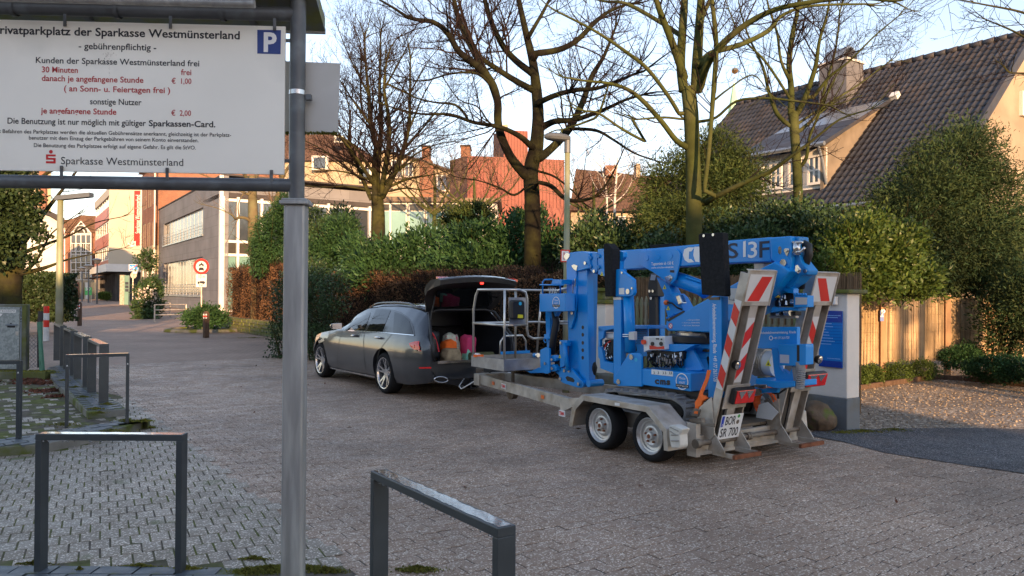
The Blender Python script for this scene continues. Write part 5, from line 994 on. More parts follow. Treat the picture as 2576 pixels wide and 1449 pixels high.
def lerp(pts, n):
    P = np.array(pts, float); d = np.concatenate([[0], np.cumsum(np.linalg.norm(np.diff(P, axis=0), axis=1))]); t = np.linspace(0, d[-1], n); return [(float(np.interp(a, d, P[:, 0])), float(np.interp(a, d, P[:, 1]))) for a in t]
strip('window_surround', '1', lerp([(368, 552), (400, 506), (468, 443), (540, 402), (610, 394), (700, 402), (780, 424), (840, 466), (872, 530), (880, 590)], 24), lerp([(370, 560), (500, 566), (640, 576), (760, 586), (880, 596)], 24), M_blkg, .004)
strip('side_window', '1', lerp([(384, 548), (410, 508), (470, 452), (530, 418), (568, 408)], 8), lerp([(386, 552), (516, 558)], 8), M_tint, .008)
strip('side_window', '1', lerp([(600, 405), (650, 405), (706, 412)], 6), lerp([(534, 560), (642, 568)], 6), M_tint, .008)
strip('side_window', '1', lerp([(733, 424), (790, 442), (836, 480), (866, 582)], 10), lerp([(720, 576), (864, 585)], 10), M_tint, .008)
strip('window_trim', '1', lerp([(378, 556), (640, 570), (872, 590)], 12), lerp([(378, 561), (640, 575), (872, 596)], 12), M_chrome, .010, 1)
strip('sill_trim', '1', lerp([(262, 824), (420, 858), (590, 890)], 10), lerp([(262, 832), (420, 868), (590, 904)], 10), M_chrome, .012, 1)
strip('door_gap', '1', lerp([(514, 566), (506, 640), (512, 760), (530, 878)], 10), lerp([(517, 566), (509, 640), (515, 760), (533, 878)], 10), M_blk, .003, 1)
strip('door_gap', '1', lerp([(716, 580), (668, 640), (622, 700), (606, 760)], 10), lerp([(719, 580), (671, 640), (625, 700), (609, 760)], 10), M_blk, .003, 1)
strip('door_gap', '1', lerp([(352, 566), (330, 640), (318, 760), (322, 840)], 8), lerp([(354, 566), (332, 640), (320, 760), (324, 840)], 8), M_blk, .003, 1)
strip('tail_light', '1', lerp([(838, 652), (880, 636), (968, 638)], 8), lerp([(842, 668), (868, 696), (972, 708)], 8), M_redl, .014, 3)
strip('rear_reflector', '1', lerp([(948, 822), (1000, 824)], 5), lerp([(948, 834), (1000, 835)], 5), M_redl, .01, 1)
strip('head_light', '1', lerp([(180, 634), (222, 612)], 5), lerp([(184, 652), (226, 634)], 5), M_alu, .01, 2)
for x0, y0, x1, y1 in ((418, 596, 456, 594), (588, 610, 632, 611)):
    mb = MB(); P = [onskin('1', x, y, o_) for x, y, o_ in ((x0, y0, .0), (x0+4, y0, .04), ((x0+x1)/2, y0-1, .052), (x1-4, y1, .04), (x1, y1, .0))]; mb.tube(P, [.012, .014, .016, .014, .012], 8); mb.build('door_handle', M_chrome, car, smooth='all')
# roof rail, mirror, antenna fin
for sg in (-1, 1):
    mb = MB(); mb.tube([VF.P(s, CL+sg*(stp(s)[5]+.0), stp(s)[4]+(.045 if 0 < i < 7 else .01)) for i, s in enumerate(np.linspace(7.25, 5.25, 9))], .018, 8); mb.build('roof_rail', M_blkg, car, smooth='all')
q = VF.P(7.95, -.12, 1.03)
mb = MB(); mb.add([VF.P(7.88+a*.07, -.12+bb*.11, 1.035+c*.075) for a, bb, c in ((-1, -1, -.7), (-1, 1, -.8), (-1, 1, .8), (-1, -1, .7), (.9, -.8, -.5), (1.0, .9, -.6), (1, .9, .6), (.9, -.8, .45))], [(0, 1, 2, 3), (7, 6, 5, 4), (0, 4, 5, 1), (1, 5, 6, 2), (2, 6, 7, 3), (3, 7, 4, 0)]); mr = mb.build('wing_mirror', M_paint, car, bev=.03, seg=3)
mb = MB(); mb.add([VF.P(7.805, -.12+bb*.09, 1.035+c*.055) for bb, c in ((-1, -.8), (1, -1), (1, 1), (-1, .8))], [(0, 1, 2, 3)]); mb.build('mirror_glass', M_chrome, mr)
# wheels
def car_wheel(s, side):
    l = .0 if side < 0 else CL*2; d = VF.N*(-side)           # outward
    ax = VF.N*side; c0 = VF.P(s, l, WRAD)-ax*0  # outer face plane
    c = VF.P(s, l, WRAD); w_ = MB(); R = WRAD
    w_.lathe(c, -ax, [(.015, R*.745), (.0, R*.78), (-.004, R*.86), (.004, R*.945), (.03, R), (.19, R), (.225, R*.94), (.22, R*.75)], 40); t = w_.build('wheel', M_tyre, car, smooth='all')
    w_ = MB(); w_.lathe(c, -ax, [(.0, R*.765), (.004, R*.72), (.03, R*.70), (.16, R*.68)], 36); w_.lathe(c, -ax, [(.05, .0), (.045, .075), (.07, .085)], 20)
    for i in range(5):
        a = i*2*math.pi/5+.3
        for da in (-.16, .16):
            u1 = VF.U*math.cos(a+da*.6)+np.array([0, 0, 1])*math.sin(a+da*.6); u2 = VF.U*math.cos(a+da*1.25)+np.array([0, 0, 1])*math.sin(a+da*1.25); tt = VF.U*-math.sin(a)+np.array([0, 0, 1])*math.cos(a)
            A = [c-ax*.05+u1*.05-tt*.020, c-ax*.05+u1*.05+tt*.020, c-ax*.012+u2*R*.735+tt*.013, c-ax*.012+u2*R*.735-tt*.013]; w_.prism(A, -ax*.03)
    w_.build('rim', M_alu, t); w_ = MB(); w_.lathe(c, -ax, [(.09, .0), (.09, R*.55), (.12, R*.56)], 24); w_.lathe(c, -ax, [(.13, 0), (.13, R*.72)], 24); w_.build('brake_disc', mat('brake_steel', (.12, .12, .12), .5, .6, var=.2), t)
for s in (WR, WF_):
    for sd_ in (-1, 1): car_wheel(s, sd_)
# boot sill, bumper trims, exhausts, tow ball
mb = MB(); mb.prism([VF.P(4.70, CL-.66, .585), VF.P(4.70, CL+.66, .585), VF.P(4.70, CL+.66, .625), VF.P(4.70, CL-.66, .625)], VF.U*.25); mb.build('boot_sill', M_chrome, car)
mb = MB(); mb.prism([VF.P(4.735, CL+a, z) for a, z in ((-.74, .47), (-.60, .30), (-.3, .235), (.3, .235), (.60, .30), (.74, .47), (.6, .36), (.3, .32), (-.3, .32), (-.6, .36))], -VF.U*.03); mb.build('diffuser', M_blk, car)
for sg in (-1, 1):
    c = VF.P(4.70, CL+sg*.60, .345); pts = [c+VF.N*.115*math.cos(a)*(1-.0*sg)+np.array([0, 0, .042*math.sin(a)+.012*math.cos(a)*sg]) for a in np.linspace(0, 2*math.pi, 24, endpoint=False)]
    mb = MB(); mb.tube(pts, .011, 6, close=True); mb.build('exhaust_trim', M_chrome, car, smooth='all'); mb = MB(); mb.prism(pts, VF.U*.05); mb.build('exhaust_opening', M_blk, car)
mb = MB(); mb.tube([VF.P(4.85, CL, .3), VF.P(4.62, CL, .3), VF.P(4.56, CL, .36), VF.P(4.56, CL, .42)], .02, 8); mb.lathe(VF.P(4.56, CL, .44), (0, 0, 1), [(-.025, .005), (-.015, .02), (0, .025), (.015, .02), (.025, .003)], 12); mb.build('tow_ball', M_chrome, car, smooth='all')
mb = MB(); P = [VF.P(4.725, CL+a, z) for a, z in ((-.70, .62), (-.735, .78), (-.735, .98), (-.60, 1.345), (-.42, 1.385), (.42, 1.385), (.60, 1.345), (.735, .98), (.735, .78), (.70, .62))]
P = [p+VF.U*max(0, (p[2]-.92)*.85) for p in P]; mb.tube(P, .022, 8); mb.build('boot_seal', M_blk, car, smooth='all')
# interior seen through the boot: seat backs
mb = MB(); mb.prism([VF.P(6.0, CL-.66, .6), VF.P(6.0, CL+.66, .6), VF.P(6.12, CL+.62, 1.08), VF.P(6.12, CL-.62, 1.08)], VF.U*.1); mb.build('seat_back', M_carpet, car, bev=.03)
# raised tailgate
tg = MB(); prof_o = [(5.20, 1.465), (5.06, 1.60), (4.93, 1.73), (4.80, 1.83), (4.66, 1.895), (4.50, 1.92), (4.44, 1.895)]; prof_i = [(4.45, 1.82), (4.60, 1.78), (4.76, 1.73), (4.90, 1.62), (5.04, 1.49), (5.16, 1.40)]
def tgw(s, z): t = (5.2-s)/.76; return .56+.17*min(1, t*2.2)-.06*max(0, t-.75)*3
pr = prof_o+prof_i; LS = np.linspace(-1, 1, 13); vv = []
for u_ in LS:
    for s, z in pr: vv.append(VF.P(s+.10*u_*u_*(1 if s < 5.0 else .3), CL-.03+u_*tgw(s, z), z-.055*u_*u_))
n = len(pr); ff = [(i*n+j, i*n+(j+1) % n, (i+1)*n+(j+1) % n, (i+1)*n+j) for i in range(12) for j in range(n)]+[tuple(range(n)), tuple(12*n+j for j in range(n))[::-1]]
tg.add(vv, ff); T = tg.build('tailgate', M_paint, car, smooth=True)
T.data.materials.append(M_blk)
for p in T.data.polygons:
    wc = np.array(Mc @ p.center); nn_ = Mc.to_3x3() @ p.normal; q_ = wc-VF.O
    if nn_.z < .15 and not (float(q_@VF.U) < 4.47 and nn_.z > -.5 and False): p.material_index = 1
mb = MB(); A = [VF.P(s+.06*(u_*u_), CL-.03+u_*(tgw(s, z)-.13), z-.004-.05*u_*u_) for s, z, u_ in ((4.72, 1.738, -1), (4.72, 1.738, -.5), (4.72, 1.738, 0), (4.72, 1.738, .5), (4.72, 1.738, 1), (5.07, 1.45, 1), (5.07, 1.45, .5), (5.07, 1.45, 0), (5.07, 1.45, -.5), (5.07, 1.45, -1))]
mb.add(A, [(0, 1, 8, 9), (1, 2, 7, 8), (2, 3, 6, 7), (3, 4, 5, 6)]); mb.build('rear_window', M_tint, T)
mb = MB(); mb.add([VF.P(s, CL-.03+u_*.62, z) for s, z, u_ in ((4.47, 1.80, -1), (4.45, 1.845, 0), (4.47, 1.80, 1))]+[VF.P(4.42, CL, 1.87)], [(0, 1, 3), (1, 2, 3)]) if False else mb.box(VF.P(4.475, CL-.03, 1.80), (.05, .03, .025)); mb.build('warning_lamp', M_redlit, T)
for sg, l_ in ((-1, -.60), (1, .62)):
    mb = MB(); mb.prism([VF.P(4.60+.02, CL+l_-.10, 1.87), VF.P(4.60, CL+l_+.10, 1.87), VF.P(4.70, CL+l_+.10, 1.895), VF.P(4.70, CL+l_-.10, 1.895)], (0, 0, -.035)); mb.build('tail_light', M_redl, T)
    mb = MB(); mb.cyl(VF.P(4.98, CL+sg*.66, 1.12), VF.P(4.90, CL+sg*.60, 1.62), .011); mb.build('gas_strut', M_blk, car)
    mb = MB(); mb.box(VF.P(5.18, CL+sg*.42, 1.425), (.1, .05, .08)); mb.build('hinge', M_blk, car)
text('number', 'BOR', VF.P(4.68, CL, 0)*0, (1, 0, 0), (0, 0, 1), .001, M_blk, None) if False else None
# things in the boot
def bag(name, label, cat, c, size, mt, seed, drop=.15, extra=None):
    """a slumped soft bag: squashed noisy box"""
    import bmesh
    from mathutils import noise as nz_
    bm = bmesh.new(); bmesh.ops.create_cube(bm, size=1); bmesh.ops.subdivide_edges(bm, edges=bm.edges, cuts=5, use_grid_fill=True)
    for v in bm.verts:
        p = v.co; r = p.length; q = p.normalized()*.62 if r > 0 else p; p2 = p.lerp(q, .45); nn_ = nz_.noise(p2*3.1+Vector((seed, 0, 0)))*.16+nz_.noise(p2*7+Vector((0, seed, 0)))*.06; p2 = p2*(1+nn_); 
        if p2.z > 0: p2.x *= 1-drop*p2.z*1.4; p2.y *= 1-drop*p2.z*1.4
        v.co = Vector((p2.x*size[0], p2.y*size[1], (p2.z+.5)*size[2]))
    me = bpy.data.meshes.new(name); bm.to_mesh(me); bm.free(); me.materials.append(mt); me.polygons.foreach_set('use_smooth', [True]*len(me.polygons)); o = bpy.data.objects.new(name, me); COL.objects.link(o); o.location = c; o.rotation_euler = (0, 0, VF.t); MW[o.name] = Matrix.Identity(4); return tag(o, label, cat)
FZ = .602
bag('backpack', 'black backpack with red stripe leaning at the left of the boot', 'backpack', VF.P(5.15, CL-.56, FZ), (.20, .34, .46), M_blk, 1, .1)
bk_ = [o for o in bpy.data.objects if o.name.startswith('backpack')][0]
mb = MB(); MW[bk_.name] = Matrix.Translation(bk_.location) @ Matrix.Rotation(VF.t, 4, 'Z'); mb.tube([VF.P(4.975, CL-.64+.03*i-.0, FZ+.44-.0-.012*i*i) for i in range(6)], .014, 6); mb.build('stripe', mat('red_fabric', (.55, .03, .04), .7), bk_)
bag('beige_soft_toy_bag', 'crumpled beige cloth bundle on the boot floor', 'bundle', VF.P(5.0, CL-.26, FZ), (.26, .24, .18), mat('beige_cloth', (.33, .25, .15), .95, var=.25, vs=14, bump=.6, bs=40), 2)
bag('orange_cloth', 'bright orange crumpled cloth behind the beige bundle', 'cloth', VF.P(5.15, CL-.22, FZ+.02), (.22, .2, .28), mat('orange_cloth', (.85, .16, .03), .8, var=.15, vs=10), 3)
bag('floral_bag', 'pale floral shopping bag standing in the middle of the boot', 'bag', VF.P(5.36, CL-.06, FZ), (.26, .2, .38), mat('floral_cloth', (.55, .60, .48), .85, var=.2, vs=10, c2=(.55, .12, .18), c2s=16, c2t=.6, c2w=.03), 4)
bag('pink_and_mint_bag', 'pink and mint green bag standing right of the floral bag', 'bag', VF.P(5.15, CL+.14, FZ), (.18, .22, .36), mat('pink_cloth', (.62, .06, .16), .8, var=.08), 5, .0)
pb = [o for o in bpy.data.objects if o.name.startswith('pink_and')][0]; MW[pb.name] = Matrix.Translation(pb.location) @ Matrix.Rotation(VF.t, 4, 'Z')
mb = MB(); mb.prism([VF.P(5.03, CL+.03, FZ+.01), VF.P(5.03, CL+.12, FZ+.01), VF.P(5.05, CL+.15, FZ+.34), VF.P(5.05, CL+.10, FZ+.28)], VF.U*.14); mb.build('mint_side', mat('mint_cloth', (.28, .62, .45), .8, var=.05), pb, bev=.01)
mb = MB(); mb.tube([VF.P(4.86, CL+.0, FZ+.06), VF.P(4.86, CL+.42, FZ+.06)], .06, 10); mb.box(VF.P(4.9, CL+.3, FZ+.04), (.2, .12, .08)); tag(mb.build('camouflage_roll', mat('camo_cloth', (.10, .10, .05), .9, var=.4, vs=12), None), 'rolled camouflage cloth lying along the boot sill', 'roll')
# ================================================================== TRAILER
M_galv = mat('galvanised_steel', (.50, .46, .40), .5, .35, var=.2, vs=7, c2=(.34, .28, .21), c2s=5, c2t=.56, c2w=.12, rvar=.12, bump=.1, bs=60)
M_galvd = mat('dirty_galvanised_steel', (.27, .235, .19), .6, .4, var=.25, vs=6, c2=(.12, .09, .065), c2s=6, c2t=.5, c2w=.12)
M_rust = mat('rusty_steel', (.22, .09, .05), .8, .2, var=.3, vs=12)
M_ply = mat('plywood_deck', (.20, .15, .105), .75, var=.25, vs=4, stretch=(1, 1, 1), c2=(.12, .10, .07), c2s=3)
M_wheelp = mat('silver_wheel_paint', (.55, .55, .54), .4, .5, var=.12, vs=8, c2=(.40, .34, .28), c2s=7, c2t=.62)
M_or = mat('orange_reflector', (.80, .17, .03), .3, var=.1, vs=40)
M_redr = mat('red_reflective_film', (.66, .03, .02), .35, var=.06); M_whr = mat('white_reflective_film', (.66, .66, .64), .4, var=.06)
M_decw = mat('white_sticker', (.80, .80, .78), .45, var=.03)
M_orstrap = mat('orange_strap', (.95, .17, .02), .7, var=.08, vs=20)
X = -VF.U; ZV = np.array([0, 0, 1.0])                                   # picture-right along the side, up
def ps(pts, lat):
    """traced outline (crop key, x, y) on the plane lat=const -> points"""
    o = []
    for p in pts: s, z = VF.sz(p[1], p[2], lat, p[0]); o.append(VF.P(s, lat, z))
    return o
def plate(name, pts, lat, th, m, parent, bev=.004, smooth=False):
    mb = MB(); mb.prism(ps(pts, lat), VF.N*th); return mb.build(name, m, parent, bev, smooth)
def K(k, *xy): return [(k, xy[i], xy[i+1]) for i in range(0, len(xy), 2)]
def pr_(pts, s):
    o = []
    for p in pts: l, z = VF.lz(p[1], p[2], s, p[0]); o.append(VF.P(s, l, z))
    return o
def pin(mb, k, x, y, lat, r, ln, seg=16):
    s, z = VF.sz(x, y, lat, k); mb.cyl(VF.P(s, lat, z), VF.P(s, lat+ln, z), r, seg=seg)
def tpath(mb, pts, r, seg=8):
    """pts: (k, x, y, lat)"""
    P = []
    for k, x, y, l in pts: s, z = VF.sz(x, y, l, k); P.append(VF.P(s, l, z))
    mb.tube(P, r, seg)
tr = thing('trailer', 'galvanised twin-axle machine trailer with two upright loading ramps at the rear', 'trailer', tuple(VF.P(.38, 1.0, 0)), VF.t)
SR = -.42; L0, L1 = .26, 1.76; ZB = .34
# frame
mb = MB(); mb.fbox(VF, SR+.05, 1.55, L0, L0+.06, ZB-.10, ZB+.06); mb.build('side_beam', M_galv, tr, .004)
mb = MB(); mb.fbox(VF, SR+.05, 1.55, L1-.06, L1, ZB-.10, ZB+.06); mb.build('side_beam', M_galv, tr, .004)
mb = MB(); mb.fbox(VF, SR-.0, SR+.05, L0-.02, L1+.02, .11, .30); mb.fbox(VF, SR-.012, SR-.001, L0+.08, L1-.06, .15, .165); mb.build('rear_crossmember', M_galv, tr, .004)
mb = MB(); mb.fbox(VF, SR-.01, SR+.11, L0-.06, L0+.0, .10, .42); mb.build('corner_post', M_galv, tr, .004)
deck = []
for i in range(9):
    mb = MB(); a = L0+.07+i*(L1-L0-.14)/9; mb.fbox(VF, SR+.06, 1.5, a+.003, a+(L1-L0-.14)/9-.003, ZB-.03, ZB-.002); mb.build('deck_board', M_ply, tr, .002)
# fender on the near side (mirrored on the far side)
fpts = [(1.18, .19), (1.12, .43), (.96, .56), (-.05, .56), (-.30, .37), (-.32, .17)]
for l0, l1, nm in ((-.06, .24, 'near'), (1.80, 2.10, 'far')):
    mb = MB(); top = [VF.P(s, l0, z) for s, z in fpts]; inn = [VF.P(s, l0, z-.0) for s, z in fpts]
    off = [(1.165, .19), (1.105, .42), (.95, .54), (-.045, .54), (-.285, .36), (-.305, .17)]
    prof2 = fpts+off[::-1]
    for i in range(5):
        q_ = [fpts[i], fpts[i+1], off[i+1], off[i]]; mb.prism([VF.P(s, l0, z) for s, z in q_], VF.N*(l1-l0))
    out_ = [(1.18, .19), (1.12, .43), (.96, .56), (-.05, .56), (-.30, .37), (-.32, .17), (-.265, .17), (-.25, .34), (-.02, .50), (.93, .50), (1.06, .39), (1.12, .19)]
    for i in range(5):
        q_ = [out_[i], out_[i+1], out_[10-i], out_[11-i]]; mb.prism([VF.P(s, l0-.004, z) for s, z in q_], VF.N*.008)
    mb.build('fender', M_galv, tr, .003)
def tr_wheel(s, side):
    lat = .0 if side < 0 else 2.0+.02; ax = VF.N*side; R = .255; c = VF.P(s, lat, R); w_ = MB()
    w_.lathe(c, -ax, [(.012, R*.70), (.0, R*.74), (-.006, R*.82), (.0, R*.92), (.022, R*.985), (.05, R), (.145, R), (.18, R*.94), (.185, R*.72)], 40); t = w_.build('wheel', M_tyre, tr, smooth='all')
    w_ = MB(); 
    for d in (.058, .082, .106, .13): w_.lathe(c, -ax, [(d, R*1.0015), (d+.006, R*1.0015)], 40)
    w_ = MB(); w_.lathe(c, -ax, [(.004, R*.715), (.0, R*.69), (.008, R*.66), (.03, R*.62), (.034, R*.56), (.05, R*.545), (.055, R*.46), (.03, R*.40), (.026, R*.34), (.032, R*.30), (.034, R*.17), (.0, R*.15), (-.004, R*.10), (-.004, 0)], 36); r = w_.build('rim', M_wheelp, t, smooth=True)
    w_ = MB()
    for i in range(5):
        a = i*2*math.pi/5+.3; p = c+(VF.U*math.cos(a)+ZV*math.sin(a))*R*.255-ax*.034; w_.cyl(p, p+ax*.024, .011, seg=6)
    w_.lathe(c, -ax, [(-.006, .0), (-.006, R*.085), (.02, R*.10)], 12); w_.build('wheel_nuts', M_rust, r)['kind'] = 'stuff'
for s in (.0, .735):
    for sd_ in (-1, 1): tr_wheel(s+.0, sd_)
    mb = MB(); mb.cyl(VF.P(s, .1, .25), VF.P(s, 1.95, .25), .035); mb.build('axle', M_galvd, tr)
# drawbar: V of two beams to the coupling
def beam(name, a, b, h, w, m, parent=None):
    a = np.array(a); b = np.array(b); d = (b-a)/np.linalg.norm(b-a); n = np.cross(d, ZV); n /= np.linalg.norm(n); u_ = np.cross(n, d); q_ = [a+n*x+u_*y for x, y in ((-w/2, -h/2), (w/2, -h/2), (w/2, h/2), (-w/2, h/2))]; mb = MB(); mb.prism(q_, b-a); return mb.build(name, m, parent or tr, .004)
beam('drawbar_beam', VF.P(1.3, L0+.04, ZB-.0), VF.P(4.12, .62, .395), .14, .06, M_galv)
beam('drawbar_beam', VF.P(1.3, L1-.04, ZB+.02), VF.P(4.12, 1.02, .395), .14, .06, M_galv)
beam('front_crossmember', VF.P(1.52, L0, ZB), VF.P(1.52, L1, ZB), .14, .06, M_galv)
plate('drawbar_gusset', K('4', 0, 815, 160, 740, 235, 680, 0, 690), .25, .02, M_galv, tr)
mb = MB(); mb.fbox(VF, 4.05, 4.2, .56, 1.08, .30, .47); mb.build('drawbar_head', M_galv, tr, .008)
mb = MB(); mb.tube([VF.P(4.2, .82, .40), VF.P(4.5, .87, .44)], .035, 10); mb.box(VF.P(4.56, .89, .455), (.11, .1, .09)); mb.build('coupling', M_galvd, tr)
mb = MB(); mb.tube([VF.P(4.15, .80, .47), VF.P(3.9, .84, .62), VF.P(3.75, .86, .66)], .012, 8); mb.build('hand_brake', M_blk, tr)
mb = MB(); mb.tube([VF.P(3.75, .95, .52), VF.P(3.75, .95, .18)], .028, 10); mb.cyl(VF.P(3.75, .90, .20), VF.P(3.75, .99, .20), .085, seg=20); mb.build('jockey_wheel', M_galvd, tr)
mb = MB(); mb.tube([VF.P(4.15, .62, .40), VF.P(4.3, .55, .30), VF.P(4.45, .50, .22), VF.P(4.62, .56, .24), VF.P(4.74, .72, .33)], .009, 6); mb.build('cable', M_decw, tr, smooth='all')
mb = MB(); mb.tube([VF.P(4.1, .7, .36), VF.P(4.3, .66, .24), VF.P(4.5, .7, .2), VF.P(4.74, .84, .33)], .012, 6); mb.build('cable', M_blk, tr, smooth='all')
def on_beam(s): 
    t = (s-1.3)/(4.12-1.3); return VF.P(s, L0+.04+(.62-L0-.04)*t-.034, ZB+(.395-ZB)*t)
def sticker(s, w, h, m, name='side_reflector', txt=None):
    c = on_beam(s); d = on_beam(s-.1)-on_beam(s); d /= np.linalg.norm(d); mb = MB(); mb.prism([c+d*a+ZV*b_ for a, b_ in ((-w/2, -h/2), (w/2, -h/2), (w/2, h/2), (-w/2, h/2))], -VF.N*.006); o = mb.build(name, m, tr)
    if txt: text('lettering', txt, c-d*w*.42-ZV*h*.28-VF.N*.0075, d, ZV, h*.55, M_rl2, o, width=w*.84, bold=.03)
M_rl2 = mat('bright_red_lettering', (.75, .02, .02), .5, var=0)
sticker(3.62, .07, .045, M_or); sticker(3.30, .13, .07, M_decw, 'maker_sticker', 'TEMA'); sticker(2.25, .07, .045, M_or)
s_, z_ = VF.sz(20, 820, .25, '4'); mb = MB(); mb.prism([VF.P(s_+a, .248, z_+b_) for a, b_ in ((-.06, -.035), (.06, -.035), (.06, .035), (-.06, .035))], -VF.N*.004); o = mb.build('maker_sticker', M_decw, tr); text('lettering', 'TEMA', VF.P(s_+.05, .243, z_-.02), X, ZV, .04, M_rl2, o, width=.10, bold=.03)
plate('side_reflector', K('4', 1112, 978, 1180, 982, 1178, 1020, 1112, 1015), L0-.004, -.008, M_or, tr, 0)
plate('fender_reflector', K('4', 480, 725, 522, 730, 522, 755, 480, 750), -.068, .003, M_decw, tr, 0)
# wheel chock on the fender end
mb = MB(); mb.prism(ps(K('4', 955, 925, 1000, 925, 1075, 960, 1050, 1010, 1055, 1100, 1050, 1125, 975, 1122, 960, 1040), -.09), VF.N*.11); mb.build('wheel_chock', mat('dirty_white_plastic', (.62, .60, .54), .6, var=.15, vs=10), tr, .01)
mb = MB()
for a in ((965, 940, 1040, 975), (965, 975, 1020, 1010), (975, 1010, 1040, 1010), (975, 1060, 1045, 1060)): P = ps(K('4', *a), -.094); mb.tube(P, .006, 5)
mb.build('chock_ribs', mat('grey_shadow_plastic', (.3, .29, .26), .7, var=.1), tr)
# latch and shaft
mb = MB(); mb.prism(ps(K('4', 1130, 868, 1240, 860, 1250, 905, 1140, 905), L0-.05), VF.N*.05); mb.prism(ps(K('4', 1240, 900, 1360, 910, 1358, 945, 1245, 925), L0-.05), VF.N*.012); mb.build('ramp_latch', M_galvd, tr, .006)
mb = MB(); mb.cyl(VF.P(SR-.06, L0-.12, .245), VF.P(SR-.06, L1+.02, .245), .026, seg=14)
for l in (.78, .86, .90, 1.4): mb.cyl(VF.P(SR-.06, l, .245), VF.P(SR-.06, l+.03, .245), .038, seg=14)
mb.lathe(VF.P(SR-.06, L0-.13, .245), VF.N, [(0, .045), (.05, .045), (.051, .02)], 14, True); mb.build('ramp_hinge_shaft', M_galvd, tr)
# ramps: two channels side by side, leaning a little to the rear
def ramp(l0, l1, side):
    """built in the plane s = SR leaning back; d = direction up the ramp"""
    base = VF.P(SR-.07, 0, .22); d = VF.P(-.255, 0, .967)-VF.O; d /= np.linalg.norm(d); nrm = np.cross(VF.N, d); nrm = nrm/np.linalg.norm(nrm); nrm = nrm*(-1 if nrm@VF.U > 0 else 1)      # faces rearwards
    Lr = 1.68; w_ = l1-l0; r_ = thing('ramp', 'x', 'x'); bpy.data.objects.remove(r_)
    root = bpy.data.objects.new('ramp', None); COL.objects.link(root); root.parent = tr; MW[root.name] = MW[tr.name]; root['label'] = 'left ramp carrying the number plate' if side < 0 else 'right ramp with blue pipe hose beside it'
    def pt(l, h, o): return base+VF.N*(l0+l)+d*h+nrm*o
    def bx(nm, l_0, l_1, h0, h1, o0, o1, m, bev=.002):
        mb = MB(); vs = [pt(l, h, o) for h in (h0, h1) for l, o in ((l_0, o0), (l_1, o0), (l_1, o1), (l_0, o1))]; mb.add(vs, [(0, 3, 2, 1), (4, 5, 6, 7), (0, 1, 5, 4), (1, 2, 6, 5), (2, 3, 7, 6), (3, 0, 4, 7)]); return mb.build(nm, m, root, bev)
    ch = .085
    for a, b_ in ((0, .018), (w_*.5-.055, w_*.5+.055), (w_-.018, w_)): bx('rail', a, b_, 0, Lr-.0, -ch, .0, M_galv)
    bx('tread', .018, w_-.018, 0, Lr, -ch, -ch+.01, M_galvd)
    bx('top_plate', -.006, w_+.006, Lr-.30, Lr+.03, .001, .014, M_galv); bx('top_rim', -.006, w_+.006, Lr+.03, Lr+.042, -.02, .022, M_galv)
    for a, b_ in ((-.008, .004), (w_-.004, w_+.008)): bx('top_rim', a, b_, Lr-.30, Lr+.03, .0145, .022, M_galv)
    # hatched films
    def film(nm, poly, m, off): mb = MB(); mb.add([pt(l, h, off) for l, h in poly], [tuple(range(len(poly)))]); return mb.build(nm, m, root)
    film('warning_plate', [(.02, Lr-.26), (w_-.02, Lr-.26), (w_-.02, Lr-.0), (.02, Lr-.0)], M_whr, .0155)
    if side < 0: film('warning_stripe', [(.05, Lr-.255), (.22*w_/.38, Lr-.255), (w_-.04, Lr-.02), (w_-.19, Lr-.02)], M_redr, .017)
    else: film('warning_stripe', [(w_-.05, Lr-.255), (w_-.20, Lr-.255), (.04, Lr-.02), (.18, Lr-.02)], M_redr, .017)
    c0, c1 = w_*.5-.05, w_*.5+.05; h = Lr-.34; k = 0; sl = .11*(1 if side < 0 else -1)
    film('film', [(c0, .62), (c1, .62), (c1, Lr-.42), (c0, Lr-.42)], M_whr, .0015)
    y = .70
    while y < Lr-.55:
        film('red_stripe', [(c0, y-sl*.5), (c1, y+sl*.5), (c1, y+sl*.5+.16), (c0, y-sl*.5+.16)], M_redr, .003); y += .31
    if side < 0:
        def sfilm(poly, m, off): mb = MB(); mb.add([base+VF.N*(l0-off)+d*h_+nrm*o_ for o_, h_ in poly], [tuple(range(len(poly)))]); mb.build('red_stripe', m, root)
        for y in (.62, .92, 1.22): sfilm([(-.08, y+.02), (-.0, y-.05), (-.0, y+.10), (-.08, y+.17)], M_redr, .003)
        sfilm([(-.08, .55), (0, .55), (0, 1.42), (-.08, 1.42)], M_whr, .0012)
    # foot: bracket and ground bar
    for a in (.0, w_-.012):
        mb = MB(); mb.prism([base+VF.N*(l0+a)+VF.U*u_+ZV*z for u_, z in ((.0, .17), (.03, -.06), (-.17, -.06), (-.17, -.035))], VF.N*.012); mb.build('foot_bracket', M_galv, root, .002)
    z = .145; P = [VF.P(SR-.10, l0+.03, z), VF.P(SR-.34, l0+.03, z), VF.P(SR-.34, l1-.0, z), VF.P(SR-.10, l1-.0, z)]
    mb = MB(); mb.fbox(VF, SR-.33, SR-.08, l0+.01, l0+.04, z-.02, z+.02); mb.fbox(VF, SR-.33, SR-.08, l1-.04, l1-.01, z-.02, z+.02); mb.build('foot_arm', M_galv, root, .003)
    mb = MB(); mb.fbox(VF, SR-.365, SR-.331, l0+.0, l1+.0, z-.02, z+.02); mb.build('foot_bar', M_rust, root, .003)
    mb = MB(); mb.tube([pt(w_*.3, .55, -.04), pt(w_*.34, .3, -.03), pt(w_*.32, .05, -.02), pt(w_*.4, -.04, .02)], .008, 6); mb.build('cable', M_blk, root)
    bx('foot_box', w_*.25, w_*.62, -.06, .02, -.08, -.01, M_blk)
    # lamp
    hl = .48 if side < 0 else .58; o0 = .0; 
    bx('lamp_bracket', w_*.12, w_+.0, hl-.12, hl+.12, .001, .012, M_galv)
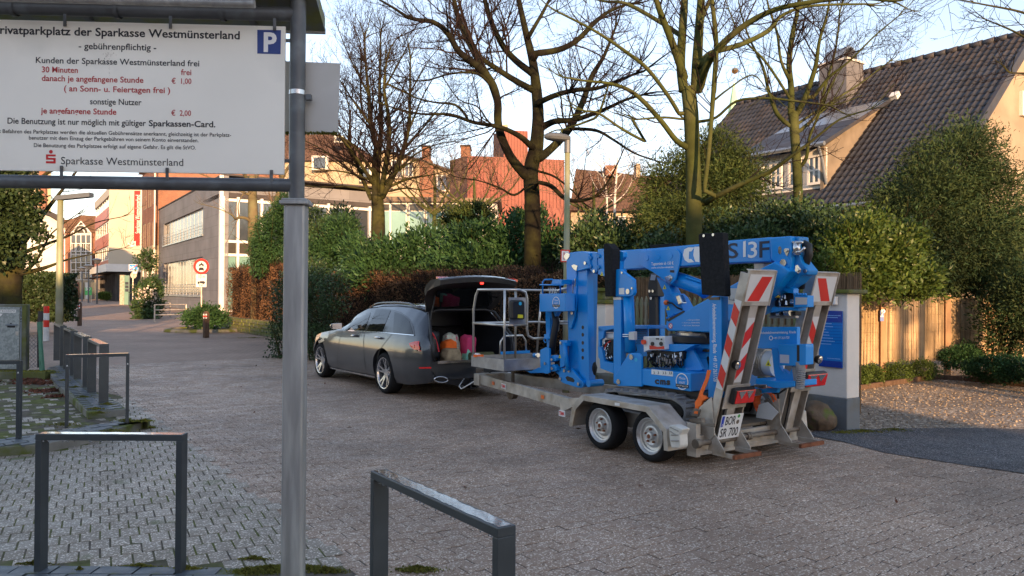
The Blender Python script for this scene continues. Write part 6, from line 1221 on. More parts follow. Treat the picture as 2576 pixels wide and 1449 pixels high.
    a0_, a1_ = (.10, w_+.02) if side < 0 else (w_*.42, w_+.14)
    lh = bx('lamp_housing', a0_, a1_, hl-.06, hl+.10, .013, .075, M_blk, .02)
    bx('lamp_lens', a0_+.02, a1_-.012, hl-.045, hl+.085, .072, .084, M_redl, .012); 
    mm = (a1_-a0_)/4
    for i in (0, 1):
        mb = MB(); x0 = a0_+.04+i*(a1_-a0_-.08)/2; x1 = x0+(a1_-a0_-.09)/2; mb.prism([pt(x0, hl+.078, .0845), pt(x1, hl+.078, .0845), pt((x0+x1)/2, hl+.0, .0845)], nrm*.003); mb.build('lamp_facet', M_alu, root)
    # round work light
    c = pt(w_*.28 if side < 0 else w_+.01, .80, -.0); mb = MB(); mb.lathe(c, nrm, [(-.03, .02), (-.01, .042), (.03, .045), (.034, .038)], 20); mb.build('work_light', M_blk, root, smooth=True); mb = MB(); mb.lathe(c, nrm, [(.034, .038), (.042, .02), (.044, 0)], 20); mb.build('light_glass', M_chrome, root, smooth='all')
    if side < 0:
        pl = bx('number_plate', .055, w_-.012, .05, .30, .016, .020, M_decw, .004); q_ = lambda l, h: pt(l, h, .0212)
        text('lettering', 'BOR', q_(.115, .195), VF.N, d, .085, M_bl, pl, width=.145, bold=.01); text('lettering', 'SR 700', q_(.075, .075), VF.N, d, .085, M_bl, pl, width=.255, bold=.01)
        mb = MB(); mb.add([q_(.062, .18), q_(.098, .18), q_(.098, .29), q_(.062, .29)], [(0, 1, 2, 3)]); e_ = mb.build('blue_field', mat('euro_blue', (.01, .05, .45), .4, var=0), pl); text('lettering', 'D', pt(.072, .19, .023), VF.N, d, .02, M_wl, pl)
        mb = MB(); mb.lathe(q_(.30, .215), nrm, [(.001, .022), (.001, 0)], 14); mb.build('seal', M_galvd, pl); mb = MB(); mb.lathe(q_(.30, .275), nrm, [(.001, .018), (.001, 0)], 14); mb.build('seal', mat('green_seal', (.05, .35, .06), .5, var=0), pl)
    mb = MB(); mb.prism([base+VF.N*(l0-.012)+VF.U*u_+ZV*z for u_, z in ((.16, .22), (.13, .34), (-.02, .46), (-.06, .10), (.06, -.02))], VF.N*.010); mb.build('hinge_plate', M_galv, root, .002)
ramp(.33, .71, -1); ramp(1.33, 1.71, 1)
# straps holding the machine
def ribbon(name, label, pts, w_, m, hw=None):
    """flat strap along points, width across the picture-right axis"""
    mb = MB(); 
    for i in range(len(pts)-1):
        a, b_ = np.array(pts[i]), np.array(pts[i+1]); mb.prism([a-X*w_/2, a+X*w_/2, b_+X*w_/2, b_-X*w_/2], VF.N*.005)
    return mb.build(name, m, hw)
st = thing('lashing_strap', 'orange lashing strap with ratchet tying the machine down beside the left ramp', 'strap', tuple(VF.P(-.15, .3, .34)))
P1 = ps(K('4', 1310, 440, 1290, 520, 1240, 640, 1215, 720, 1195, 790), .33); ribbon('webbing', None, P1, .045, M_orstrap, st)
P2 = ps(K('4', 1230, 655, 1270, 665, 1292, 690, 1250, 715, 1235, 760, 1185, 770, 1180, 720), .325); mb = MB(); mb.prism(P2, VF.N*.03); mb.build('strap_tail', M_orstrap, st, .008)
mb = MB(); P3 = ps(K('4', 1170, 775, 1235, 785, 1215, 850, 1150, 845), .31); mb.prism(P3, VF.N*.05); mb.build('ratchet', M_galvd, st, .006)
mb = MB(); mb.prism(ps(K('4', 1182, 800, 1212, 803, 1205, 825, 1175, 822), .305), VF.N*.01); mb.build('webbing', M_orstrap, st)
st2 = thing('lashing_strap', 'coiled orange lashing strap lying on the deck between the ramps', 'strap', tuple(VF.P(-.1, 1.3, .34)))
c = VF.P(*[(VF.sz(1800, 730, 1.3, '4'))[0], 1.3, (VF.sz(1800, 730, 1.3, '4'))[1]]); mb = MB()
for r, a0_, a1_, dz in ((.13, .3, 3.6, 0), (.10, .2, 4.0, .0), (.15, 1.2, 3.9, .01)):
    pts = [c+X*math.cos(a)*r+ZV*(math.sin(a)*r*1.1+dz) for a in np.linspace(a0_, a1_, 10)]
    for i in range(9): mb.prism([pts[i], pts[i+1], pts[i+1]+VF.N*.05, pts[i]+VF.N*.05], ZV*.006+X*.004)
mb.build('webbing', M_orstrap, st2); mb = MB(); mb.prism([c+X*a+ZV*b_ for a, b_ in ((-.02, .02), (.10, -.08), (.13, -.05), (.03, .06))], VF.N*.04); mb.build('ratchet', M_galvd, st2, .005)
mb = MB(); mb.prism([c+X*a+ZV*b_-VF.N*.02 for a, b_ in ((-.10, -.16), (.10, -.16), (.18, -.07), (.05, .02), (-.06, -.02))], VF.N*.006); mb.build('strap_label', M_decw, st2)
# ================================================================== BLUE TRACKED LIFT
M_blue = mat('blue_machine_paint', (.0, .265, .72), .38, var=.06, vs=3, coat=.12, rvar=.06)
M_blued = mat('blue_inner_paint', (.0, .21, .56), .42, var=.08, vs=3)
M_foam = mat('black_foam_pad', (.022, .023, .025), .95, var=.25, vs=40, bump=.3, bs=160)
M_steel = mat('bright_steel', (.60, .60, .60), .25, 1, var=.12, vs=12)
M_hose = mat('black_hose', (.012, .012, .013), .5, var=.1)
M_alt = mat('aluminium_tube', (.62, .61, .58), .32, .9, var=.1, vs=6)
M_alp = mat('aluminium_checker', (.36, .36, .37), .42, .7, var=.2, vs=9, rvar=.1)
M_grey = mat('light_grey_box', (.55, .56, .55), .5, var=.05)
M_track = mat('dusty_rubber_track', (.23, .225, .22), .85, var=.2, vs=10, bump=.3, bs=80)
M_yel = mat('yellow_sticker', (.80, .72, .04), .4, var=0); M_woodp = mat('wood_floor', (.30, .19, .10), .7, var=.2, vs=6)
lf = thing('tracked_lift', 'bright blue tracked spider lift folded up on the trailer with a silver basket', 'lift', tuple(VF.P(.9, 1.0, .34)), VF.t)
def sub(name, parent=lf):
    o = bpy.data.objects.new(name, None); COL.objects.link(o); o.parent = parent; MW[o.name] = MW[parent.name]; return o
def PL(nm, pts, lat, th, m=None, parent=None, bev=.005): return plate(nm, pts, lat, th, m or M_blue, parent or lf, bev)
def bolts(parent, lst, r=.014, ln=-.012, m=None, nm='bolt'):
    for k, x, y, lat in lst: mb = MB(); pin(mb, k, x, y, lat, r, ln, 12); mb.build(nm, m or M_steel, parent)
# --- basket
SB0, SB1, LB0, LB1, zb0, zb1 = 3.03, 3.86, .31, 1.46, .615, .765
bk_ = sub('basket')
for a in ((SB0, SB1, LB0, LB0+.008), (SB0, SB1, LB1-.008, LB1), (SB0, SB0+.008, LB0+.008, LB1-.008), (SB1-.008, SB1, LB0+.008, LB1-.008)): mb = MB(); mb.fbox(VF, *a, zb0, zb1); mb.build('side_panel', M_alp, bk_)
mb = MB(); mb.fbox(VF, SB0+.01, SB1-.01, LB0+.01, LB1-.01, zb0+.01, zb0+.03); mb.build('basket_floor', M_woodp, bk_)
mb = MB(); mb.fbox(VF, SB0+.008, SB1-.008, LB0+.008, LB0+.035, zb1-.012, zb1); mb.fbox(VF, SB0+.008, SB0+.035, LB0+.035, LB1-.03, zb1-.012, zb1); mb.build('basket_rim', M_alt, bk_)
zt_ = VF.sz(488, 250, LB0+.02, '5')[1]; zm = VF.sz(488, 636, LB0+.02, '5')[1]; r_ = .0175
def rail(pts, nm='rail', r=r_): mb = MB(); mb.tube(pts, r, 10); return mb.build(nm, M_alt, bk_, smooth='all')
a_, b_ = LB0+.02, LB1-.02; s0_, s1_ = SB0+.02, SB1-.02
rail([VF.P(s0_, a_, zb0+.1), VF.P(s0_, a_, zt_)], 'post')
rail([VF.P(s1_, a_, zb0+.1), VF.P(s1_, a_, zt_-.28), VF.P(s1_-.06, a_, zt_-.08), VF.P(s1_-.12, a_, zt_), VF.P(s0_, a_, zt_)])
e_ = VF.lz(745, 300, s0_, '5')[0]
rail([VF.P(s0_, a_, zt_), VF.P(s0_, e_-.12, zt_), VF.P(s0_, e_-.03, zt_-.03), VF.P(s0_, e_, zt_-.12), VF.P(s0_, e_+.0, zt_-.85), VF.P(s0_, e_+.03, zt_-.93), VF.P(s0_, e_+.12, zt_-.96), VF.P(s0_, e_+.35, zt_-.96)]) if False else rail([VF.P(s0_, a_, zt_), VF.P(s0_, e_-.12, zt_), VF.P(s0_, e_-.03, zt_-.03), VF.P(s0_, e_, zt_-.12), VF.P(s0_, e_, zm-.05), VF.P(s0_, e_+.02, zm-.15), VF.P(s0_, e_+.10, zm-.19), VF.P(s0_, e_+.36, zm-.19)])
rail([VF.P(s1_, a_, zm), VF.P(s0_, a_, zm)]); rail([VF.P(s0_, a_, zm), VF.P(s0_, e_, zm)])
rail([VF.P(s1_, a_, zm), VF.P(s1_, b_, zm), VF.P(s0_, b_, zm)]); rail([VF.P(s1_-.12, a_, zt_), VF.P(s1_-.12, b_, zt_), VF.P(s0_, b_, zt_)])
rail([VF.P(s1_, b_, zb0+.1), VF.P(s1_-.12, b_, zt_)], 'post'); rail([VF.P(s0_, b_, zb0+.1), VF.P(s0_, b_, zt_)], 'post'); rail([VF.P(s1_-.1, (a_+b_)/2+.1, zb0+.1), VF.P(s1_-.1, (a_+b_)/2+.1, zt_)], 'post')
g0 = VF.lz(450, 800, s1_, '5')[0]; g1 = VF.lz(735, 800, s1_, '5')[0]; zg = VF.lz(600, 750, s1_, '5')[1]
rail([VF.P(s1_, g0, zb1), VF.P(s1_, g0+.01, zg-.08), VF.P(s1_, g0+.07, zg), VF.P(s1_, g1-.07, zg), VF.P(s1_, g1-.01, zg-.08), VF.P(s1_, g1, zb1)], 'gate', .015)
mb = MB(); mb.fbox(VF, s1_-.03, s1_+.01, g0, g1+.05, zb1, zb1+.04); mb.build('gate_bar', M_blue, bk_)
# document plate and black case
def face(k, pts, s): return pr_([(k, x, y) for x, y in pts], s)
sF = SB0-.005; mb = MB(); mb.prism(face('5', [(545, 335), (730, 335), (730, 620), (552, 630)], sF), VF.U*.01); mb.build('case_plate', M_alp, bk_)
mb = MB(); mb.prism(face('5', [(580, 380), (600, 362), (700, 362), (722, 385), (722, 575), (590, 575), (578, 555)], sF-.09), VF.U*.085); cs_ = mb.build('black_case', M_blk, bk_, .02)
mb = MB(); mb.prism(face('5', [(645, 520), (700, 522), (700, 560), (643, 558)], sF-.094), VF.U*.003); mb.build('yellow_label', M_yel, cs_)
c_ = face('5', [(668, 402)], sF-.093)[0]; mb = MB(); mb.lathe(c_, -VF.U, [(.0, .024), (.003, .024), (.003, 0)], 16); mb.build('round_label', mat('cyan_sticker', (.03, .45, .75), .4, var=0), cs_)
mb = MB(); p = VF.P(s1_-.03, a_+.02, zb1+.02); mb.tube([p, p-VF.U*.10], .02, 8); mb.build('rolled_paper', M_decw, bk_); mb = MB(); mb.box(p+np.array([0, 0, -.015])-VF.U*.08, (.14, .08, .03)); mb.build('orange_tool', M_orstrap, bk_)
# --- basket control box and jib parts
cp = sub('control_panel')
PL('panel_box', K('5', 878, 295, 1158, 290, 1158, 485, 878, 490), .62, .16, parent=cp, bev=.008)
mb = MB(); tpath(mb, [('5', 913, 290, .64), ('5', 913, 165, .64), ('5', 935, 140, .64), ('5', 1020, 138, .64)], .010); tpath(mb, [('5', 1105, 290, .78), ('5', 1105, 150, .78)], .010); tpath(mb, [('5', 882, 197, .62), ('5', 1140, 200, .62)], .009); mb.build('guard_bar', M_blue, cp, smooth='all')
PL('guard_lid', K('5', 1005, 190, 1020, 138, 1125, 140, 1115, 190), .63, .16, parent=cp)
mb = MB()
for i in range(5): x = 980+i*18; tpath(mb, [('5', x+8, 292, .70), ('5', x, 230, .70)], .005, 6)
mb.build('lever', M_steel, cp)
PL('column', K('5', 943, 490, 990, 490, 990, 900, 960, 900, 943, 600), .78, .08); PL('column', K('5', 1040, 490, 1080, 490, 1040, 560, 1000, 560, 985, 520, 960, 490), .78, .06)
def badge(k, x, y, lat, r, parent):
    """round rental sticker"""
    s, z = VF.sz(x, y, lat, k); c = VF.P(s, lat-.002, z); mb = MB(); mb.lathe(c, -VF.N, [(.0, r), (.0015, r), (.0015, r*.88), (.0, r*.88)], 28); o = mb.build('badge', M_wl, parent); o2 = text('lettering', 'Miete', c-VF.N*.001+X*-r*.5+ZV*r*.25, X, ZV, r*.32, M_wl, o, width=r*1.0); text('lettering', 'mich!', c-VF.N*.001-X*r*.45-ZV*r*.25, X, ZV, r*.32, M_wl, o, width=r*.9)
    mb = MB(); mb.prism([c+X*a+ZV*b for a, b in ((-r*.98, -r*.72), (r*1.05, -r*.72), (r*1.05, -r*.34), (-r*.98, -r*.34))], -VF.N*.003); o3 = mb.build('badge_band', M_bl, o); text('lettering', '+49 177 2631728', c-VF.N*.0035-X*r*.9-ZV*r*.62, X, ZV, r*.2, M_wl, o, width=r*1.85)
badge('5', 1060, 390, .62, .075, cp)
mb = MB(); tpath(mb, [('5', 1045, 495, .82), ('5', 1060, 600, .80), ('5', 1030, 780, .78), ('5', 1010, 950, .78)], .045, 12); mb.build('hose_bundle', M_hose, lf, smooth='all')
mb = MB(); tpath(mb, [('5', 1075, 290, .9), ('5', 1085, 262, .9), ('5', 1110, 245, .9), ('5', 1180, 240, .9)], r_); tpath(mb, [('5', 1085, 560, .9), ('5', 1080, 680, .9), ('5', 1060, 715, .9)], r_); tpath(mb, [('5', 1090, 600, .95), ('5', 1190, 600, .95)], r_); mb.build('basket_handrail', M_alt, lf, smooth='all')
hk = sub('basket_bracket')
PL('bracket_plate', K('5', 885, 905, 945, 875, 985, 890, 985, 1150, 960, 1165, 890, 1150, 885, 1020), .70, .03, parent=hk)
PL('bracket_plate', K('5', 710, 1125, 780, 1135, 870, 1095, 900, 1105, 900, 1155, 780, 1158), .72, .10, parent=hk)
PL('clamp', K('5', 925, 735, 985, 730, 990, 780, 975, 800, 930, 780), .74, .08, parent=hk)
mb = MB(); tpath(mb, [('5', 935, 780, .73), ('5', 925, 800, .73), ('5', 938, 825, .73), ('5', 960, 815, .73), ('5', 962, 775, .73)], .008); mb.build('ring', M_blue, hk, smooth='all')
PL('link_block', K('5', 1000, 975, 1030, 960, 1060, 990, 1060, 1020, 1000, 1040), .74, .08, parent=hk); PL('link_block', K('5', 990, 1070, 1030, 1060, 1060, 1090, 1060, 1130, 1000, 1140), .74, .08, parent=hk)
PL('dark_link', K('5', 1040, 995, 1110, 1000, 1110, 1130, 1045, 1135), .80, .06, M_blk, hk)
bolts(hk, [('5', 945, 1052, .70), ('5', 1020, 1010, .73), ('5', 1022, 1105, .73)], .02, -.02)
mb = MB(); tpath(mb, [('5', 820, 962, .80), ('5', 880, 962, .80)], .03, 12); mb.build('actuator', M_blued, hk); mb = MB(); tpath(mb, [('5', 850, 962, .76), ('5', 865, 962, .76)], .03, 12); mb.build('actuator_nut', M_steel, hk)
# --- jib mast (folded fly boom)
jb = sub('jib')
PL('foot_cylinder_housing', K('5', 1095, 800, 1180, 800, 1180, 860, 1150, 870, 1150, 1080, 1100, 1100), .78, .06, parent=jb)
mb = MB(); tpath(mb, [('5', 1150, 830, .77), ('5', 1165, 960, .77), ('5', 1190, 1130, .77)], .028, 12); mb.build('small_cylinder', M_blue, jb, smooth='all')
PL('jib_arm', K('5', 1170, -30, 1250, -30, 1285, 60, 1300, 480, 1310, 700, 1305, 1180, 1190, 1180, 1190, 760), .88, .14, parent=jb)
PL('mast_face', K('2', 328, 270, 420, 300, 425, 440, 420, 800, 400, 920, 370, 1010, 350, 1010, 345, 830, 328, 640), .84, .03, parent=jb)
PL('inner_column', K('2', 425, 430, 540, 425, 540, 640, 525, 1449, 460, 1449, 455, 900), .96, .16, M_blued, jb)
PL('boom_profile', K('5', 1278, 55, 1395, 20, 1400, 300, 1420, 1240, 1400, 1300, 1330, 1270, 1300, 1100, 1298, 640), .86, .10, parent=jb)
mb = MB()
for y in (660, 740, 828, 908, 990): pin(mb, '5', 1350, y, .8615, .024, -.003, 16)
mb.build('hole', M_blk, jb)
PL('knuckle', K('2', 325, 262, 440, 245, 480, 243, 550, 258, 552, 412, 430, 440, 372, 400, 330, 345), .82, .24, parent=jb, bev=.01)
PL('end_plate', K('5', 1040, 1140, 1110, 1100, 1225, 1110, 1335, 1240, 1350, 1270, 1350, 1305, 1330, 1318, 1290, 1315, 1130, 1265, 1095, 1235, 1090, 1180), .80, .04, parent=jb, bev=.006)
PL('end_slot', K('5', 1160, 1205, 1180, 1188, 1240, 1210, 1260, 1235, 1250, 1258, 1180, 1240), .7985, .003, M_blk, jb, 0)
mb = MB(); s, z = VF.sz(1410, 1270, .80, '5'); mb.cyl(VF.P(s, .80, z), VF.P(s, 1.02, z), .045, seg=20); s, z = VF.sz(1330, 1275, .80, '5'); mb.cyl(VF.P(s, .80, z), VF.P(s, 1.02, z), .045, seg=20); mb.build('pivot_pin', M_blue, jb, smooth=True)
bolts(jb, [('5', 1155, 1130, .80), ('5', 1207, 1130, .80), ('5', 1110, 1218, .80), ('5', 1308, 1275, .80), ('5', 1240, 502, .84), ('5', 1115, 828, .78), ('2', 518, 360, .82)], .022, -.018)
for pts in ((300, 285, 330, 255, 360, 270, 355, 300, 330, 330, 305, 315), (372, 385, 400, 370, 438, 385, 430, 410, 425, 438, 400, 425)): PL('lock_plate', K('2', *pts), .812, .008, M_steel, jb, .003)
PL('link_plate', K('2', 552, 268, 575, 255, 630, 255, 632, 440, 600, 468, 556, 425), .85, .16, parent=jb); PL('link_plate', K('2', 636, 222, 694, 218, 697, 490, 640, 470), .83, .20, parent=jb)
bolts(jb, [('2', 570, 308, .85), ('2', 570, 393, .85), ('2', 650, 290, .83), ('2', 650, 400, .83)], .026, -.02, M_blued); bolts(jb, [('2', 605, 440, .85)], .02, -.015)
mb = MB(); tpath(mb, [('5', 1255, 120, .86), ('5', 1245, 250, .86), ('5', 1205, 350, .855), ('5', 1200, 400, .855), ('5', 1245, 465, .855), ('5', 1280, 480, .86)], .018, 8); mb.build('hose', M_hose, jb, smooth='all')
mb = MB(); tpath(mb, [('5', 1270, 130, .84), ('5', 1265, 215, .84)], .012); tpath(mb, [('5', 1246, 150, .84), ('5', 1243, 320, .84)], .008); mb.build('hose_fitting', M_steel, jb)
mb = MB(); tpath(mb, [('5', 1405, 930, .95), ('5', 1440, 1010, .95), ('5', 1470, 1100, .95), ('5', 1455, 1170, .95), ('5', 1420, 1235, .95)], .045, 12); tpath(mb, [('2', 530, 430, 1.1), ('2', 530, 640, 1.1)], .02, 8); mb.build('hose_bundle', M_hose, jb, smooth='all')
# --- main boom
bm_ = sub('boom')
PL('boom_tube', K('2', 780, 240, 1200, 212, 1640, 172)+K('3', 300, 142, 765, 103, 765, 345, 300, 360)+K('2', 1640, 378, 1420, 395, 1110, 410, 870, 425, 780, 400), .88, .24, parent=bm_, bev=.01)
PL('boom_seam', K('2', 890, 318, 1640, 268)+K('3', 765, 212, 765, 216)+K('2', 1640, 273, 890, 322), .8785, .002, M_wl, bm_, 0) if False else None
PL('gusset', K('2', 1048, 250, 1075, 240, 1395, 215, 1430, 230, 1455, 270, 1440, 380, 1400, 530, 1360, 568, 1330, 555, 1180, 450, 1045, 375), .86, .02, parent=bm_, bev=.006)
mb = MB()
for x, y in ((1120, 308), (1232, 300), (1353, 290)):
    mb = MB(); pin(mb, '2', x, y, .86, .036, -.006, 24); mb.build('boss', M_blue, bm_, .003)
PL('slot', K('2', 1350, 430, 1392, 430, 1392, 455, 1350, 452), .8585, .002, M_blk, bm_, 0)
PL('lock_plate', K('2', 1292, 500, 1320, 488, 1350, 475, 1378, 500, 1365, 530, 1345, 558, 1315, 545), .852, .008, M_steel, bm_, .003); bolts(bm_, [('2', 1338, 510, .85)], .03, -.012)
PL('head_plate', K('3', 755, 108, 960, 92, 975, 210, 965, 320, 955, 430, 935, 500, 830, 585, 790, 420, 800, 345, 765, 330), .86, .28, parent=bm_, bev=.012)
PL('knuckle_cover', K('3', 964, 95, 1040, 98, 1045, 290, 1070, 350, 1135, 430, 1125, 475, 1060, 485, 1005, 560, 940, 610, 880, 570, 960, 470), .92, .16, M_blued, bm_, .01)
PL('slot', K('3', 838, 205, 855, 190, 870, 210, 870, 260, 855, 275, 838, 260), .8585, .002, M_steel, bm_, 0)
for pts in ((895, 225, 915, 210, 945, 215, 945, 245, 925, 297, 905, 270), (1005, 385, 1030, 375, 1060, 420, 1055, 450, 1030, 465, 1005, 430)): PL('lock_plate', K('3', *pts), .85, .01, M_steel, bm_, .003)
mb = MB(); pin(mb, '3', 897, 357, .86, .07, -.012, 28); mb.build('pivot_boss', M_blue, bm_, .004); bolts(bm_, [('3', 897, 357, .848)], .035, -.02); bolts(bm_, [('3', 918, 235, .85), ('3', 1030, 430, .85), ('3', 1108, 438, .92)], .018, -.015)
mb = MB(); tpath(mb, [('3', 1022, 150, .88), ('3', 1022, 280, .88)], .035, 12); tpath(mb, [('3', 980, 155, .86), ('3', 1080, 155, .86)], .014); tpath(mb, [('3', 985, 255, .86), ('3', 1060, 250, .86), ('3', 1100, 205, .86)], .014); mb.build('end_cylinder', M_steel, bm_, smooth='all')
mb = MB(); tpath(mb, [('3', 1090, 170, 1.0), ('3', 1135, 190, 1.0), ('3', 1140, 280, 1.0), ('3', 1110, 360, 1.0), ('3', 1080, 480, 1.05), ('3', 1060, 600, 1.1)], .04, 10); mb.build('hose_bundle', M_hose, bm_, smooth='all')
PL('grey_block', K('3', 595, 362, 695, 362, 695, 425, 600, 425), .92, .1, M_galv, bm_)
text('lettering', 'c', ps([('2', 1478, 345)], .8785)[0], X, ZV, .0001, M_wl, bm_) if False else None
pc = ps(K('2', 1530, 205, 1590, 205, 1560, 245, 1540, 245, 1535, 320, 1560, 320, 1590, 350, 1530, 355, 1495, 330, 1478, 280, 1490, 225), .8775); mb = MB(); mb.add(pc, [tuple(range(len(pc)))]); mb.build('lettering', M_wl, bm_)
pc = ps(K('2', 1590, 200, 1640, 196, 1640, 350, 1600, 345, 1580, 280), .8775); mb = MB(); mb.add(pc, [tuple(range(len(pc)))]); mb.build('lettering', M_wl, bm_)
M_navy = mat('navy_lettering', (.012, .02, .05), .5, var=0)
for ch, x0, x1, y1, y0, mt in (('S', 330, 435, 312, 170, M_navy), ('1', 450, 476, 310, 160, M_wl), ('3', 528, 618, 308, 156, M_wl), ('F', 635, 735, 305, 150, M_navy)):
    a = ps([('3', x0, y1)], .8775)[0]; b = ps([('3', x1, y1-6)], .8775)[0]; h = ps([('3', x0, y0)], .8775)[0]; text('lettering', ch, a, b-a, h-a, np.linalg.norm(h-a), mt, bm_, width=np.linalg.norm(b-a), bold=.01)
def vt(s_, k, x0, y0, x1, y1, lat, hpx, parent, mt=None, bold=0.0):
    a = ps([(k, x0, y0)], lat)[0]; b = ps([(k, x1, y1)], lat)[0]; h = ps([(k, x0, y0-hpx)], lat)[0]; return text('lettering', s_, a, b-a, ZV, np.linalg.norm(h-a), mt or M_wl, parent, width=np.linalg.norm(b-a), bold=bold)
vt('Tagesmiete ab 150 €', '2', 1166, 382, 1384, 372, .8585, 28, bm_, bold=.01); vt('www.schulze-renzel.de', '2', 1166, 415, 1384, 406, .8585, 18, bm_, bold=.01)
# lift cylinder
mb = MB(); tpath(mb, [('2', 1395, 510, 1.0), ('2', 1500, 545, 1.0), ('2', 1660, 605, 1.0), ('3', 130, 640, 1.0)], .085, 20); mb.build('lift_cylinder', M_blue, bm_, smooth='all')
mb = MB(); tpath(mb, [('2', 1510, 500, .93), ('2', 1560, 515, .93), ('2', 1655, 545, .93)], .014); mb.build('pipe', M_blue, bm_)
# lower arm between gusset and turret
la = sub('lower_arm')
PL('arm_plate', K('2', 1215, 500, 1310, 545, 1345, 600, 1375, 660, 1300, 690, 1255, 590), .92, .14, parent=la); PL('arm_plate', K('2', 1290, 690, 1380, 660, 1420, 700, 1490, 830, 1330, 900, 1300, 800), .90, .18, parent=la)
PL('lamp_bracket', K('2', 1350, 655, 1430, 650, 1475, 770, 1420, 770), .87, .02, parent=la); PL('work_light', K('2', 1400, 685, 1440, 672, 1475, 755, 1430, 775), .80, .07, M_steel, la, .01)
mb = MB(); s, z = VF.sz(1308, 750, .86, '2'); mb.lathe(VF.P(s, .86, z), -VF.N, [(-.02, .028), (.0, .03), (.012, .024), (.022, .01), (.024, 0)], 16); mb.build('indicator', M_or, la, smooth='all')
mb = MB(); tpath(mb, [('2', 1320, 745, .86), ('2', 1370, 755, .86), ('2', 1420, 800, .86), ('2', 1470, 820, .9)], .01); mb.build('cable', M_hose, la)
bolts(la, [('2', 1330+i*20, 900-i*10, .9) for i in range(4)], .012, -.02, M_blue)
# --- turret
tu = sub('turret')
PL('turret_side', K('2', 1310, 935, 1720, 712)+K('3', 150, 705, 330, 605, 560, 470, 690, 400, 800, 345, 960, 440, 830, 590, 540, 840, 290, 960, 160, 1040)+K('2', 1720, 1045, 1330, 1030, 1310, 1010), .80, .40, parent=tu, bev=.012)
PL('tray_edge', K('2', 1320, 925, 1480, 830, 1490, 845, 1335, 938), .795, .02, M_blk, tu, 0)
vt('✓ 230 kg Korblast', '2', 1512, 930, 1642, 926, .7985, 13, tu) ; vt('✓ 13 m max. Arbeitshöhe', '2', 1464, 956, 1642, 954, .7985, 13, tu); vt('✓ 6,5 m seitl. Reichweite', '2', 1470, 982, 1642, 982, .7985, 13, tu)
def tri(k, x, y, lat, r, parent):
    s, z = VF.sz(x, y, lat, k); c = VF.P(s, lat-.0015, z); mb = MB(); mb.add([c+X*-r-ZV*r*.8, c+X*r-ZV*r*.8, c+ZV*r], [(0, 1, 2)]); o = mb.build('warning_sticker', M_yel, parent); mb = MB(); c = c-VF.N*.001; mb.add([c-X*r*.3-ZV*r*.5, c+X*r*.3-ZV*r*.5, c+ZV*r*.4], [(0, 1, 2)]); mb.build('symbol', M_bl, o)
for k, x, y, lat, pa in (('2', 1297, 597, .92, la), ('2', 1333, 805, .90, la), ('2', 678, 465, .83, jb), ('2', 350, 683, .84, jb), ('2', 360, 1137, .84, jb), ('2', 262, 1280, .78, jb)): tri(k, x, y, lat, .028, pa)
s, z = VF.sz(1357, 980, .80, '2'); mb = MB(); mb.lathe(VF.P(s, .7985, z), -VF.N, [(0, .03), (.001, .03), (.001, 0)], 18); o = mb.build('sign_sticker', M_decw, tu); mb = MB(); mb.lathe(VF.P(s, .797, z), -VF.N, [(0, .03), (.001, .03), (.001, .023), (0, .023)], 18); mb.tube([VF.P(s+.018, .796, z+.018), VF.P(s-.018, .796, z-.018)], .003, 4); mb.build('symbol', M_redr, o)
for k, pts, mt in (('3', (722, 400, 828, 398, 826, 485, 724, 450), M_decw), ('3', (852, 425, 890, 420, 888, 472, 854, 475), M_yel), ('3', (328, 608, 438, 610, 440, 770, 332, 765), M_grey)): 
    o = PL('sticker', K(k, *pts), .7985 if pts[0] == 328 else .8585, .001, mt, tu, 0)
    if pts[0] == 722: PL('symbol', K('3', 728, 405, 775, 404, 775, 445, 728, 440), .857, .001, mat('cyan_sticker'  , (.03, .45, .75)), o, 0); PL('symbol', K('3', 785, 443, 820, 446, 802, 408), .857, .001, M_yel, o, 0)
    if pts[0] == 328: 
        mb = MB(); tpath(mb, [('3', 365, 650, .796), ('3', 352, 720, .796), ('3', 405, 728, .796), ('3', 395, 712, .796)], .003, 4); mb.build('symbol', M_bl, o)
    if pts[0] == 852: mb = MB(); tpath(mb, [('3', 862, 440, .856), ('3', 872, 460, .856), ('3', 882, 442, .856)], .003, 4); mb.build('symbol', M_bl, o)
# slew ring and pedestal
s, z = VF.sz(1475, 1110, .72, '2'); cR = VF.P(s, 1.0, 0); z1_ = VF.sz(1475, 1075, .72, '2')[1]; z0_ = VF.sz(1475, 1150, .72, '2')[1]; zt2_ = VF.sz(1475, 1050, .72, '2')[1]
mb = MB(); mb.lathe(cR, (0, 0, 1), [(z0_, .0), (z0_, .33), (z0_+.01, .345), (z1_-.01, .345), (z1_, .33), (z1_, 0)], 40); mb.build('slew_ring', M_blk, lf, smooth=True)
mb = MB(); mb.lathe(cR, (0, 0, 1), [(z1_+.001, .27), (zt2_, .27)], 32); mb.build('slew_collar', M_steel, lf, smooth=True)
mb = MB(); pin(mb, '2', 1675, 1100, .78, .05, .1); s, z = VF.sz(1665, 1180, .78, '2'); mb.cyl(VF.P(s, .85, z-.06), VF.P(s, .85, z+.12), .045); mb.build('slew_motor', M_blk, lf)
pd = sub('pedestal')
zp = VF.sz(1340, 1180, .72, '2')[1]; zpb = VF.sz(900, 410, .6, '4')[1]
mb = MB(); mb.lathe(cR, (0, 0, 1), [(zpb-.05, .34), (zpb+.1, .24), (zp-.06, .24), (zp, .32), (z0_-.002, .32)], 8); mb.build('pedestal_tube', M_blue, pd)
PL('pedestal_plate', K('4', 1090, 215, 1140, 215, 1190, 300, 1255, 430, 1240, 445, 1095, 445), .70, .03, parent=pd); PL('tray', K('2', 1180, 1215, 1345, 1160, 1600, 1165, 1490, 1225, 1400, 1235), .62, .1, parent=pd)
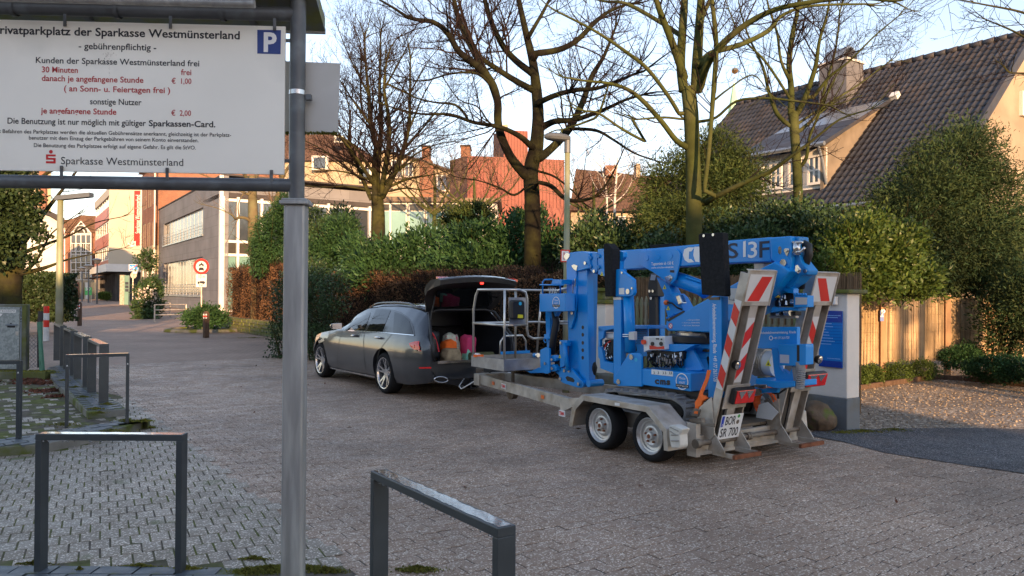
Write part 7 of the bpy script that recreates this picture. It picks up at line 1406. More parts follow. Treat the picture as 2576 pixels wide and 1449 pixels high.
# hydraulic valve block with bright fittings
hv = sub('valve_block'); PL('block', K('2', 1120, 1230, 1490, 1235, 1480, 1310, 1200, 1340, 1120, 1300), .66, .12, M_blk, hv)
mb = MB(); rnd = random.Random(9)
for i in range(16):
    x = 1130+i*22+rnd.uniform(-9, 9); y = 1238+rnd.uniform(0, 60); tpath(mb, [('2', x, y, .64), ('2', x+rnd.uniform(-16, 16), y+rnd.uniform(12, 48), .63)], rnd.uniform(.006, .014), 7)
for i in range(9):
    x = 1220+i*28+rnd.uniform(-10, 10); y = 1285+rnd.uniform(0, 30); tpath(mb, [('2', x, y, .62), ('2', x+rnd.uniform(-3, 3), y+rnd.uniform(25, 60), .62)], .013, 7)
mb.build('fittings', M_steel, hv, smooth=True)['kind'] = 'stuff'
mb = MB()
for i in range(14): 
    x = 1130+i*26; tpath(mb, [('2', x, 1320, .64), ('2', x+10, 1350+rnd.uniform(0, 20), .62), ('2', x+rnd.uniform(-30, 60), 1385, .70)], .009, 6)
for i in range(9): 
    x = 1580+i*16; tpath(mb, [('2', x, 1230+i*4, .9), ('2', x+20, 1300, .88), ('2', x+rnd.uniform(20, 90), 1400+rnd.uniform(0, 60), .85)], .012, 6)
mb.build('hoses', M_hose, hv, smooth='all')['kind'] = 'stuff'
mb = MB()
for i in range(8): x = 1590+i*15; tpath(mb, [('2', x+18, 1215+i*3, .88), ('2', x, 1290+rnd.uniform(-20, 10), .87)], .011, 7)
mb.build('fittings', M_steel, hv, smooth=True)['kind'] = 'stuff'
# ground control box
cb = sub('control_box'); PL('box', K('2', 1085, 1085, 1298, 1083, 1300, 1215, 1130, 1222, 1090, 1240), .56, .14, M_decw, cb, .006); PL('front', K('2', 1145, 1095, 1290, 1092, 1294, 1210, 1150, 1214), .556, .003, M_grey, cb, 0); PL('red_wave', K('2', 1145, 1172, 1190, 1178, 1230, 1188, 1292, 1180, 1294, 1208, 1147, 1212), .5545, .001, M_redr, cb, 0)
mb = MB(); pin(mb, '2', 1100, 1140, .55, .026, -.03); mb.build('stop_button', mat('red_button', (.8, .07, .02), .4, var=0), cb); bolts(cb, [('2', 1180, 1157, .555), ('2', 1265, 1157, .555)], .022, -.012, M_blk, 'knob'); bolts(cb, [('2', 1222, 1108, .555), ('2', 1238, 1108, .555), ('2', 1268, 1112, .555)], .008, -.01, M_blk, 'knob')
# --- chassis box
cz = sub('chassis'); PL('chassis_body', K('4', 665, 425, 1150, 468, 1150, 630, 665, 562), .48, 1.04, parent=cz, bev=.008)
s0c = VF.sz(1150, 550, .48, '4')[0]
mb = MB(); q_ = pr_([('4', 1152, 468), ('4', 1320, 452), ('4', 1320, 600), ('4', 1152, 630)], s0c-.004); mb.prism(q_, VF.U*.02) if False else None
PL('under_frame', K('4', 690, 560, 1290, 640, 1290, 700, 690, 620), .56, .8, M_blk, cz); bolts(cz, [('4', 1232, 528, .6)], .0001, .001)
o = PL('pictogram_sticker', K('4', 803, 432, 992, 452, 992, 496, 803, 476), .478, .001, M_decw, cz, 0)
mb = MB()
for x in (825, 862, 905, 925, 960, 975): tpath(mb, [('4', x, 448+x*.02-14, .4765), ('4', x+6, 470+x*.02-14, .4765), ('4', x-4, 470+x*.02-14, .4765)], .003, 4)
mb.build('symbol', M_bl, o)
for ch, x0, x1 in (('c', 833, 872), ('m', 878, 928), ('s', 935, 970)):
    a, b = ps([('4', x0, 558+(x0-833)*.08), ('4', x1, 558+(x1-833)*.08)], .4765); text('lettering', ch, a, b-a, ZV, .062, M_bl, cz, width=np.linalg.norm(b-a), bold=.05)
badge('4', 1073, 540, .478, .085, cz)
mb = MB(); mb.fbox(VF, s0c-.02, s0c-.001, .9, 1.0, .55, .60); mb.build('rear_stub', M_blk, cz)
# --- tracks
def track(lat0, lat1, near):
    tk = sub('track'); loop = K('4', 385, 640, 470, 618, 900, 660, 1010, 690, 1080, 740, 1115, 800, 1105, 870, 1060, 900, 900, 880, 500, 790, 400, 740, 365, 690)
    pts = [VF.sz(p[1], p[2], .38, '4') for p in loop]; P, _ = smooth_path([(a, b, 0) for a, b in pts]+[(pts[0][0], pts[0][1], 0)], [1]*(len(pts)+1), 4); P = P[:-1, :2]; P[:, 1] = np.maximum(P[:, 1], ZB+.015)
    C = P.mean(0); mb = MB(); n = len(P); inn = C+(P-C)*np.array([.955, .86])
    vs = [VF.P(P[i][0], l, P[i][1]) for l in (lat0, lat1) for i in range(n)]+[VF.P(inn[i][0], l, inn[i][1]) for l in (lat0, lat1) for i in range(n)]
    fs = []
    for i in range(n): j = (i+1) % n; fs += [(i, j, n+j, n+i), (2*n+i, 3*n+i, 3*n+j, 2*n+j), (i, 2*n+i, 2*n+j, j), (n+i, n+j, 3*n+j, 3*n+i)]
    mb.add(vs, fs); mb.build('belt', M_track, tk, smooth=True)
    d = np.concatenate([[0], np.cumsum(np.linalg.norm(np.diff(np.vstack([P, P[:1]]), axis=0), axis=1))]); Pc = np.vstack([P, P[:1]]); k_ = 42
    for i in range(k_):
        t = d[-1]*i/k_; s = np.interp(t, d, Pc[:, 0]); z = np.interp(t, d, Pc[:, 1]); s2 = np.interp((t+.01) % d[-1], d, Pc[:, 0]); z2 = np.interp((t+.01) % d[-1], d, Pc[:, 1]); tv = np.array([s2-s, z2-z]); tv /= np.linalg.norm(tv)+1e-9; nv = np.array([tv[1], -tv[0]]); 
        if nv@(np.array([s, z])-C) < 0: nv = -nv
        if z < ZB+.03: continue
        q_ = [np.array([s, z])+tv*a+nv*b for a, b in ((-.022, -.002), (.022, -.002), (.014, .022), (-.014, .022))]; mb = MB(); l0 = lat0 if i % 2 else lat0+.06; mb.prism([VF.P(q[0], l0, q[1]) for q in q_], VF.N*(lat1-lat0-.06)); mb.build('lug', M_track, tk)
    mb = MB(); mb.prism([VF.P(a, lat0+.05, b) for a, b in C+(P-C)*np.array([.86, .55])], VF.N*(lat1-lat0-.1)); mb.build('track_frame', M_blk, tk)
    mb = MB(); s, z = VF.sz(985, 800, .4, '4'); mb.lathe(VF.P(s, lat0+.04, z), VF.N, [(0, 0), (0, .05), (.02, .055), (.02, .12), (.06, .13)], 24); mb.build('sprocket', M_blk, tk, smooth=True); mb = MB(); s, z = VF.sz(450, 700, .4, '4'); mb.lathe(VF.P(s, lat0+.04, z), VF.N, [(0, 0), (0, .04), (.02, .05), (.02, .08), (.06, .085)], 20); mb.build('sprocket', M_blk, tk, smooth=True)
track(.36, .56, True); track(1.42, 1.62, False)
# --- outriggers
o1 = sub('outrigger')
PL('leg', K('2', 790, 420, 865, 420, 865, 1449)+K('4', 470, 560, 468, 300)+K('2', 793, 1000), .50, .09, parent=o1)
PL('leg_foot', K('4', 600, 298, 625, 290, 690, 292, 715, 325, 718, 585, 510, 580, 478, 555, 475, 500), .47, .03, parent=o1, bev=.006)
PL('leg_head', K('2', 800, 425, 850, 418, 985, 520, 992, 650, 980, 680, 945, 690, 810, 690, 798, 660), .48, .05, parent=o1, bev=.008)
PL('foam_pad', K('2', 690, 170, 730, 165, 755, 190, 780, 220, 775, 690, 707, 690), .42, .12, M_foam, o1, .01)
PL('bracket', K('2', 775, 350, 800, 300, 850, 240, 890, 250, 890, 300, 860, 340, 855, 420, 790, 430), .55, .06, parent=o1)
mb = MB(); tpath(mb, [('2', 940, 690, .56), ('2', 950, 950, .56), ('2', 960, 1240, .56)], .062, 20); tpath(mb, [('2', 900, 700, .52), ('2', 925, 1000, .52), ('2', 945, 1250, .52)], .010, 6); mb.build('leg_cylinder', M_blue, o1, smooth='all')
mb = MB(); tpath(mb, [('2', 960, 1300, .56), ('2', 960, 1250, .56)], .05, 16); mb.build('cylinder_gland', M_galvd, o1)
mb = MB(); tpath(mb, [('2', 975, 700, .62), ('2', 990, 900, .62), ('2', 985, 1050, .62), ('2', 1010, 1230, .62)], .016); tpath(mb, [('2', 870, 1060, .62), ('2', 870, 1180, .6), ('2', 915, 1290, .6)], .013); mb.build('hose', M_hose, o1, smooth='all')
PL('band', K('2', 785, 697, 862, 695, 862, 722, 790, 722), .495, .1, M_decw, o1, 0); PL('junction_box', K('2', 942, 1040, 993, 1035, 993, 1120, 942, 1118), .46, .05, M_grey, o1, .004)
mb = MB(); tpath(mb, [('2', 885, 1066, .5), ('2', 942, 1066, .48)], .007); tpath(mb, [('2', 885, 1085, .5), ('2', 942, 1085, .48)], .007); mb.build('fitting', M_steel, o1)
bolts(o1, [('2', 938, 640, .478), ('4', 630, 325, .468), ('4', 517, 542, .468)], .03, -.012); bolts(o1, [('2', 978, 608, .478), ('2', 880, 455, .478)], .012, -.012); PL('sticker', K('2', 846, 607, 898, 605, 898, 668, 846, 668), .478, .001, M_decw, o1, 0)
s, z = VF.sz(1015, 1315, .47, '2'); mb = MB(); mb.lathe(VF.P(s, .4685, z), -VF.N, [(0, .022), (.001, .022), (.001, 0)], 16); mb.build('sticker', mat('cyan_sticker', (.03, .45, .75)), o1)
o2 = sub('outrigger')
PL('leg', K('3', 155, 700, 278, 690)+K('4', 1420, 10, 1420, 680, 1400, 692, 1300, 680, 1312, 200), .42, .10, parent=o2, bev=.006)
PL('foam_pad', K('3', 48, 78, 75, 68, 290, 57, 318, 680, 300, 690, 82, 672), .36, .08, M_foam, o2, .008)
bolts(o2, [('3', 108, 90, .36), ('3', 200, 80, .36)], .014, -.01); PL('wear_pad', K('3', 150, 700, 255, 695, 255, 722, 152, 722), .41, .02, M_galvd, o2, 0); bolts(o2, [('4', 1353, 597, .42)], .022, -.003, M_blue)
a = ps([('3', 190, 760)], .4185)[0]; b = ps([('4', 1350, 540)], .4185)[0]; text('lettering', 'Arbeitsbühnenvermietung, Rhede  +49 177 2631728', a, b-a, X, .045, M_wl, o2, width=np.linalg.norm(b-a), bold=.012)
def black_leg(lat, pts, nm='outrigger'):
    o = sub(nm); return o
o3 = sub('outrigger')
PL('leg', K('2', 1140, 690, 1205, 690, 1210, 1085, 1142, 1085), 1.40, .08, M_blk, o3); PL('leg_head', K('2', 1150, 460, 1215, 480, 1225, 560, 1225, 690, 1135, 690, 1130, 600), 1.38, .12, M_blk, o3, .008)
PL('leg_back', K('2', 1205, 480, 1255, 600, 1255, 1085, 1208, 1085), 1.46, .08, parent=o3); PL('sticker', K('2', 1163, 472, 1212, 478, 1200, 530, 1153, 528), 1.375, .002, M_grey, o3, 0); bolts(o3, [('2', 1152, 637, 1.37), ('2', 1185, 637, 1.37), ('2', 1167, 708, 1.39), ('2', 1235, 640, 1.45)], .018, -.012)
PL('pad_top', K('2', 1150, 180, 1380, 165, 1380, 200, 1150, 215), 1.5, .1, M_foam, o3)
# --- engine unit
en = sub('engine_unit')
PL('cage_top', K('2', 640, 985, 790, 975, 1130, 975, 1130, 1010, 790, 1010, 700, 1030, 640, 1045), .80, .30, parent=en); PL('cage_side', K('2', 640, 985, 700, 1030, 690, 1100, 660, 1120, 660, 1180, 640, 1180), .80, .04, parent=en)
PL('cage_front', K('2', 636, 1180, 672, 1190, 700, 1330, 790, 1350, 790, 1449, 660, 1400, 655, 1310, 640, 1290), .80, .30, parent=en)
PL('perforated_panel', K('2', 795, 1010, 1130, 1005, 1130, 1280, 795, 1290), 1.08, .02, parent=en)
mb = MB()
for i in range(9):
    for j in range(8): pin(mb, '2', 1020+j*13+(i % 2)*6, 1020+i*17, 1.079, .006, -.001, 6)
mb.build('holes', M_blk, en)['kind'] = 'stuff'
PL('tank', K('2', 690, 1048, 800, 1050, 800, 1110, 720, 1108, 695, 1080), .86, .22, M_decw, en, .02)
PL('engine_block', K('2', 700, 1115, 790, 1110, 800, 1330, 730, 1325, 690, 1260, 685, 1180), .86, .25, M_blk, en, .02)
mb = MB(); rnd = random.Random(4)
for i in range(16): x = 700+rnd.uniform(0, 75); y = 1130+rnd.uniform(0, 170); tpath(mb, [('2', x, y, .85), ('2', x+rnd.uniform(-15, 15), y+rnd.uniform(8, 26), .84)], rnd.uniform(.006, .014), 6)
mb.build('engine_details', M_steel, en)['kind'] = 'stuff'
mb = MB(); tpath(mb, [('2', 760, 1130, .84), ('2', 720, 1160, .84), ('2', 695, 1220, .84)], .008); mb.build('cable', M_redr, en); mb = MB(); tpath(mb, [('2', 740, 1290, .84), ('2', 770, 1250, .84), ('2', 760, 1180, .84)], .010); tpath(mb, [('2', 700, 1150, .845), ('2', 690, 1230, .845), ('2', 730, 1310, .845)], .012); mb.build('hose', M_hose, en)
# --- rear unit: panel, motor, valve, frames
ru = sub('rear_unit')
PL('rear_panel', K('3', 315, 990, 1025, 990, 1025, 1200, 690, 1205, 320, 1180), .95, .05, parent=ru)
vt('Markus Schulze-Renzel', '3', 360, 1070, 540, 1066, .948, 22, ru); vt('Arbeitsbühnenvermietung, Rhede', '3', 665, 1060, 1015, 1052, .948, 24, ru, bold=.01); vt('+49 177 2631728', '3', 790, 1112, 948, 1106, .948, 22, ru, bold=.01)
mb = MB(); s, z = VF.sz(768, 1100, .948, '3'); mb.lathe(VF.P(s, .947, z), -VF.N, [(0, .022), (.001, .022), (.001, .016), (0, .016)], 16); mb.build('symbol', M_wl, ru)
PL('corner_box', K('3', 835, 1165, 1110, 1160, 1112, 1190, 1110, 1365, 990, 1375, 850, 1370), .82, .12, parent=ru, bev=.006); PL('box_opening', K('3', 855, 1262, 945, 1268, 945, 1350, 855, 1345), .8185, .003, mat('pale_inside', (.45, .5, .6), .6), ru, 0); PL('dark_slot', K('3', 1022, 1170, 1048, 1170, 1048, 1330, 1022, 1330), .8185, .003, M_blk, ru, 0)
PL('arch_frame', K('3', 770, 1205, 835, 1200, 850, 1370, 870, 1420, 900, 1449)+K('4', 1955, 430, 2010, 470, 2045, 400, 2055, 540, 1900, 540, 1880, 470), .88, .05, parent=ru)
PL('bottom_rail', K('4', 1720, 512, 1905, 540, 2058, 535, 2058, 585, 1915, 605, 1715, 560), .80, .35, parent=ru, bev=.006)
PL('bracket', K('4', 1700, 590, 1915, 605, 1900, 640, 1780, 640, 1700, 668), .9, .05, parent=ru); mb = MB(); pin(mb, '4', 1745, 632, .89, .035, -.02); mb.build('roller', M_galvd, ru); PL('latch', K('4', 1700, 565, 1770, 565, 1812, 565, 1812, 600, 1770, 605, 1700, 585), .78, .02, M_steel, ru)
s, z = VF.sz(1790, 380, 1.0, '4'); s2, z2 = VF.sz(1880, 390, 1.0, '4'); mb = MB(); mb.tube([VF.P(s+.12, 1.05, z), VF.P(s-.02, 1.05, z)], .13, 20); mt_ = mb.build('motor', M_galv, ru, smooth=True); mb = MB(); mb.tube([VF.P(s-.02, 1.05, z), VF.P(s2, 1.05, z)], .125, 20); mb.build('motor_cover', M_grey, ru, smooth=True)
mb = MB()
for i in range(7): mb.tube([VF.P(s+.12-.02*i, 1.05, z), VF.P(s+.112-.02*i, 1.05, z)], .142, 20)
mb.build('cooling_fins', M_galv, ru); tri('4', 1830, 378, .915, .035, ru)
mb = MB(); 
for i in range(14): x = 850+rnd.uniform(0, 130); y = 665+rnd.uniform(0, 90); tpath(mb, [('3', x, y, 1.0), ('3', x+rnd.uniform(-12, 12), y+rnd.uniform(15, 40), .99)], rnd.uniform(.008, .02), 7)
mb.build('valve_fittings', M_steel, ru)['kind'] = 'stuff'
PL('valve_body', K('3', 840, 660, 990, 650, 990, 790, 800, 790, 810, 700), 1.02, .12, M_blk, ru, .01); PL('yellow_part', K('3', 800, 645, 835, 655, 835, 700, 805, 705), .96, .06, mat('yellow_plastic', (.75, .5, .05), .5), ru)
PL('remote_box', K('3', 990, 675, 1128, 680, 1126, 795, 990, 800), .92, .10, parent=ru); PL('remote_label', K('3', 1008, 698, 1124, 700, 1122, 768, 1008, 770), .918, .002, M_grey, ru, 0); bolts(ru, [('3', 1010+i*26, 668, .93) for i in range(5)], .010, -.02, M_blue, 'knob')
PL('lower_tray', K('3', 780, 795, 1040, 800, 1035, 830, 900, 828, 760, 850), .94, .12, parent=ru); PL('small_arm', K('3', 860, 570, 990, 610, 990, 660, 940, 655, 830, 600), .94, .08, parent=ru); PL('chain_box', K('3', 755, 845, 1010, 835, 1005, 880, 755, 880), 1.0, .1, M_blk, ru, .01)
mb = MB(); tpath(mb, [('3', 825, 860, .97), ('3', 860, 860, .97)], .02); tpath(mb, [('3', 905, 850, .97), ('3', 960, 850, .97)], .03, 12); mb.build('coupling_parts', M_steel, ru)
PL('grey_tray', K('3', 745, 880, 1010, 880, 1010, 905, 745, 905), 1.1, .05, M_galv, ru)
for k in range(2):
    mb = MB(); pts = []; ax0 = [('4', 2105, 370, .86), ('4', 2115, 430, .85), ('4', 2112, 520, .85), ('4', 2105, 600, .86)] if k == 0 else [('4', 2075, 410, .9), ('4', 2085, 470, .9), ('4', 2095, 560, .9)]
    A = []
    for kk, x, y, l in ax0: s, z = VF.sz(x, y, l, kk); A.append(VF.P(s, l, z))
    Q, _ = smooth_path(A, [1]*len(A), 5); n_ = 60; t = np.linspace(0, len(Q)-1, n_*8)
    for u_ in t: i = min(int(u_), len(Q)-2); p = Q[i]*(1-(u_-i))+Q[i+1]*(u_-i); ph = u_/(len(Q)-1)*2*math.pi*16; pts.append(p+X*.036*math.cos(ph)+VF.N*.036*math.sin(ph))
    mb.tube(pts, .008, 5); mb.build('coiled_hose', mat('grey_spiral_hose', (.28, .29, .30), .5), ru, smooth='all')
mb = MB(); tpath(mb, [('4', 1850, 610, .95), ('4', 1870, 640, .95), ('4', 1915, 650, .95), ('4', 1990, 600, .98)], .010); tpath(mb, [('4', 1915, 600, .95), ('4', 1915, 690, .95)], .012); mb.build('cable', M_hose, ru, smooth='all')
# ================================================================== SIGN, HOOPS, STREET FURNITURE
M_zpole = mat('galvanised_post', (.33, .33, .32), .5, .35, var=.22, vs=5, stretch=(3, 3, .35), c2=(.46, .46, .44), c2s=7, c2t=.6, c2w=.12, bump=.08, bs=40, rvar=.1)
M_zdark = mat('weathered_grey_steel', (.11, .115, .12), .45, .3, var=.25, vs=5, c2=(.15, .165, .175), c2s=9, c2t=.6, c2w=.08)
M_board = mat('white_sign_board', (.90, .87, .78), .35, var=.05, vs=1.5, c2=(.66, .65, .58), c2s=1.2, c2t=.66, c2w=.1)
M_hoop = mat('anthracite_coating', (.050, .060, .066), .42, .15, var=.12, vs=9)
M_wet = mat('wet_coating', (.10, .11, .12), .07, .2, var=.2, vs=20, coat=1.0, bump=.25, bs=35)
M_mossy = mat('mossy_zinc', (.17, .19, .18), .6, .3, var=.3, vs=6, c2=(.14, .15, .05), c2s=6, c2t=.5)
BF = Frame(-1.172, 4.2, -87.1)        # s to the right, lat towards the viewer
def bpt(x, y, lat=0.0, k='s'): s, z = BF.sz(x, y, lat, k); return BF.P(s, lat, z)
sg = thing('parking_sign', 'large white private car park sign board in a grey steel frame with a small roof', 'sign', (-1.172, 4.2, 0), math.radians(-87.1)+math.pi/2)
zsq = BF.sz(2010, 1395, 0, 's')[1]; ztop = BF.sz(2040, 60, 0, 's')[1]
mb = MB(); mb.fbox(BF, -.056, .056, -.056, .056, -.05, zsq); mb.build('lower_post', M_zpole, sg, .012)
mb = MB(); mb.fbox(BF, -.075, .075, -.075, .075, zsq, zsq+.02); mb.fbox(BF, -.066, .066, -.066, .066, zsq+.02, zsq+.032); mb.build('post_collar', M_zpole, sg, .004)
mb = MB(); mb.cyl(BF.P(0, 0, zsq+.03), BF.P(0, 0, ztop+.05), .042, seg=24); mb.build('upper_post', M_zdark, sg, smooth=True)
zb_a = BF.sz(1900, 1258, 0, 's')[1]; zb_b = BF.sz(0, 1225, 0, 's')[1]; zt_a = BF.sz(1900, 95, 0, 's')[1]
mb = MB(); mb.tube([BF.P(-.02, 0, zb_a), BF.P(-2.5, 0, zb_a)], .036, 20); mb.build('lower_rail', M_zdark, sg, smooth=True)
mb = MB(); mb.tube([BF.P(-.02, 0, zt_a), BF.P(-2.5, 0, zt_a)], .038, 20); mb.build('upper_rail', M_zdark, sg, smooth=True)
mb = MB(); mb.cyl(BF.P(-2.45, 0, -.05), BF.P(-2.45, 0, ztop), .042, seg=20); mb.build('far_post', M_zdark, sg, smooth=True)
tr_ = BF.sz(1942, 178, .03, 's'); br_ = BF.sz(1925, 1185, .03, 's'); sr = (tr_[0]+br_[0])/2; zT, zBt = tr_[1], br_[1]
mb = MB(); mb.fbox(BF, -2.34, sr, .012, .028, zBt, zT); bd = mb.build('board', M_board, sg, .002)
for s_, h, m, x0, y0, x1, y1, bo in (
    ('Privatparkplatz der Sparkasse Westmünsterland', 46, 'b', -48, 229, 1625, 265, .02), ('- gebührenpflichtig -', 36, 'b', 533, 335, 1060, 341, .012), ('Kunden der Sparkasse Westmünsterland frei', 34, 'b', 240, 430, 1350, 448, .012),
    ('30 Minuten', 33, 'r', 282, 491, 527, 495, .015), ('frei', 33, 'r', 1230, 509, 1300, 511, .012), ('danach je angefangene Stunde', 33, 'r', 282, 549, 973, 563, .015), ('€  1,00', 31, 'r', 1165, 568, 1300, 570, .01),
    ('( an Sonn- u. Feiertagen frei )', 33, 'r', 432, 619, 1153, 633, .015), ('sonstige Nutzer', 34, 'b', 610, 710, 960, 713, .01), ('je angefangene Stunde', 33, 'r', 280, 772, 793, 777, .018), ('€  2,00', 31, 'r', 1163, 785, 1298, 787, .01),
    ('Die Benutzung ist nur möglich mit gültiger', 34, 'b', 48, 838, 988, 857, .012), ('Sparkassen-Card.', 34, 'b', 1010, 858, 1462, 863, .02),
    ('Mit Befahren des Parkplatzes werden die aktuellen Gebührensätze anerkannt, gleichzeitig ist der Parkplatz-', 22, 'b', -45, 905, 1568, 927, .008), ('benutzer mit dem Einzug der Parkgebühren von seinem Konto einverstanden.', 22, 'b', 195, 949, 1347, 965, .008),
    ('Die Benutzung des Parkplatzes erfolgt auf eigene Gefahr. Es gilt die StVO.', 22, 'b', 228, 998, 1328, 1016, .008), ('Sparkasse Westmünsterland', 42, 'b', 412, 1114, 1242, 1128, .0)):
    a, b = bpt(x0, y0, .0285), bpt(x1, y1, .0285); a[2] = b[2] = (a[2]+b[2])/2; hh = bpt(x0, y0-h*1.16, .0285)[2]-bpt(x0, y0, .0285)[2]; text('lettering', s_, a, b-a, ZV, hh, M_bl if m == 'b' else M_rl, bd, width=np.linalg.norm(b-a), bold=bo)
e_ = bpt(345, 1110, .029); sparkasse(bd, e_, bpt(345, 1018, .029)[2]-e_[2], BF.U, ZV, mat('emblem_red', (.60, .02, .02), .5, var=0), .0004)
q_ = [bpt(x, y, .0286) for x, y in ((1748, 364), (1906, 368), (1909, 205), (1748, 203))]; mb = MB(); mb.prism(q_, BF.N*.001); pp = mb.build('parking_symbol', mat('parking_blue', (.012, .04, .22), .4, var=.05), bd)
a, b, h = bpt(1785, 347, .0298), bpt(1873, 349, .0298), bpt(1785, 225, .0298); text('lettering', 'P', a, b-a, ZV, h[2]-a[2], M_wl, pp, width=np.linalg.norm(b-a), bold=.035)
mb = MB(); b1 = bpt(735, 368, .0286); V_, F_ = leaf_arrays(np.array([bpt(735+RNG.normal(0, 16), 372+RNG.normal(0, 12), .0287) for _ in range(40)]+[bpt(712+RNG.normal(0, 2), 400+RNG.normal(0, 3), .0287) for _ in range(8)]+[bpt(742+RNG.normal(0, 2), y, .0287) for y in range(400, 520, 8)]), .004, .8)
npmesh('bird_dropping', V_, F_, mat('dropping', (.25, .22, .17), .9), bd)
for x, y0, y1 in ((443, 95, 180), (1160, 110, 196), (1866, 125, 208), (420, 1126, 1215), (1137, 1140, 1225), (1845, 1155, 1240)):
    mb = MB(); mb.prism([bpt(x+a, y, .030) for a, y in ((-11, y0), (11, y0), (11, y1), (-11, y1))], BF.N*.006); mb.build('mounting_tab', M_zdark, sg, .002)
    mb = MB(); yb = y0+12 if y0 > 600 else y1-14; mb.cyl(bpt(x, yb, .036), bpt(x, yb, .046), .008, seg=10); mb.build('bolt', M_zdark, sg)
for y in (276, 1092): mb = MB(); mb.prism([bpt(x, yy, .005) for x, yy in ((1925, y-11), (1995, y-11), (1995, y+13), (1925, y+13))], BF.N*.006); mb.build('side_tab', M_zdark, sg, .002)
for x in (95, 800, 1515): mb = MB(); s_, z_ = BF.sz(x, 80, 0, 's'); mb.lathe(BF.P(s_, 0, zt_a), BF.U, [(-.012, .046), (.012, .046)], 20); mb.build('clamp_ring', M_zdark, sg, smooth='all')
# roof of the sign
se, ze = BF.sz(2208, 212, -.24, 's'); zr = ze+.20
def roofp(s0, off): return [BF.P(s0, -.24, ze+off), BF.P(s0, .36, zr+off)]
mb = MB(); a = roofp(-2.6, 0); b = roofp(se, 0); mb.prism([a[0], a[1], a[1]+ZV*.075, a[0]+ZV*.075], b[0]-a[0]); mb.build('rain_roof', M_mossy, sg)
mb = MB(); mb.prism([a[0]-ZV*.012, a[0]+ZV*.02, a[0]+ZV*.02-BF.N*.02, a[0]-ZV*.012-BF.N*.02], b[0]-a[0]); mb.build('roof_edge', M_zpole, sg)
for s0 in (-2.2, -1.2, -.3): mb = MB(); p = roofp(s0, -.03); mb.prism([p[0], p[1], p[1]+ZV*.028, p[0]+ZV*.028], BF.U*.03); mb.build('roof_batten', M_zdark, sg)
sq, zq = BF.sz(1700, 25, .20, 's'); mb = MB(); mb.tube([BF.P(-2.5, .20, zq), BF.P(BF.sz(1730, 25, .2, 's')[0], .20, zq)], .022, 16); mb.build('lamp_tube_housing', M_zpole, sg, smooth=True)
# smaller sign seen from behind, clamped to the post
sb = thing('sign_back', 'small pale sign seen from behind, clamped to the right of the sign post', 'sign', (-1.1, 4.28, 0))
q_ = [bpt(x, y, -.055) for x, y in ((1930, 900), (2292, 913), (2312, 430), (1938, 415))]; mb = MB(); mb.prism(q_, -BF.N*.004); mb.build('plate', mat('bare_aluminium_plate', (.50, .49, .46), .5, .2, var=.08, vs=3, c2=(.34, .33, .28), c2s=1.5, c2t=.62), sb)
mb = MB(); z_ = BF.sz(2030, 632, .0, 's')[1]; mb.lathe(BF.P(0, 0, z_-.012), (0, 0, 1), [(0, .0445), (.024, .0445)], 24); mb.build('clamp_band', M_steel, sb, smooth='all'); mb = MB(); mb.box(bpt(2098, 662, -.01), (.03, .03, .03)); mb.build('clamp_bolt', M_zdark, sb)
C_ = np.array([bpt(RNG.uniform(1935, 2290), 905+RNG.normal(0, 4), -.05) for _ in range(500)]); foliage('moss', C_, M_moss, sb, .012, .7)
# ---- bicycle hoops
def hoop(p0, p1, label, z0=0.0, h=.815, dep=.08, th=.036, group='grey hoop barriers'):
    p0 = np.array([p0[0], p0[1], z0]); p1 = np.array([p1[0], p1[1], z0]); d = p1-p0; L = np.linalg.norm(d); d = d/L; n = np.array([-d[1], d[0], 0]); c = (p0+p1)/2; ang = math.atan2(d[1], d[0])
    t = thing('hoop_barrier', label, 'barrier', tuple(c), ang, group); hh = h
    def bx(nm, a0, a1, zz0, zz1, m, bev=.003): mb = MB(); mb.prism([p0+d*a0-n*dep/2+ZV*zz0, p0+d*a1-n*dep/2+ZV*zz0, p0+d*a1-n*dep/2+ZV*zz1, p0+d*a0-n*dep/2+ZV*zz1], n*dep); return mb.build(nm, m, t, bev)
    bx('leg', 0, th, -.02, hh-th, M_hoop); bx('leg', L-th, L, -.02, hh-th, M_hoop); bar = bx('top_bar', 0, L, hh-th, hh, M_hoop)
    mb = MB(); pts = []; k_ = 26; rnd = random.Random(int(L*1e4)); 
    A = [p0+d*(.01+(L-.02)*i/k_)-n*(dep/2-.004-rnd.random()*.012)+ZV*(hh+.0012) for i in range(k_+1)]; B = [p0+d*(.01+(L-.02)*i/k_)+n*(dep/2-.004-rnd.random()*.012)+ZV*(hh+.0012) for i in range(k_+1)]
    mb.add(A+B, [(i, i+1, k_+2+i, k_+1+i) for i in range(k_)]); mb.build('water_film', M_wet, bar)
    if L > .5:
        mb = MB()
        for i in range(int(L*40)): q = p0+d*rnd.uniform(.03, L-.03)+n*(rnd.choice((-1, 1))*dep*.46)+ZV*(hh-th-.002); mb.lathe(q, (0, 0, -1), [(-.001, .004), (.003, .004), (.007, .0)], 6)
        o = mb.build('water_drops', mat('water', (.6, .65, .7), .03, var=0, trans=.9, spec=1), t, smooth='all'); o['kind'] = 'stuff'
    for e in (p0+d*.018, p1-d*.018):
        c_ = e-n*(dep/2+.0008)+ZV*(hh-.13); mb = MB(); mb.add([c_-d*.009, c_+d*.009, c_+ZV*.018], [(0, 1, 2)]); mb.build('sticker', M_decw, t) if z0 > .05 else None
    return t
g1, g2 = G(95, 1440), G(465, 1440); hoop(g1, (g2[0], g1[1]), 'nearest hoop at lower left, frontal, with sky reflected on its wet top')
hoop((-.625, 3.66), (-.012, 2.78), 'hoop at bottom centre, seen at an angle right of the sign post, wet on top')
hoop(G(163, 1072, .1), G(324, 1062, .1), 'hoop on the kerb in front of the row of hoops seen end-on', .1)
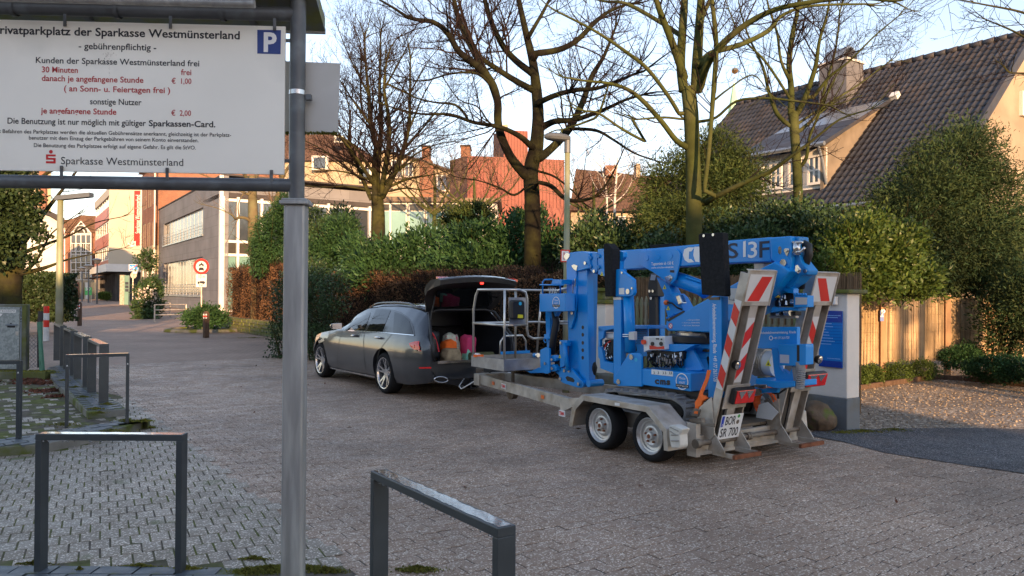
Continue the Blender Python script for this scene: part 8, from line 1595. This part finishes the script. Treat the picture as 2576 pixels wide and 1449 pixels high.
_h0 = G(52, 1103, .1); hoop((_h0[0]-.95, _h0[1]-.25), _h0, 'hoop cut off by the left edge of the photo, in front of the metal cabinet', .1)
_lat = VF.sl(258, 1012, .1)[1]
for (x0, x1), lb in zip(((262, 231), (219, 195), (186, 168), (159, 142)), ('nearest of the four hoops seen end-on along the kerb', 'second nearest of the four hoops seen end-on along the kerb', 'third of the four hoops seen end-on along the kerb', 'farthest of the four hoops seen end-on, beside the fence post')):
    s0 = VF.sz(x0, 900, _lat)[0]; s1 = VF.sz(x1, 900, _lat)[0]; hoop(VF.P(s0, _lat, 0), VF.P(s1, _lat, 0), lb, .1, dep=.12)
# ---- metal cabinet, low wall, fence, bollards
M_conc = mat('mossy_concrete', (.17, .17, .15), .9, var=.25, vs=5, bump=.5, bs=70, c2=(.11, .12, .04), c2s=2.2, c2t=.5, c2w=.1)
M_cab = mat('spotted_grey_metal', (.26, .29, .28), .5, .3, var=.12, vs=30, c2=(.36, .39, .38), c2s=22, c2t=.5, c2w=.05)
Yc = 14.6
def fr(k, x, y, Y=Yc): return atY(x, y, Y, k)
lw_ = thing('low_wall', 'low mossy concrete wall under the metal cabinet and wire fence', 'wall', tuple(fr('C', 250, 1200)*np.array([1, 1, 0])))
mb = MB(); zt_w = fr('C', 250, 1140, 14.4)[2]; a = fr('C', -700, 1140, 14.4); b = fr('C', 525, 1140, 14.4); mb.prism([(a[0], 14.3, -.02), (b[0], 14.3, -.02), (b[0], 14.3, zt_w), (a[0], 14.3, zt_w)], (0, .35, 0)); mb.build('wall', M_conc, lw_, .01)
P = np.stack([RNG.uniform(b[0]-3.5, b[0], 1500), 14.3+RNG.uniform(0, .33, 1500), np.full(1500, zt_w+.006)], 1); foliage('moss', P, M_moss, lw_, .03, .7)
cb_ = thing('metal_cabinet', 'spotted grey metal letterbox cabinet in a concrete casing at the left edge', 'cabinet', tuple(fr('C', 100, 1130)))
q0 = fr('C', -260, 1130); q1 = fr('C', 278, 1130); zt_c = fr('C', 100, 412)[2]
mb = MB(); mb.prism([(q0[0], Yc, q0[2]), (q1[0], Yc, q0[2]), (q1[0], Yc, zt_c), (q0[0], Yc, zt_c)], (-.15, .35, 0)); mb.build('casing', M_conc, cb_, .01)
def frp(nm, k, x0, y0, x1, y1, Y, dep, m, pa, bev=0): a = fr(k, x0, y1, Y); b = fr(k, x1, y0, Y); mb = MB(); mb.prism([(a[0], Y, a[2]), (b[0], Y, a[2]), (b[0], Y, b[2]), (a[0], Y, b[2])], (0, dep, 0)); return mb.build(nm, m, pa, bev)
dr = frp('door', 'C', -220, 440, 212, 1110, Yc-.02, .019, M_cab, cb_, .004); frp('frame_strip', 'C', 214, 430, 236, 1120, Yc-.012, .011, M_zinc, cb_); frp('label_strip', 'C', -60, 468, 170, 498, Yc-.024, .003, M_decw, dr)
a = fr('C', -60, 492, Yc-.0255); b = fr('C', 162, 492, Yc-.0255); text('lettering', 'HAPPY BOOKKEEPER', a, b-a, ZV, .035, M_bl, dr, width=b[0]-a[0], ext=.0005)
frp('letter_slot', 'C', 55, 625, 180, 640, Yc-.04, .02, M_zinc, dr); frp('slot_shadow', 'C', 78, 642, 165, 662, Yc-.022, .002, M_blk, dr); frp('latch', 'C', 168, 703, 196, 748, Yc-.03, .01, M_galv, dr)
mb = MB(); c = fr('C', 120, 620, Yc-.02); mb.cyl(c, c-np.array([0, .01, 0]), .014); mb.build('lock', M_blk, dr)
mb = MB(); mb.add([fr('C', x, y, Yc-.023) for x, y in ((0, 505), (28, 515), (10, 535), (0, 545))], [(0, 1, 2, 3)]); mb.build('sticker', M_decw, dr)
fn = thing('wire_fence', 'green steel post with diamond wire mesh beside the cabinet', 'fence', tuple(fr('C', 440, 1140)))
M_green = mat('green_paint', (.07, .20, .13), .5, var=.2, vs=8)
mb = MB(); mb.tube([fr('C', 458, 1142), fr('C', 440, 800), fr('C', 432, 600)], [.05, .035, .05], 8); mb.build('post', M_green, fn); frp('post_top', 'C', 412, 485, 450, 590, 14.55, .06, M_roofdk, fn)
mb = MB(); mb.tube([fr('C', 424, 1095, 14.9), fr('C', 424, 560, 14.9)], .03, 6); mb.build('dark_post', M_roofdk, fn)
mb = MB(); x0, x1 = fr('C', 280, 900, 14.8)[0], fr('C', 415, 900, 14.8)[0]; z0, z1 = fr('C', 300, 1098, 14.8)[2], fr('C', 300, 740, 14.8)[2]; st_ = .075
for i in range(-12, 14):
    for sgn in (1, -1):
        A = []; 
        for t in (0, 1):
            z = z0+(z1-z0)*t; x = x0+i*st_+sgn*(z-z0); A.append([x, z])
        (xa, za), (xb, zb__) = A
        if xb != xa:
            pts = []
            for xl in (x0, x1):
                pass
            ts = sorted([max(0, min(1, (x0-xa)/(xb-xa))), max(0, min(1, (x1-xa)/(xb-xa)))]); 
            if ts[1]-ts[0] > .02: mb.tube([(xa+(xb-xa)*t, 14.8, za+(zb__-za)*t) for t in ts], .0035, 3)
mb.build('wire_mesh', M_zdark, fn)['kind'] = 'stuff'
rw = thing('red_white_post', 'thin red and white banded post in front of the ivy hedge', 'post', tuple(G(116, 858)))
c = G(116, 858); sc_ = c[1]/FPX; hs_ = [0, .30, .50, .72, .93, 1.0]; H_ = atY(116, 770, c[1])[2]
for i, (a, b, m) in enumerate(((0, .40, M_whr), (.40, .60, M_redr), (.60, .80, M_whr), (.80, 1.0, M_redr))): mb = MB(); mb.cyl(c+ZV*H_*a, c+ZV*H_*b, .085, seg=14); mb.build(['base_band', 'red_band', 'white_band', 'top_band'][i], m, rw, smooth=True)
M_wood = mat('dark_bollard_wood', (.10, .065, .045), .8, var=.3, vs=6, stretch=(4, 4, .6))
for k, x0, x1, y0, y1, lb in (('C', 838, 892, 380, 642, 'brown wooden bollard standing alone in the street at left'), ('l', 1632, 1686, 1110, 1322, 'brown wooden bollard in front of the round planter')):
    c = G((x0+x1)/2, y1, 0, k); top = atY((x0+x1)/2, y0, c[1], k); wd = (x1-x0)/(ZK[k][2]*1.4907)*c[1]/FPX*.78; t = thing('bollard', lb, 'bollard', tuple(c), 0, 'wooden bollards in the street'); lean = top[0]-c[0]
    def q(z): return c+np.array([lean*z/top[2], 0, z])
    mb = MB(); H_ = top[2]; mb.tube([q(0), q(H_*.93), q(H_)], [wd*.62, wd*.62, wd*.3], 4); mb.build('post', M_wood, t)
    for z0, z1, m in ((.72, .90, M_whr), (.78, .84, M_redr)): mb = MB(); mb.prism([q(H_*z0)+np.array([-wd*.36, -wd*.46, 0]), q(H_*z0)+np.array([wd*.36, -wd*.46, 0]), q(H_*z1)+np.array([wd*.36, -wd*.46, 0]), q(H_*z1)+np.array([-wd*.36, -wd*.46, 0])], (0, -.012 if m is M_whr else -.016, 0)); mb.build('reflective_band', m, t)
# ---- lamp posts
M_lamp = mat('lamp_grey', (.10, .115, .13), .5, .2, var=.1); M_lpole = mat('weathered_lamp_pole', (.33, .33, .27), .6, .2, var=.15, vs=2, c2=(.22, .24, .10), c2s=1.2, c2t=.5, c2w=.15)
c = G(148, 882); lp_ = thing('lamp_post', 'slim mossy street lamp with a flat arm beside the ivy hedge at left', 'lamp post', tuple(c)); zt = atY(150, 500, c[1])[2]
mb = MB(); mb.tube([c, c+ZV*zt], [.10, .075], 12); mb.build('pole', M_lpole, lp_, smooth='all'); mb = MB(); mb.prism([c+ZV*(zt-.05)+np.array(v) for v in ((-.1, -.12, 0), (.85, -.12, .10), (.85, .12, .10), (-.1, .12, 0))], (0, 0, .12)); mb.build('lamp_head', M_lamp, lp_)
Yl = 13.0; c = atY(1424, 900, Yl); c[2] = 0; lp_ = thing('lamp_post', 'tall grey lamp post with a boat shaped head rising behind the blue machine', 'lamp post', tuple(c)); zt = atY(1438, 352, Yl)[2]; tp = c+np.array([.0, 0, zt])
mb = MB(); mb.tube([c, tp-ZV*.15], [.06, .045], 16); mb.build('pole', M_lpole, lp_, smooth='all'); mb = MB(); mb.cyl(tp-ZV*.22, tp, .055, seg=16); mb.build('pole_cap', M_lamp, lp_, smooth=True)
mb = MB(); vs = []; n_ = 10
for i, (x, w_, h0, h1) in enumerate(((.05, .06, -.02, .06), (-.02, .09, -.03, .09), (-.14, .11, -.03, .115), (-.26, .11, -.02, .12), (-.35, .08, .0, .11), (-.39, .03, .03, .08))):
    for k in range(n_): a = 2*math.pi*k/n_; vs.append(tp+np.array([x, w_*math.cos(a), (h0+h1)/2+(h1-h0)/2*math.sin(a)]))
mb.add(vs, [(i*n_+k, i*n_+(k+1) % n_, (i+1)*n_+(k+1) % n_, (i+1)*n_+k) for i in range(5) for k in range(n_)]+[tuple(range(n_)), tuple(5*n_+k for k in range(n_))[::-1]]); mb.build('lamp_head', M_lamp, lp_, smooth=True)
hy = frp('hydrant_plate', '2', 270, 228, 362, 348, Yl-.08, .01, M_redr, lp_); frp('white_field', '2', 280, 240, 350, 338, Yl-.083, .002, M_decw, hy); text('lettering', 'H', fr('2', 290, 325, Yl-.085), (1, 0, 0), ZV, .12, M_rl, hy, ext=.0005)
# ---- traffic sign in the round planter
Yt = 31.4; c = atY(508, 825, Yt); c[2] = .1; ts = thing('traffic_sign', 'round red-rimmed no vehicles sign with two small plates below, in the round planter', 'sign', (c[0], Yt, 0))
mb = MB(); top = fr('B', 735, 800, Yt); mb.tube([(c[0], Yt, 0), (top[0], Yt, top[2])], .035, 10); mb.build('pole', M_galv, ts)
cc = fr('B', 739, 868, Yt-.05); R_ = 85/2.898/1.4907*Yt/FPX
def disc(nm, c, r, m, pa, off, r0=0.0): mb = MB(); mb.lathe((c[0], c[1]-off, c[2]), (0, -1, 0), [(0, r), (.004, r), (.004, r0)], 32); return mb.build(nm, m, pa)
dk = disc('disc', cc, R_, M_whr, ts, 0); disc('red_ring', cc, R_, M_redr, dk, .004, R_*.70)
def sym(nm, k, polys, Y, pa, m=M_bl):
    mb = MB()
    for pts in polys: P = [fr(k, x, y, Y) for x, y in pts]; mb.prism(P, (0, -.004, 0))
    return mb.build(nm, m, pa)
def circ(x, y, r, n=10): return [(x+r*math.cos(i*2*math.pi/n), y+r*math.sin(i*2*math.pi/n)) for i in range(n)]
sym('symbol', 'B', [circ(722, 853, 11), circ(757, 853, 11), [(722, 845), (745, 828), (757, 845), (740, 855)], [(735, 832), (742, 820), (748, 838)], [(682, 867), (796, 867), (796, 869), (682, 869)], [(712, 890), (724, 878), (755, 878), (767, 890), (767, 908), (712, 908)], [(715, 908), (723, 908), (723, 916), (715, 916)], [(756, 908), (764, 908), (764, 916), (756, 916)]], Yt-.056, dk)
p1 = frp('plate', 'B', 680, 953, 797, 1012, Yt-.05, .01, M_whr, ts); a = fr('B', 703, 996, Yt-.052); b = fr('B', 772, 996, Yt-.052); text('lettering', '10 m', a, b-a, ZV, .15, M_bl, p1, width=b[0]-a[0])
p2 = frp('plate', 'B', 680, 1014, 795, 1090, Yt-.05, .01, M_whr, ts); sym('symbol', 'B', [[(698, 1040), (706, 1030), (720, 1030), (720, 1052), (698, 1052)], [(723, 1026), (770, 1026), (782, 1040), (775, 1052), (723, 1052)], circ(708, 1056, 5), circ(757, 1056, 5), circ(768, 1056, 5)], Yt-.053, p2); a = fr('B', 714, 1082, Yt-.052); b = fr('B', 752, 1082, Yt-.052); text('lettering', 'frei', a, b-a, ZV, .09, M_bl, p2, width=b[0]-a[0])
pc_ = (fr('l', 1647, 1240, 32.2)[0], 32.2); pl_ = thing('round_planter', 'low round kerb ring with soil around the shrub and sign', 'planter', (pc_[0], pc_[1], 0)); mb = MB(); pts = [(pc_[0]+1.5*math.cos(a), pc_[1]+2.0*math.sin(a)) for a in np.linspace(0, 2*math.pi, 32, endpoint=False)]
mb.lathe((pc_[0], pc_[1], 0), (0, 0, 1), [(0, 1.58), (.10, 1.55), (.13, 1.45), (.13, 1.30), (.06, 1.28)], 36); mb.build('kerb_ring', M_kerbc, pl_); mb = MB(); mb.lathe((pc_[0], pc_[1], 0), (0, 0, 1), [(.07, 1.29), (.09, .0)], 24); mb.build('soil', M_soil, pl_)
# railings
for k, x0, x1, yt, yb, Y, lb in (('B', 92, 400, 1268, 1398, 46.5, 'rear steel railing around the flowering shrub'), ('B', 232, 575, 1284, 1448, 41.5, 'front steel railing between shrub and planter')):
    t = thing('steel_railing', lb, 'railing', (fr(k, x0, yb, Y)[0], Y, 0), 0, 'steel railings by the grey building'); a = fr(k, x0, yt, Y); b = fr(k, x1, yt, Y+(2.5 if Y > 45 else 2)); 
    for p in (a, b): mb = MB(); mb.cyl((p[0], p[1], 0), (p[0], p[1], a[2]), .04, seg=8); mb.build('post', M_galv, t)
    for dz in (0, -.28, -.55): mb = MB(); mb.cyl((a[0], a[1], a[2]+dz), (b[0], b[1], a[2]+dz), .03, seg=8); mb.build('rail', M_galv, t)
# blue zone sign and others far down the street
Yz = 78; t = thing('zone_sign', 'blue end of calmed zone sign with small plates in front of the shops', 'sign', (fr('A', 1155, 1250, Yz)[0], Yz, 0)); mb = MB(); p = fr('A', 1157, 845, Yz); mb.cyl((p[0], Yz, 0), (p[0], Yz, p[2]), .06, seg=8); mb.build('pole', M_galv, t)
o = frp('panel', 'A', 1110, 845, 1212, 912, Yz-.1, .03, M_whr, t); frp('blue_field', 'A', 1116, 850, 1206, 907, Yz-.13, .02, mat('sign_blue', (.03, .25, .62), .4, var=.03), o); sym('symbol', 'A', [[(1125, 870), (1135, 868), (1140, 892), (1122, 892)], [(1150, 860), (1170, 872), (1170, 895), (1150, 895)]], Yz-.14, o, M_wl); sym('red_bar', 'A', [[(1118, 903), (1200, 850), (1206, 854), (1124, 907)]], Yz-.15, o, M_redr)
frp('small_plate', 'A', 1160, 918, 1200, 945, Yz-.1, .03, M_decw, t); disc('round_back', fr('A', 1162, 962, Yz+.08), 36/2.898/1.4907*Yz/FPX, M_galv, t, 0)
for i, (x, yt, yb, Y) in enumerate(((605, 880, 1212, 112), (675, 855, 1230, 104), (768, 790, 1245, 95))):
    t = thing('street_lantern', ['farthest slim street lantern before the gabled building', 'street lantern beside the green shop sign', 'nearest tall street lantern before the white building'][i], 'lantern', (fr('A', x, yb, Y)[0], Y, 0), 0, 'lanterns along the far street'); p = fr('A', x, yt, Y)
    mb = MB(); mb.tube([(p[0], Y, 0), (p[0], Y, p[2]-.6)], [.11, .06], 8); mb.build('pole', M_lamp, t); mb = MB(); mb.lathe((p[0], Y, p[2]-.6), ZV, [(0, .08), (.1, .3), (.5, .45), (.56, .75), (.62, .5), (.75, .05)], 12); mb.build('lamp_head', M_galv, t)
Yg = 108; t = thing('green_shop_sign', 'green BAD shop sign standing on two legs far down the street', 'sign', (fr('A', 668, 1225, Yg)[0], Yg, 0)); o = frp('panel', 'A', 632, 1095, 706, 1178, Yg, .1, mat('sign_green', (.06, .42, .10), .5, var=.03), t); a = fr('A', 640, 1128, Yg-.05); b = fr('A', 692, 1128, Yg-.05); text('lettering', 'BAD', a, b-a, ZV, .45, M_wl, o, width=b[0]-a[0], bold=.02)
for x in (634, 702): mb = MB(); p = fr('A', x, 1178, Yg); mb.cyl((p[0], Yg+.05, 0), (p[0], Yg+.05, p[2]), .06, seg=6); mb.build('leg', M_galv, t)
Yi = 92; t = thing('info_stele', 'pale glass info stele beside the shop columns', 'stele', (fr('A', 1088, 1235, Yi)[0], Yi, 0)); p0 = fr('A', 1064, 965, Yi); p1 = fr('A', 1112, 965, Yi); mb = MB(); mb.box(((p0[0]+p1[0])/2, Yi, p0[2]/2), (p1[0]-p0[0], .3, p0[2])); mb.build('panel', M_glassg, t); mb = MB(); q = fr('A', 1045, 960, Yi); mb.box((q[0], Yi, q[2]/2), (.5, .4, q[2])); mb.build('column', M_galv, t)
for i in range(3): frp('photo_field', 'A', 1070, 1035+i*38, 1106, 1065+i*38, Yi-.17, .01, M_winb, t)
# ---- mossy stone wall under the hedge end
sw = thing('stone_wall', 'low curved mossy stone wall below the brown hedge end', 'wall', tuple(VF.P(21.5, 3.4, 0))); rnd = random.Random(2); M_stone = mat('mossy_field_stone', (.20, .18, .13), .9, var=.2, vs=3, island=0, bump=.6, bs=30, c2=(.13, .15, .04), c2s=1.3, c2t=.45, c2w=.15)
sme = []
for k in range(6):
    b = MB(); b.box((0, 0, 0), (1, 1, 1)); m_ = bpy.data.meshes.new('stone'); vv = [(x*(1+rnd.uniform(-.14, .06)), y*(1+rnd.uniform(-.1, .05)), z*(1+rnd.uniform(-.16, .05))) for x, y, z in b.v]; m_.from_pydata(vv, [], b.f); m_.materials.append(M_stone); sme.append(m_)
def wpath(s): return 3.42+max(0, (s-27))**2*.02
loc0 = Vector(MW[sw.name].translation)
for row in range(4):
    s = 21.2+rnd.random()*.2
    while s < 33.5:
        L = rnd.uniform(.22, .5); h = .135; a = VF.P(s+L/2, wpath(s+L/2), .07+row*h); o = bpy.data.objects.new('stone', rnd.choice(sme)); COL.objects.link(o); o.parent = sw; o.location = Vector(a)-loc0; dl = wpath(s+L)-wpath(s); o.rotation_euler = (rnd.gauss(0, .02), rnd.gauss(0, .02), VF.t+math.pi/2+math.atan2(-dl, L)+rnd.gauss(0, .02)); o.scale = (L*.97, .34+rnd.uniform(-.03, .05), h*.96); s += L
mb = MB(); A = [VF.P(s, wpath(s)+.1, 0) for s in np.arange(21.2, 33.6, .5)]; B = [p+VF.N*.5 for p in A]
for i in range(len(A)-1): mb.prism([A[i], A[i+1], B[i+1], B[i]], (0, 0, .5))
mb.build('wall_core', M_soil, sw)
# ================================================================== GATE PILLARS, FENCES, YARD
M_pil = mat('pale_render', (.76, .70, .62), .85, var=.07, vs=2.5, bump=.35, bs=28, c2=(.62, .57, .49), c2s=1.4, c2t=.64); M_pilg = mat('grey_plinth_paint', (.15, .165, .175), .7, var=.12, vs=3, bump=.35, bs=28, c2=(.13, .11, .07), c2s=2.2, c2t=.6, c2w=.12); M_cap = mat('mossy_cap_stone', (.16, .15, .11), .9, var=.25, vs=6, bump=.5, bs=40, c2=(.14, .15, .035), c2s=4, c2t=.42, c2w=.1)
p2b = VF.sl(2130, 1083); sP, lP = p2b; lw2 = VF.lz(2162, 900, sP)[0]; sB2 = VF.sz(2045, 900, lP)[0]; zc = VF.sz(860, 183, lP, 'r')[1]; zg = VF.sz(858, 897, lP, 'r')[1]
t = thing('gate_pillar', 'wide pale gate pillar with grey plinth carrying the blue plaque', 'pillar', tuple(VF.P(sP, lP, 0)), VF.t)
mb = MB(); mb.fbox(VF, sP, sB2+.1, lP, lw2, zg, zc); mb.build('shaft', M_pil, t, .01); mb = MB(); mb.fbox(VF, sP-.008, sB2+.11, lP-.008, lw2+.006, -.05, zg); mb.build('plinth', M_pilg, t, .01); mb = MB(); mb.fbox(VF, sP-.07, sB2+.15, lP-.07, lw2+.07, zc, zc+.05); mb.build('cap', M_cap, t, .012)
mb = MB(); q_ = ps(K('3', 1335, 765, 1430, 770, 1432, 692, 1345, 686), lP-.01); mb.prism(q_, -VF.N*.07); mb.build('white_box', M_decw, t, .004)
q_ = ps(K('3', 1245, 1385, 1475, 1397, 1480, 833, 1318, 833), lP-.012); sx_ = [float((p-VF.O)@VF.U) for p in q_]; zz_ = [p[2] for p in q_]; sa_, sb_ = (sx_[1]+sx_[2])/2, VF.sz(1250, 1385, lP, '3')[0]; z0_, z1_ = VF.sz(1475, 1397, lP, '3')[1], VF.sz(1480, 833, lP, '3')[1]
pq = thing('blue_plaque', 'blue acrylic plaque with a darker top and foot on the gate pillar', 'sign', tuple(VF.P(sa_, lP, z0_)), VF.t)
Hq = z1_-z0_; mb = MB(); mb.fbox(VF, sa_, sb_, lP-.022, lP-.010, z0_, z1_); mb.build('panel', mat('bright_blue_acrylic', (.004, .20, .62), .18, var=.02, coat=.5), pq, .002)
M_dkb = mat('dark_blue_acrylic', (.004, .04, .32), .18, var=0, coat=.5); M_ltb = mat('light_blue_line', (.25, .50, .80), .4, var=0)
for a, b in ((.80, 1.0), (0, .115)): mb = MB(); mb.fbox(VF, sa_, sb_, lP-.0245, lP-.0225, z0_+Hq*a, z0_+Hq*b); mb.build('dark_band', M_dkb, pq)
for i in range(8): mb = MB(); y = z0_+Hq*(.79-i*.052); mb.fbox(VF, sa_, sb_, lP-.0235, lP-.0225, y, y+.0035); mb.build('divider', M_dkb, pq)
for i, (w_, y) in enumerate(((.75, .91), (.6, .875), (.62, .765), (.7, .713), (.3, .661), (.45, .609), (.5, .557), (.7, .505), (.8, .453), (.6, .401), (.75, .15))):
    mb = MB(); x = sb_-.12 if y > .8 or y < .2 else sb_-.03; n_ = 9 if w_ > .5 else 5; st_ = (sb_-sa_)*w_*.75/n_
    for j in range(n_): mb.quad(*[VF.P(x-j*st_-u_, lP-.025, z0_+Hq*y+v_) for u_, v_ in ((0, 0), (st_*.78, 0), (st_*.78, .009), (0, .009))])
    o = mb.build('faded_line', M_ltb, pq); o['kind'] = 'stuff'
bolts(pq, [], 0) if False else None
# pillar 1 further along
s1a, s1b = VF.sz(710, 900, 3.35, '2')[0], VF.sz(528, 900, 3.35, '2')[0]; zc1 = VF.sz(620, 760, 3.35, '2')[1]; t = thing('gate_pillar', 'slim pale gate pillar with mossy stone cap behind the mast of the machine', 'pillar', tuple(VF.P(s1a, 3.35, 0)), VF.t)
mb = MB(); mb.fbox(VF, s1a, s1b, 3.35, 3.80, -.05, zc1); mb.build('shaft', M_pil, t, .01); z2 = VF.sz(620, 640, 3.35, '2')[1]; mb = MB(); mb.fbox(VF, s1a-.05, s1b+.03, 3.30, 3.85, zc1, zc1+.07); mb.build('cap', M_cap, t, .01); mb = MB(); mb.fbox(VF, s1a+.04, s1b-.05, 3.38, 3.76, zc1+.07, z2); mb.build('cap_block', M_cap, t, .02); mb = MB(); mb.fbox(VF, s1a-.03, s1b, 3.32, 3.82, z2, z2+.06); mb.build('cap', M_cap, t, .01)
t = thing('stone_kerb', 'rough weathered stone plinth at the foot of the slim gate pillar', 'kerb', tuple(VF.P(s1a, 3.2, 0)), VF.t)
for i in range(7): mb = MB(); a = s1b+.1-i*.62; mb.fbox(VF, a-.6, a, 3.12+.02*(i % 2), 3.34, -.05, .30+.02*(i % 3)); mb.build('stone', M_conc, t, .03)
M_pale_w = mat('weathered_paling_wood', (.22, .20, .15), .85, var=.25, vs=8, stretch=(3, 3, .5), c2=(.15, .17, .08), c2s=2, c2t=.5)
zt = VF.sz(1560, 700, 3.6, '2')[1]; t = thing('paling_fence', 'weathered grey-green paling fence behind the machine', 'fence', tuple(VF.P(2, 3.6, 0)), VF.t)
i = 0; s = s1a-.06
while s > sB2+.2:
    mb = MB(); q_ = [VF.P(s, 3.6, .3), VF.P(s-.055, 3.6, .3), VF.P(s-.055, 3.6, zt-.05), VF.P(s-.028, 3.6, zt+.02*random.random()), VF.P(s, 3.6, zt-.05)]; mb.prism(q_, VF.N*.02); mb.build('paling', M_pale_w, t); s -= .105
for z in (zt-.14, zt-.42, .45): mb = MB(); mb.fbox(VF, sB2+.15, s1a-.02, 3.622, 3.66, z, z+.06); mb.build('rail', M_pale_w, t)
M_reed = mat('reed_mat', (.40, .29, .175), .85, var=.2, vs=3, island=.35, c2=(.25, .19, .10), c2s=.8, c2t=.55, c2w=.15); M_reedd = mat('old_reed_mat', (.20, .13, .075), .85, var=.2, vs=3, island=.35); M_postw = mat('timber_post', (.34, .21, .12), .8, var=.2, vs=5, stretch=(3, 3, .5))
def reed(name, label, pts, mt, parts=(), wire=.17):
    """pts: (x, y, z0, z1) along the fence"""
    t = thing(name, label, 'fence', (pts[0][0], pts[0][1], 0)); VV = []; FF = []; k = 0; P = np.array(pts, float); d = np.concatenate([[0], np.cumsum(np.linalg.norm(np.diff(P[:, :2], axis=0), axis=1))]); u = 0
    while u < d[-1]:
        x, y, z0, z1 = [np.interp(u, d, P[:, i]) for i in range(4)]; w_ = random.uniform(.007, .014); dx = (P[-1, :2]-P[0, :2]); dx = dx/np.linalg.norm(dx); nn_ = np.array([dx[1], -dx[0]]); o = random.uniform(-.012, .012)+0; a = np.array([x, y])+nn_*o; b = a+dx*w_; tl = random.gauss(0, .012)
        za, zb__ = z0+random.uniform(-.04, .01), z1+random.uniform(-.03, .015); VV += [(*a, za), (*b, za), (*(b+dx*tl), zb__), (*(a+dx*tl), zb__), (*((a+b)/2+nn_*.006), za), (*((a+b)/2+nn_*.006+dx*tl), zb__)]; FF += [(k, k+4, k+5, k+3), (k+4, k+1, k+2, k+5)]; k += 6; u += w_*.62
    o = npmesh('reeds', np.array(VV), np.array(FF), mt, t); o['kind'] = 'stuff'; z = P[0, 2]+.08
    while z < P[0, 3]-.03:
        mb = MB(); mb.tube([(x+.0, y-.03, z+(z1-P[0, 3])) for x, y, z0, z1 in pts], .0018, 3); mb.build('wire', mt, t); z += wire
    mb = MB()
    for i in range(len(pts)-1): a, b = pts[i], pts[i+1]; mb.prism([(a[0], a[1]+.05, a[2]), (b[0], b[1]+.05, b[2]), (b[0], b[1]+.05, b[3]-.04), (a[0], a[1]+.05, a[3]-.04)], (0, .02, 0))
    mb.build('backing', mt, t); return t
def fpnt(x, y0, y1, Y): a = atY(x, y1, Y); b = atY(x, y0, Y); return (a[0], Y, a[2], b[2])
fpts2 = [fpnt(2120, 747, 918, 14.5), fpnt(2218, 746, 911, 14.95), fpnt(2300, 750, 909, 15.4), fpnt(2380, 748, 905, 15.85), fpnt(2460, 752, 900, 16.4), fpnt(2520, 753, 898, 16.9), fpnt(2640, 755, 895, 18)]
t = reed('reed_fence', 'sunlit tan reed mat fence on timber posts at the back of the gravel yard', fpts2, M_reed)
for x, Y in ((2218, 14.93), (2380, 15.83), (2488, 16.6)): mb = MB(); a = atY(x, 742, Y); mb.box((a[0], Y-.05, a[2]/2), (.11, .07, a[2])); mb.build('post', M_postw, t, .004)
zr1 = VF.sz(1060, 500, 4.4, '2')[1]; q0, q1 = VF.P(7.5, 4.5, 0), VF.P(.4, 4.3, 0); reed('reed_fence', 'dull brown reed mat behind the paling fence and the machine', [(q0[0], q0[1], .1, zr1), (q1[0], q1[1], .1, zr1)], M_reedd)
pks = thing('parking_plate', 'small blue and white parking plate on the reed fence post', 'sign', (fr('r', 1100, 330, 14.8)[0], 14.8, 1.2)); frp('plate', 'r', 1089, 297, 1113, 370, 14.83, .02, mat('parking_blue2', (.03, .10, .42), .4), pks); frp('white_band', 'r', 1091, 334, 1111, 341, 14.82, .01, M_decw, pks); text('lettering', 'P', fr('r', 1094, 331, 14.815), (1, 0, 0), ZV, .11, M_wl, pks, bold=.02)
# timber edging, boulder
ed = thing('timber_edging', 'low dark timber sleepers edging the gravel in front of the reed fence', 'edging', tuple(G(940, 842, 0, 'r')))
E_ = [G(x, y, 0, 'r') for x, y in ((900, 848), (1120, 815), (1300, 788), (1460, 765), (1650, 775), (1850, 795), (2100, 822))]
for i in range(len(E_)-1): a, b = E_[i], E_[i+1]; d_ = (b-a)/np.linalg.norm(b-a); mb = MB(); mb.prism([a+d_*.01, b-d_*.01, b-d_*.01+ZV*.09, a+d_*.01+ZV*.09], np.array([-d_[1], d_[0], 0])*.08); mb.build('sleeper', M_wood, ed, .008)
mb = MB(); A = [E_[i] for i in range(len(E_))]; B = [np.array(p[:2].tolist()+[0]) for p in [np.array([q[0], q[1]]) for q in fpts2[:6]]]; mb.add([p+ZV*.02 for p in A]+[np.array([q[0], q[1], .02]) for q in fpts2[::-1]], [tuple(range(len(A)+len(fpts2)))]); tag(mb.build('planting_bed', M_soil), kind='structure')
import bmesh
from mathutils import noise as NZ
bmx = bmesh.new(); bmesh.ops.create_icosphere(bmx, subdivisions=4, radius=1)
for v in bmx.verts: v.co *= 1+.30*NZ.noise(v.co*1.1)+.10*NZ.noise(v.co*3)+.04*NZ.noise(v.co*8); v.co = Vector((v.co.x*.215, v.co.y*.2, v.co.z*.185))
rm = bpy.data.meshes.new('boulder'); bmx.to_mesh(rm); bmx.free(); rm.polygons.foreach_set('use_smooth', [True]*len(rm.polygons)); rm.materials.append(mat('boulder_stone', (.13, .095, .065), .85, var=.3, vs=4, bump=1.0, bs=25, c2=(.09, .11, .03), c2s=5, c2t=.58, c2w=.05)); ro = bpy.data.objects.new('boulder', rm); COL.objects.link(ro); ro.location = G(2067, 1085)+np.array([0, .12, .165]); tag(ro, 'round mossy brown boulder at the foot of the gate pillar', 'boulder')
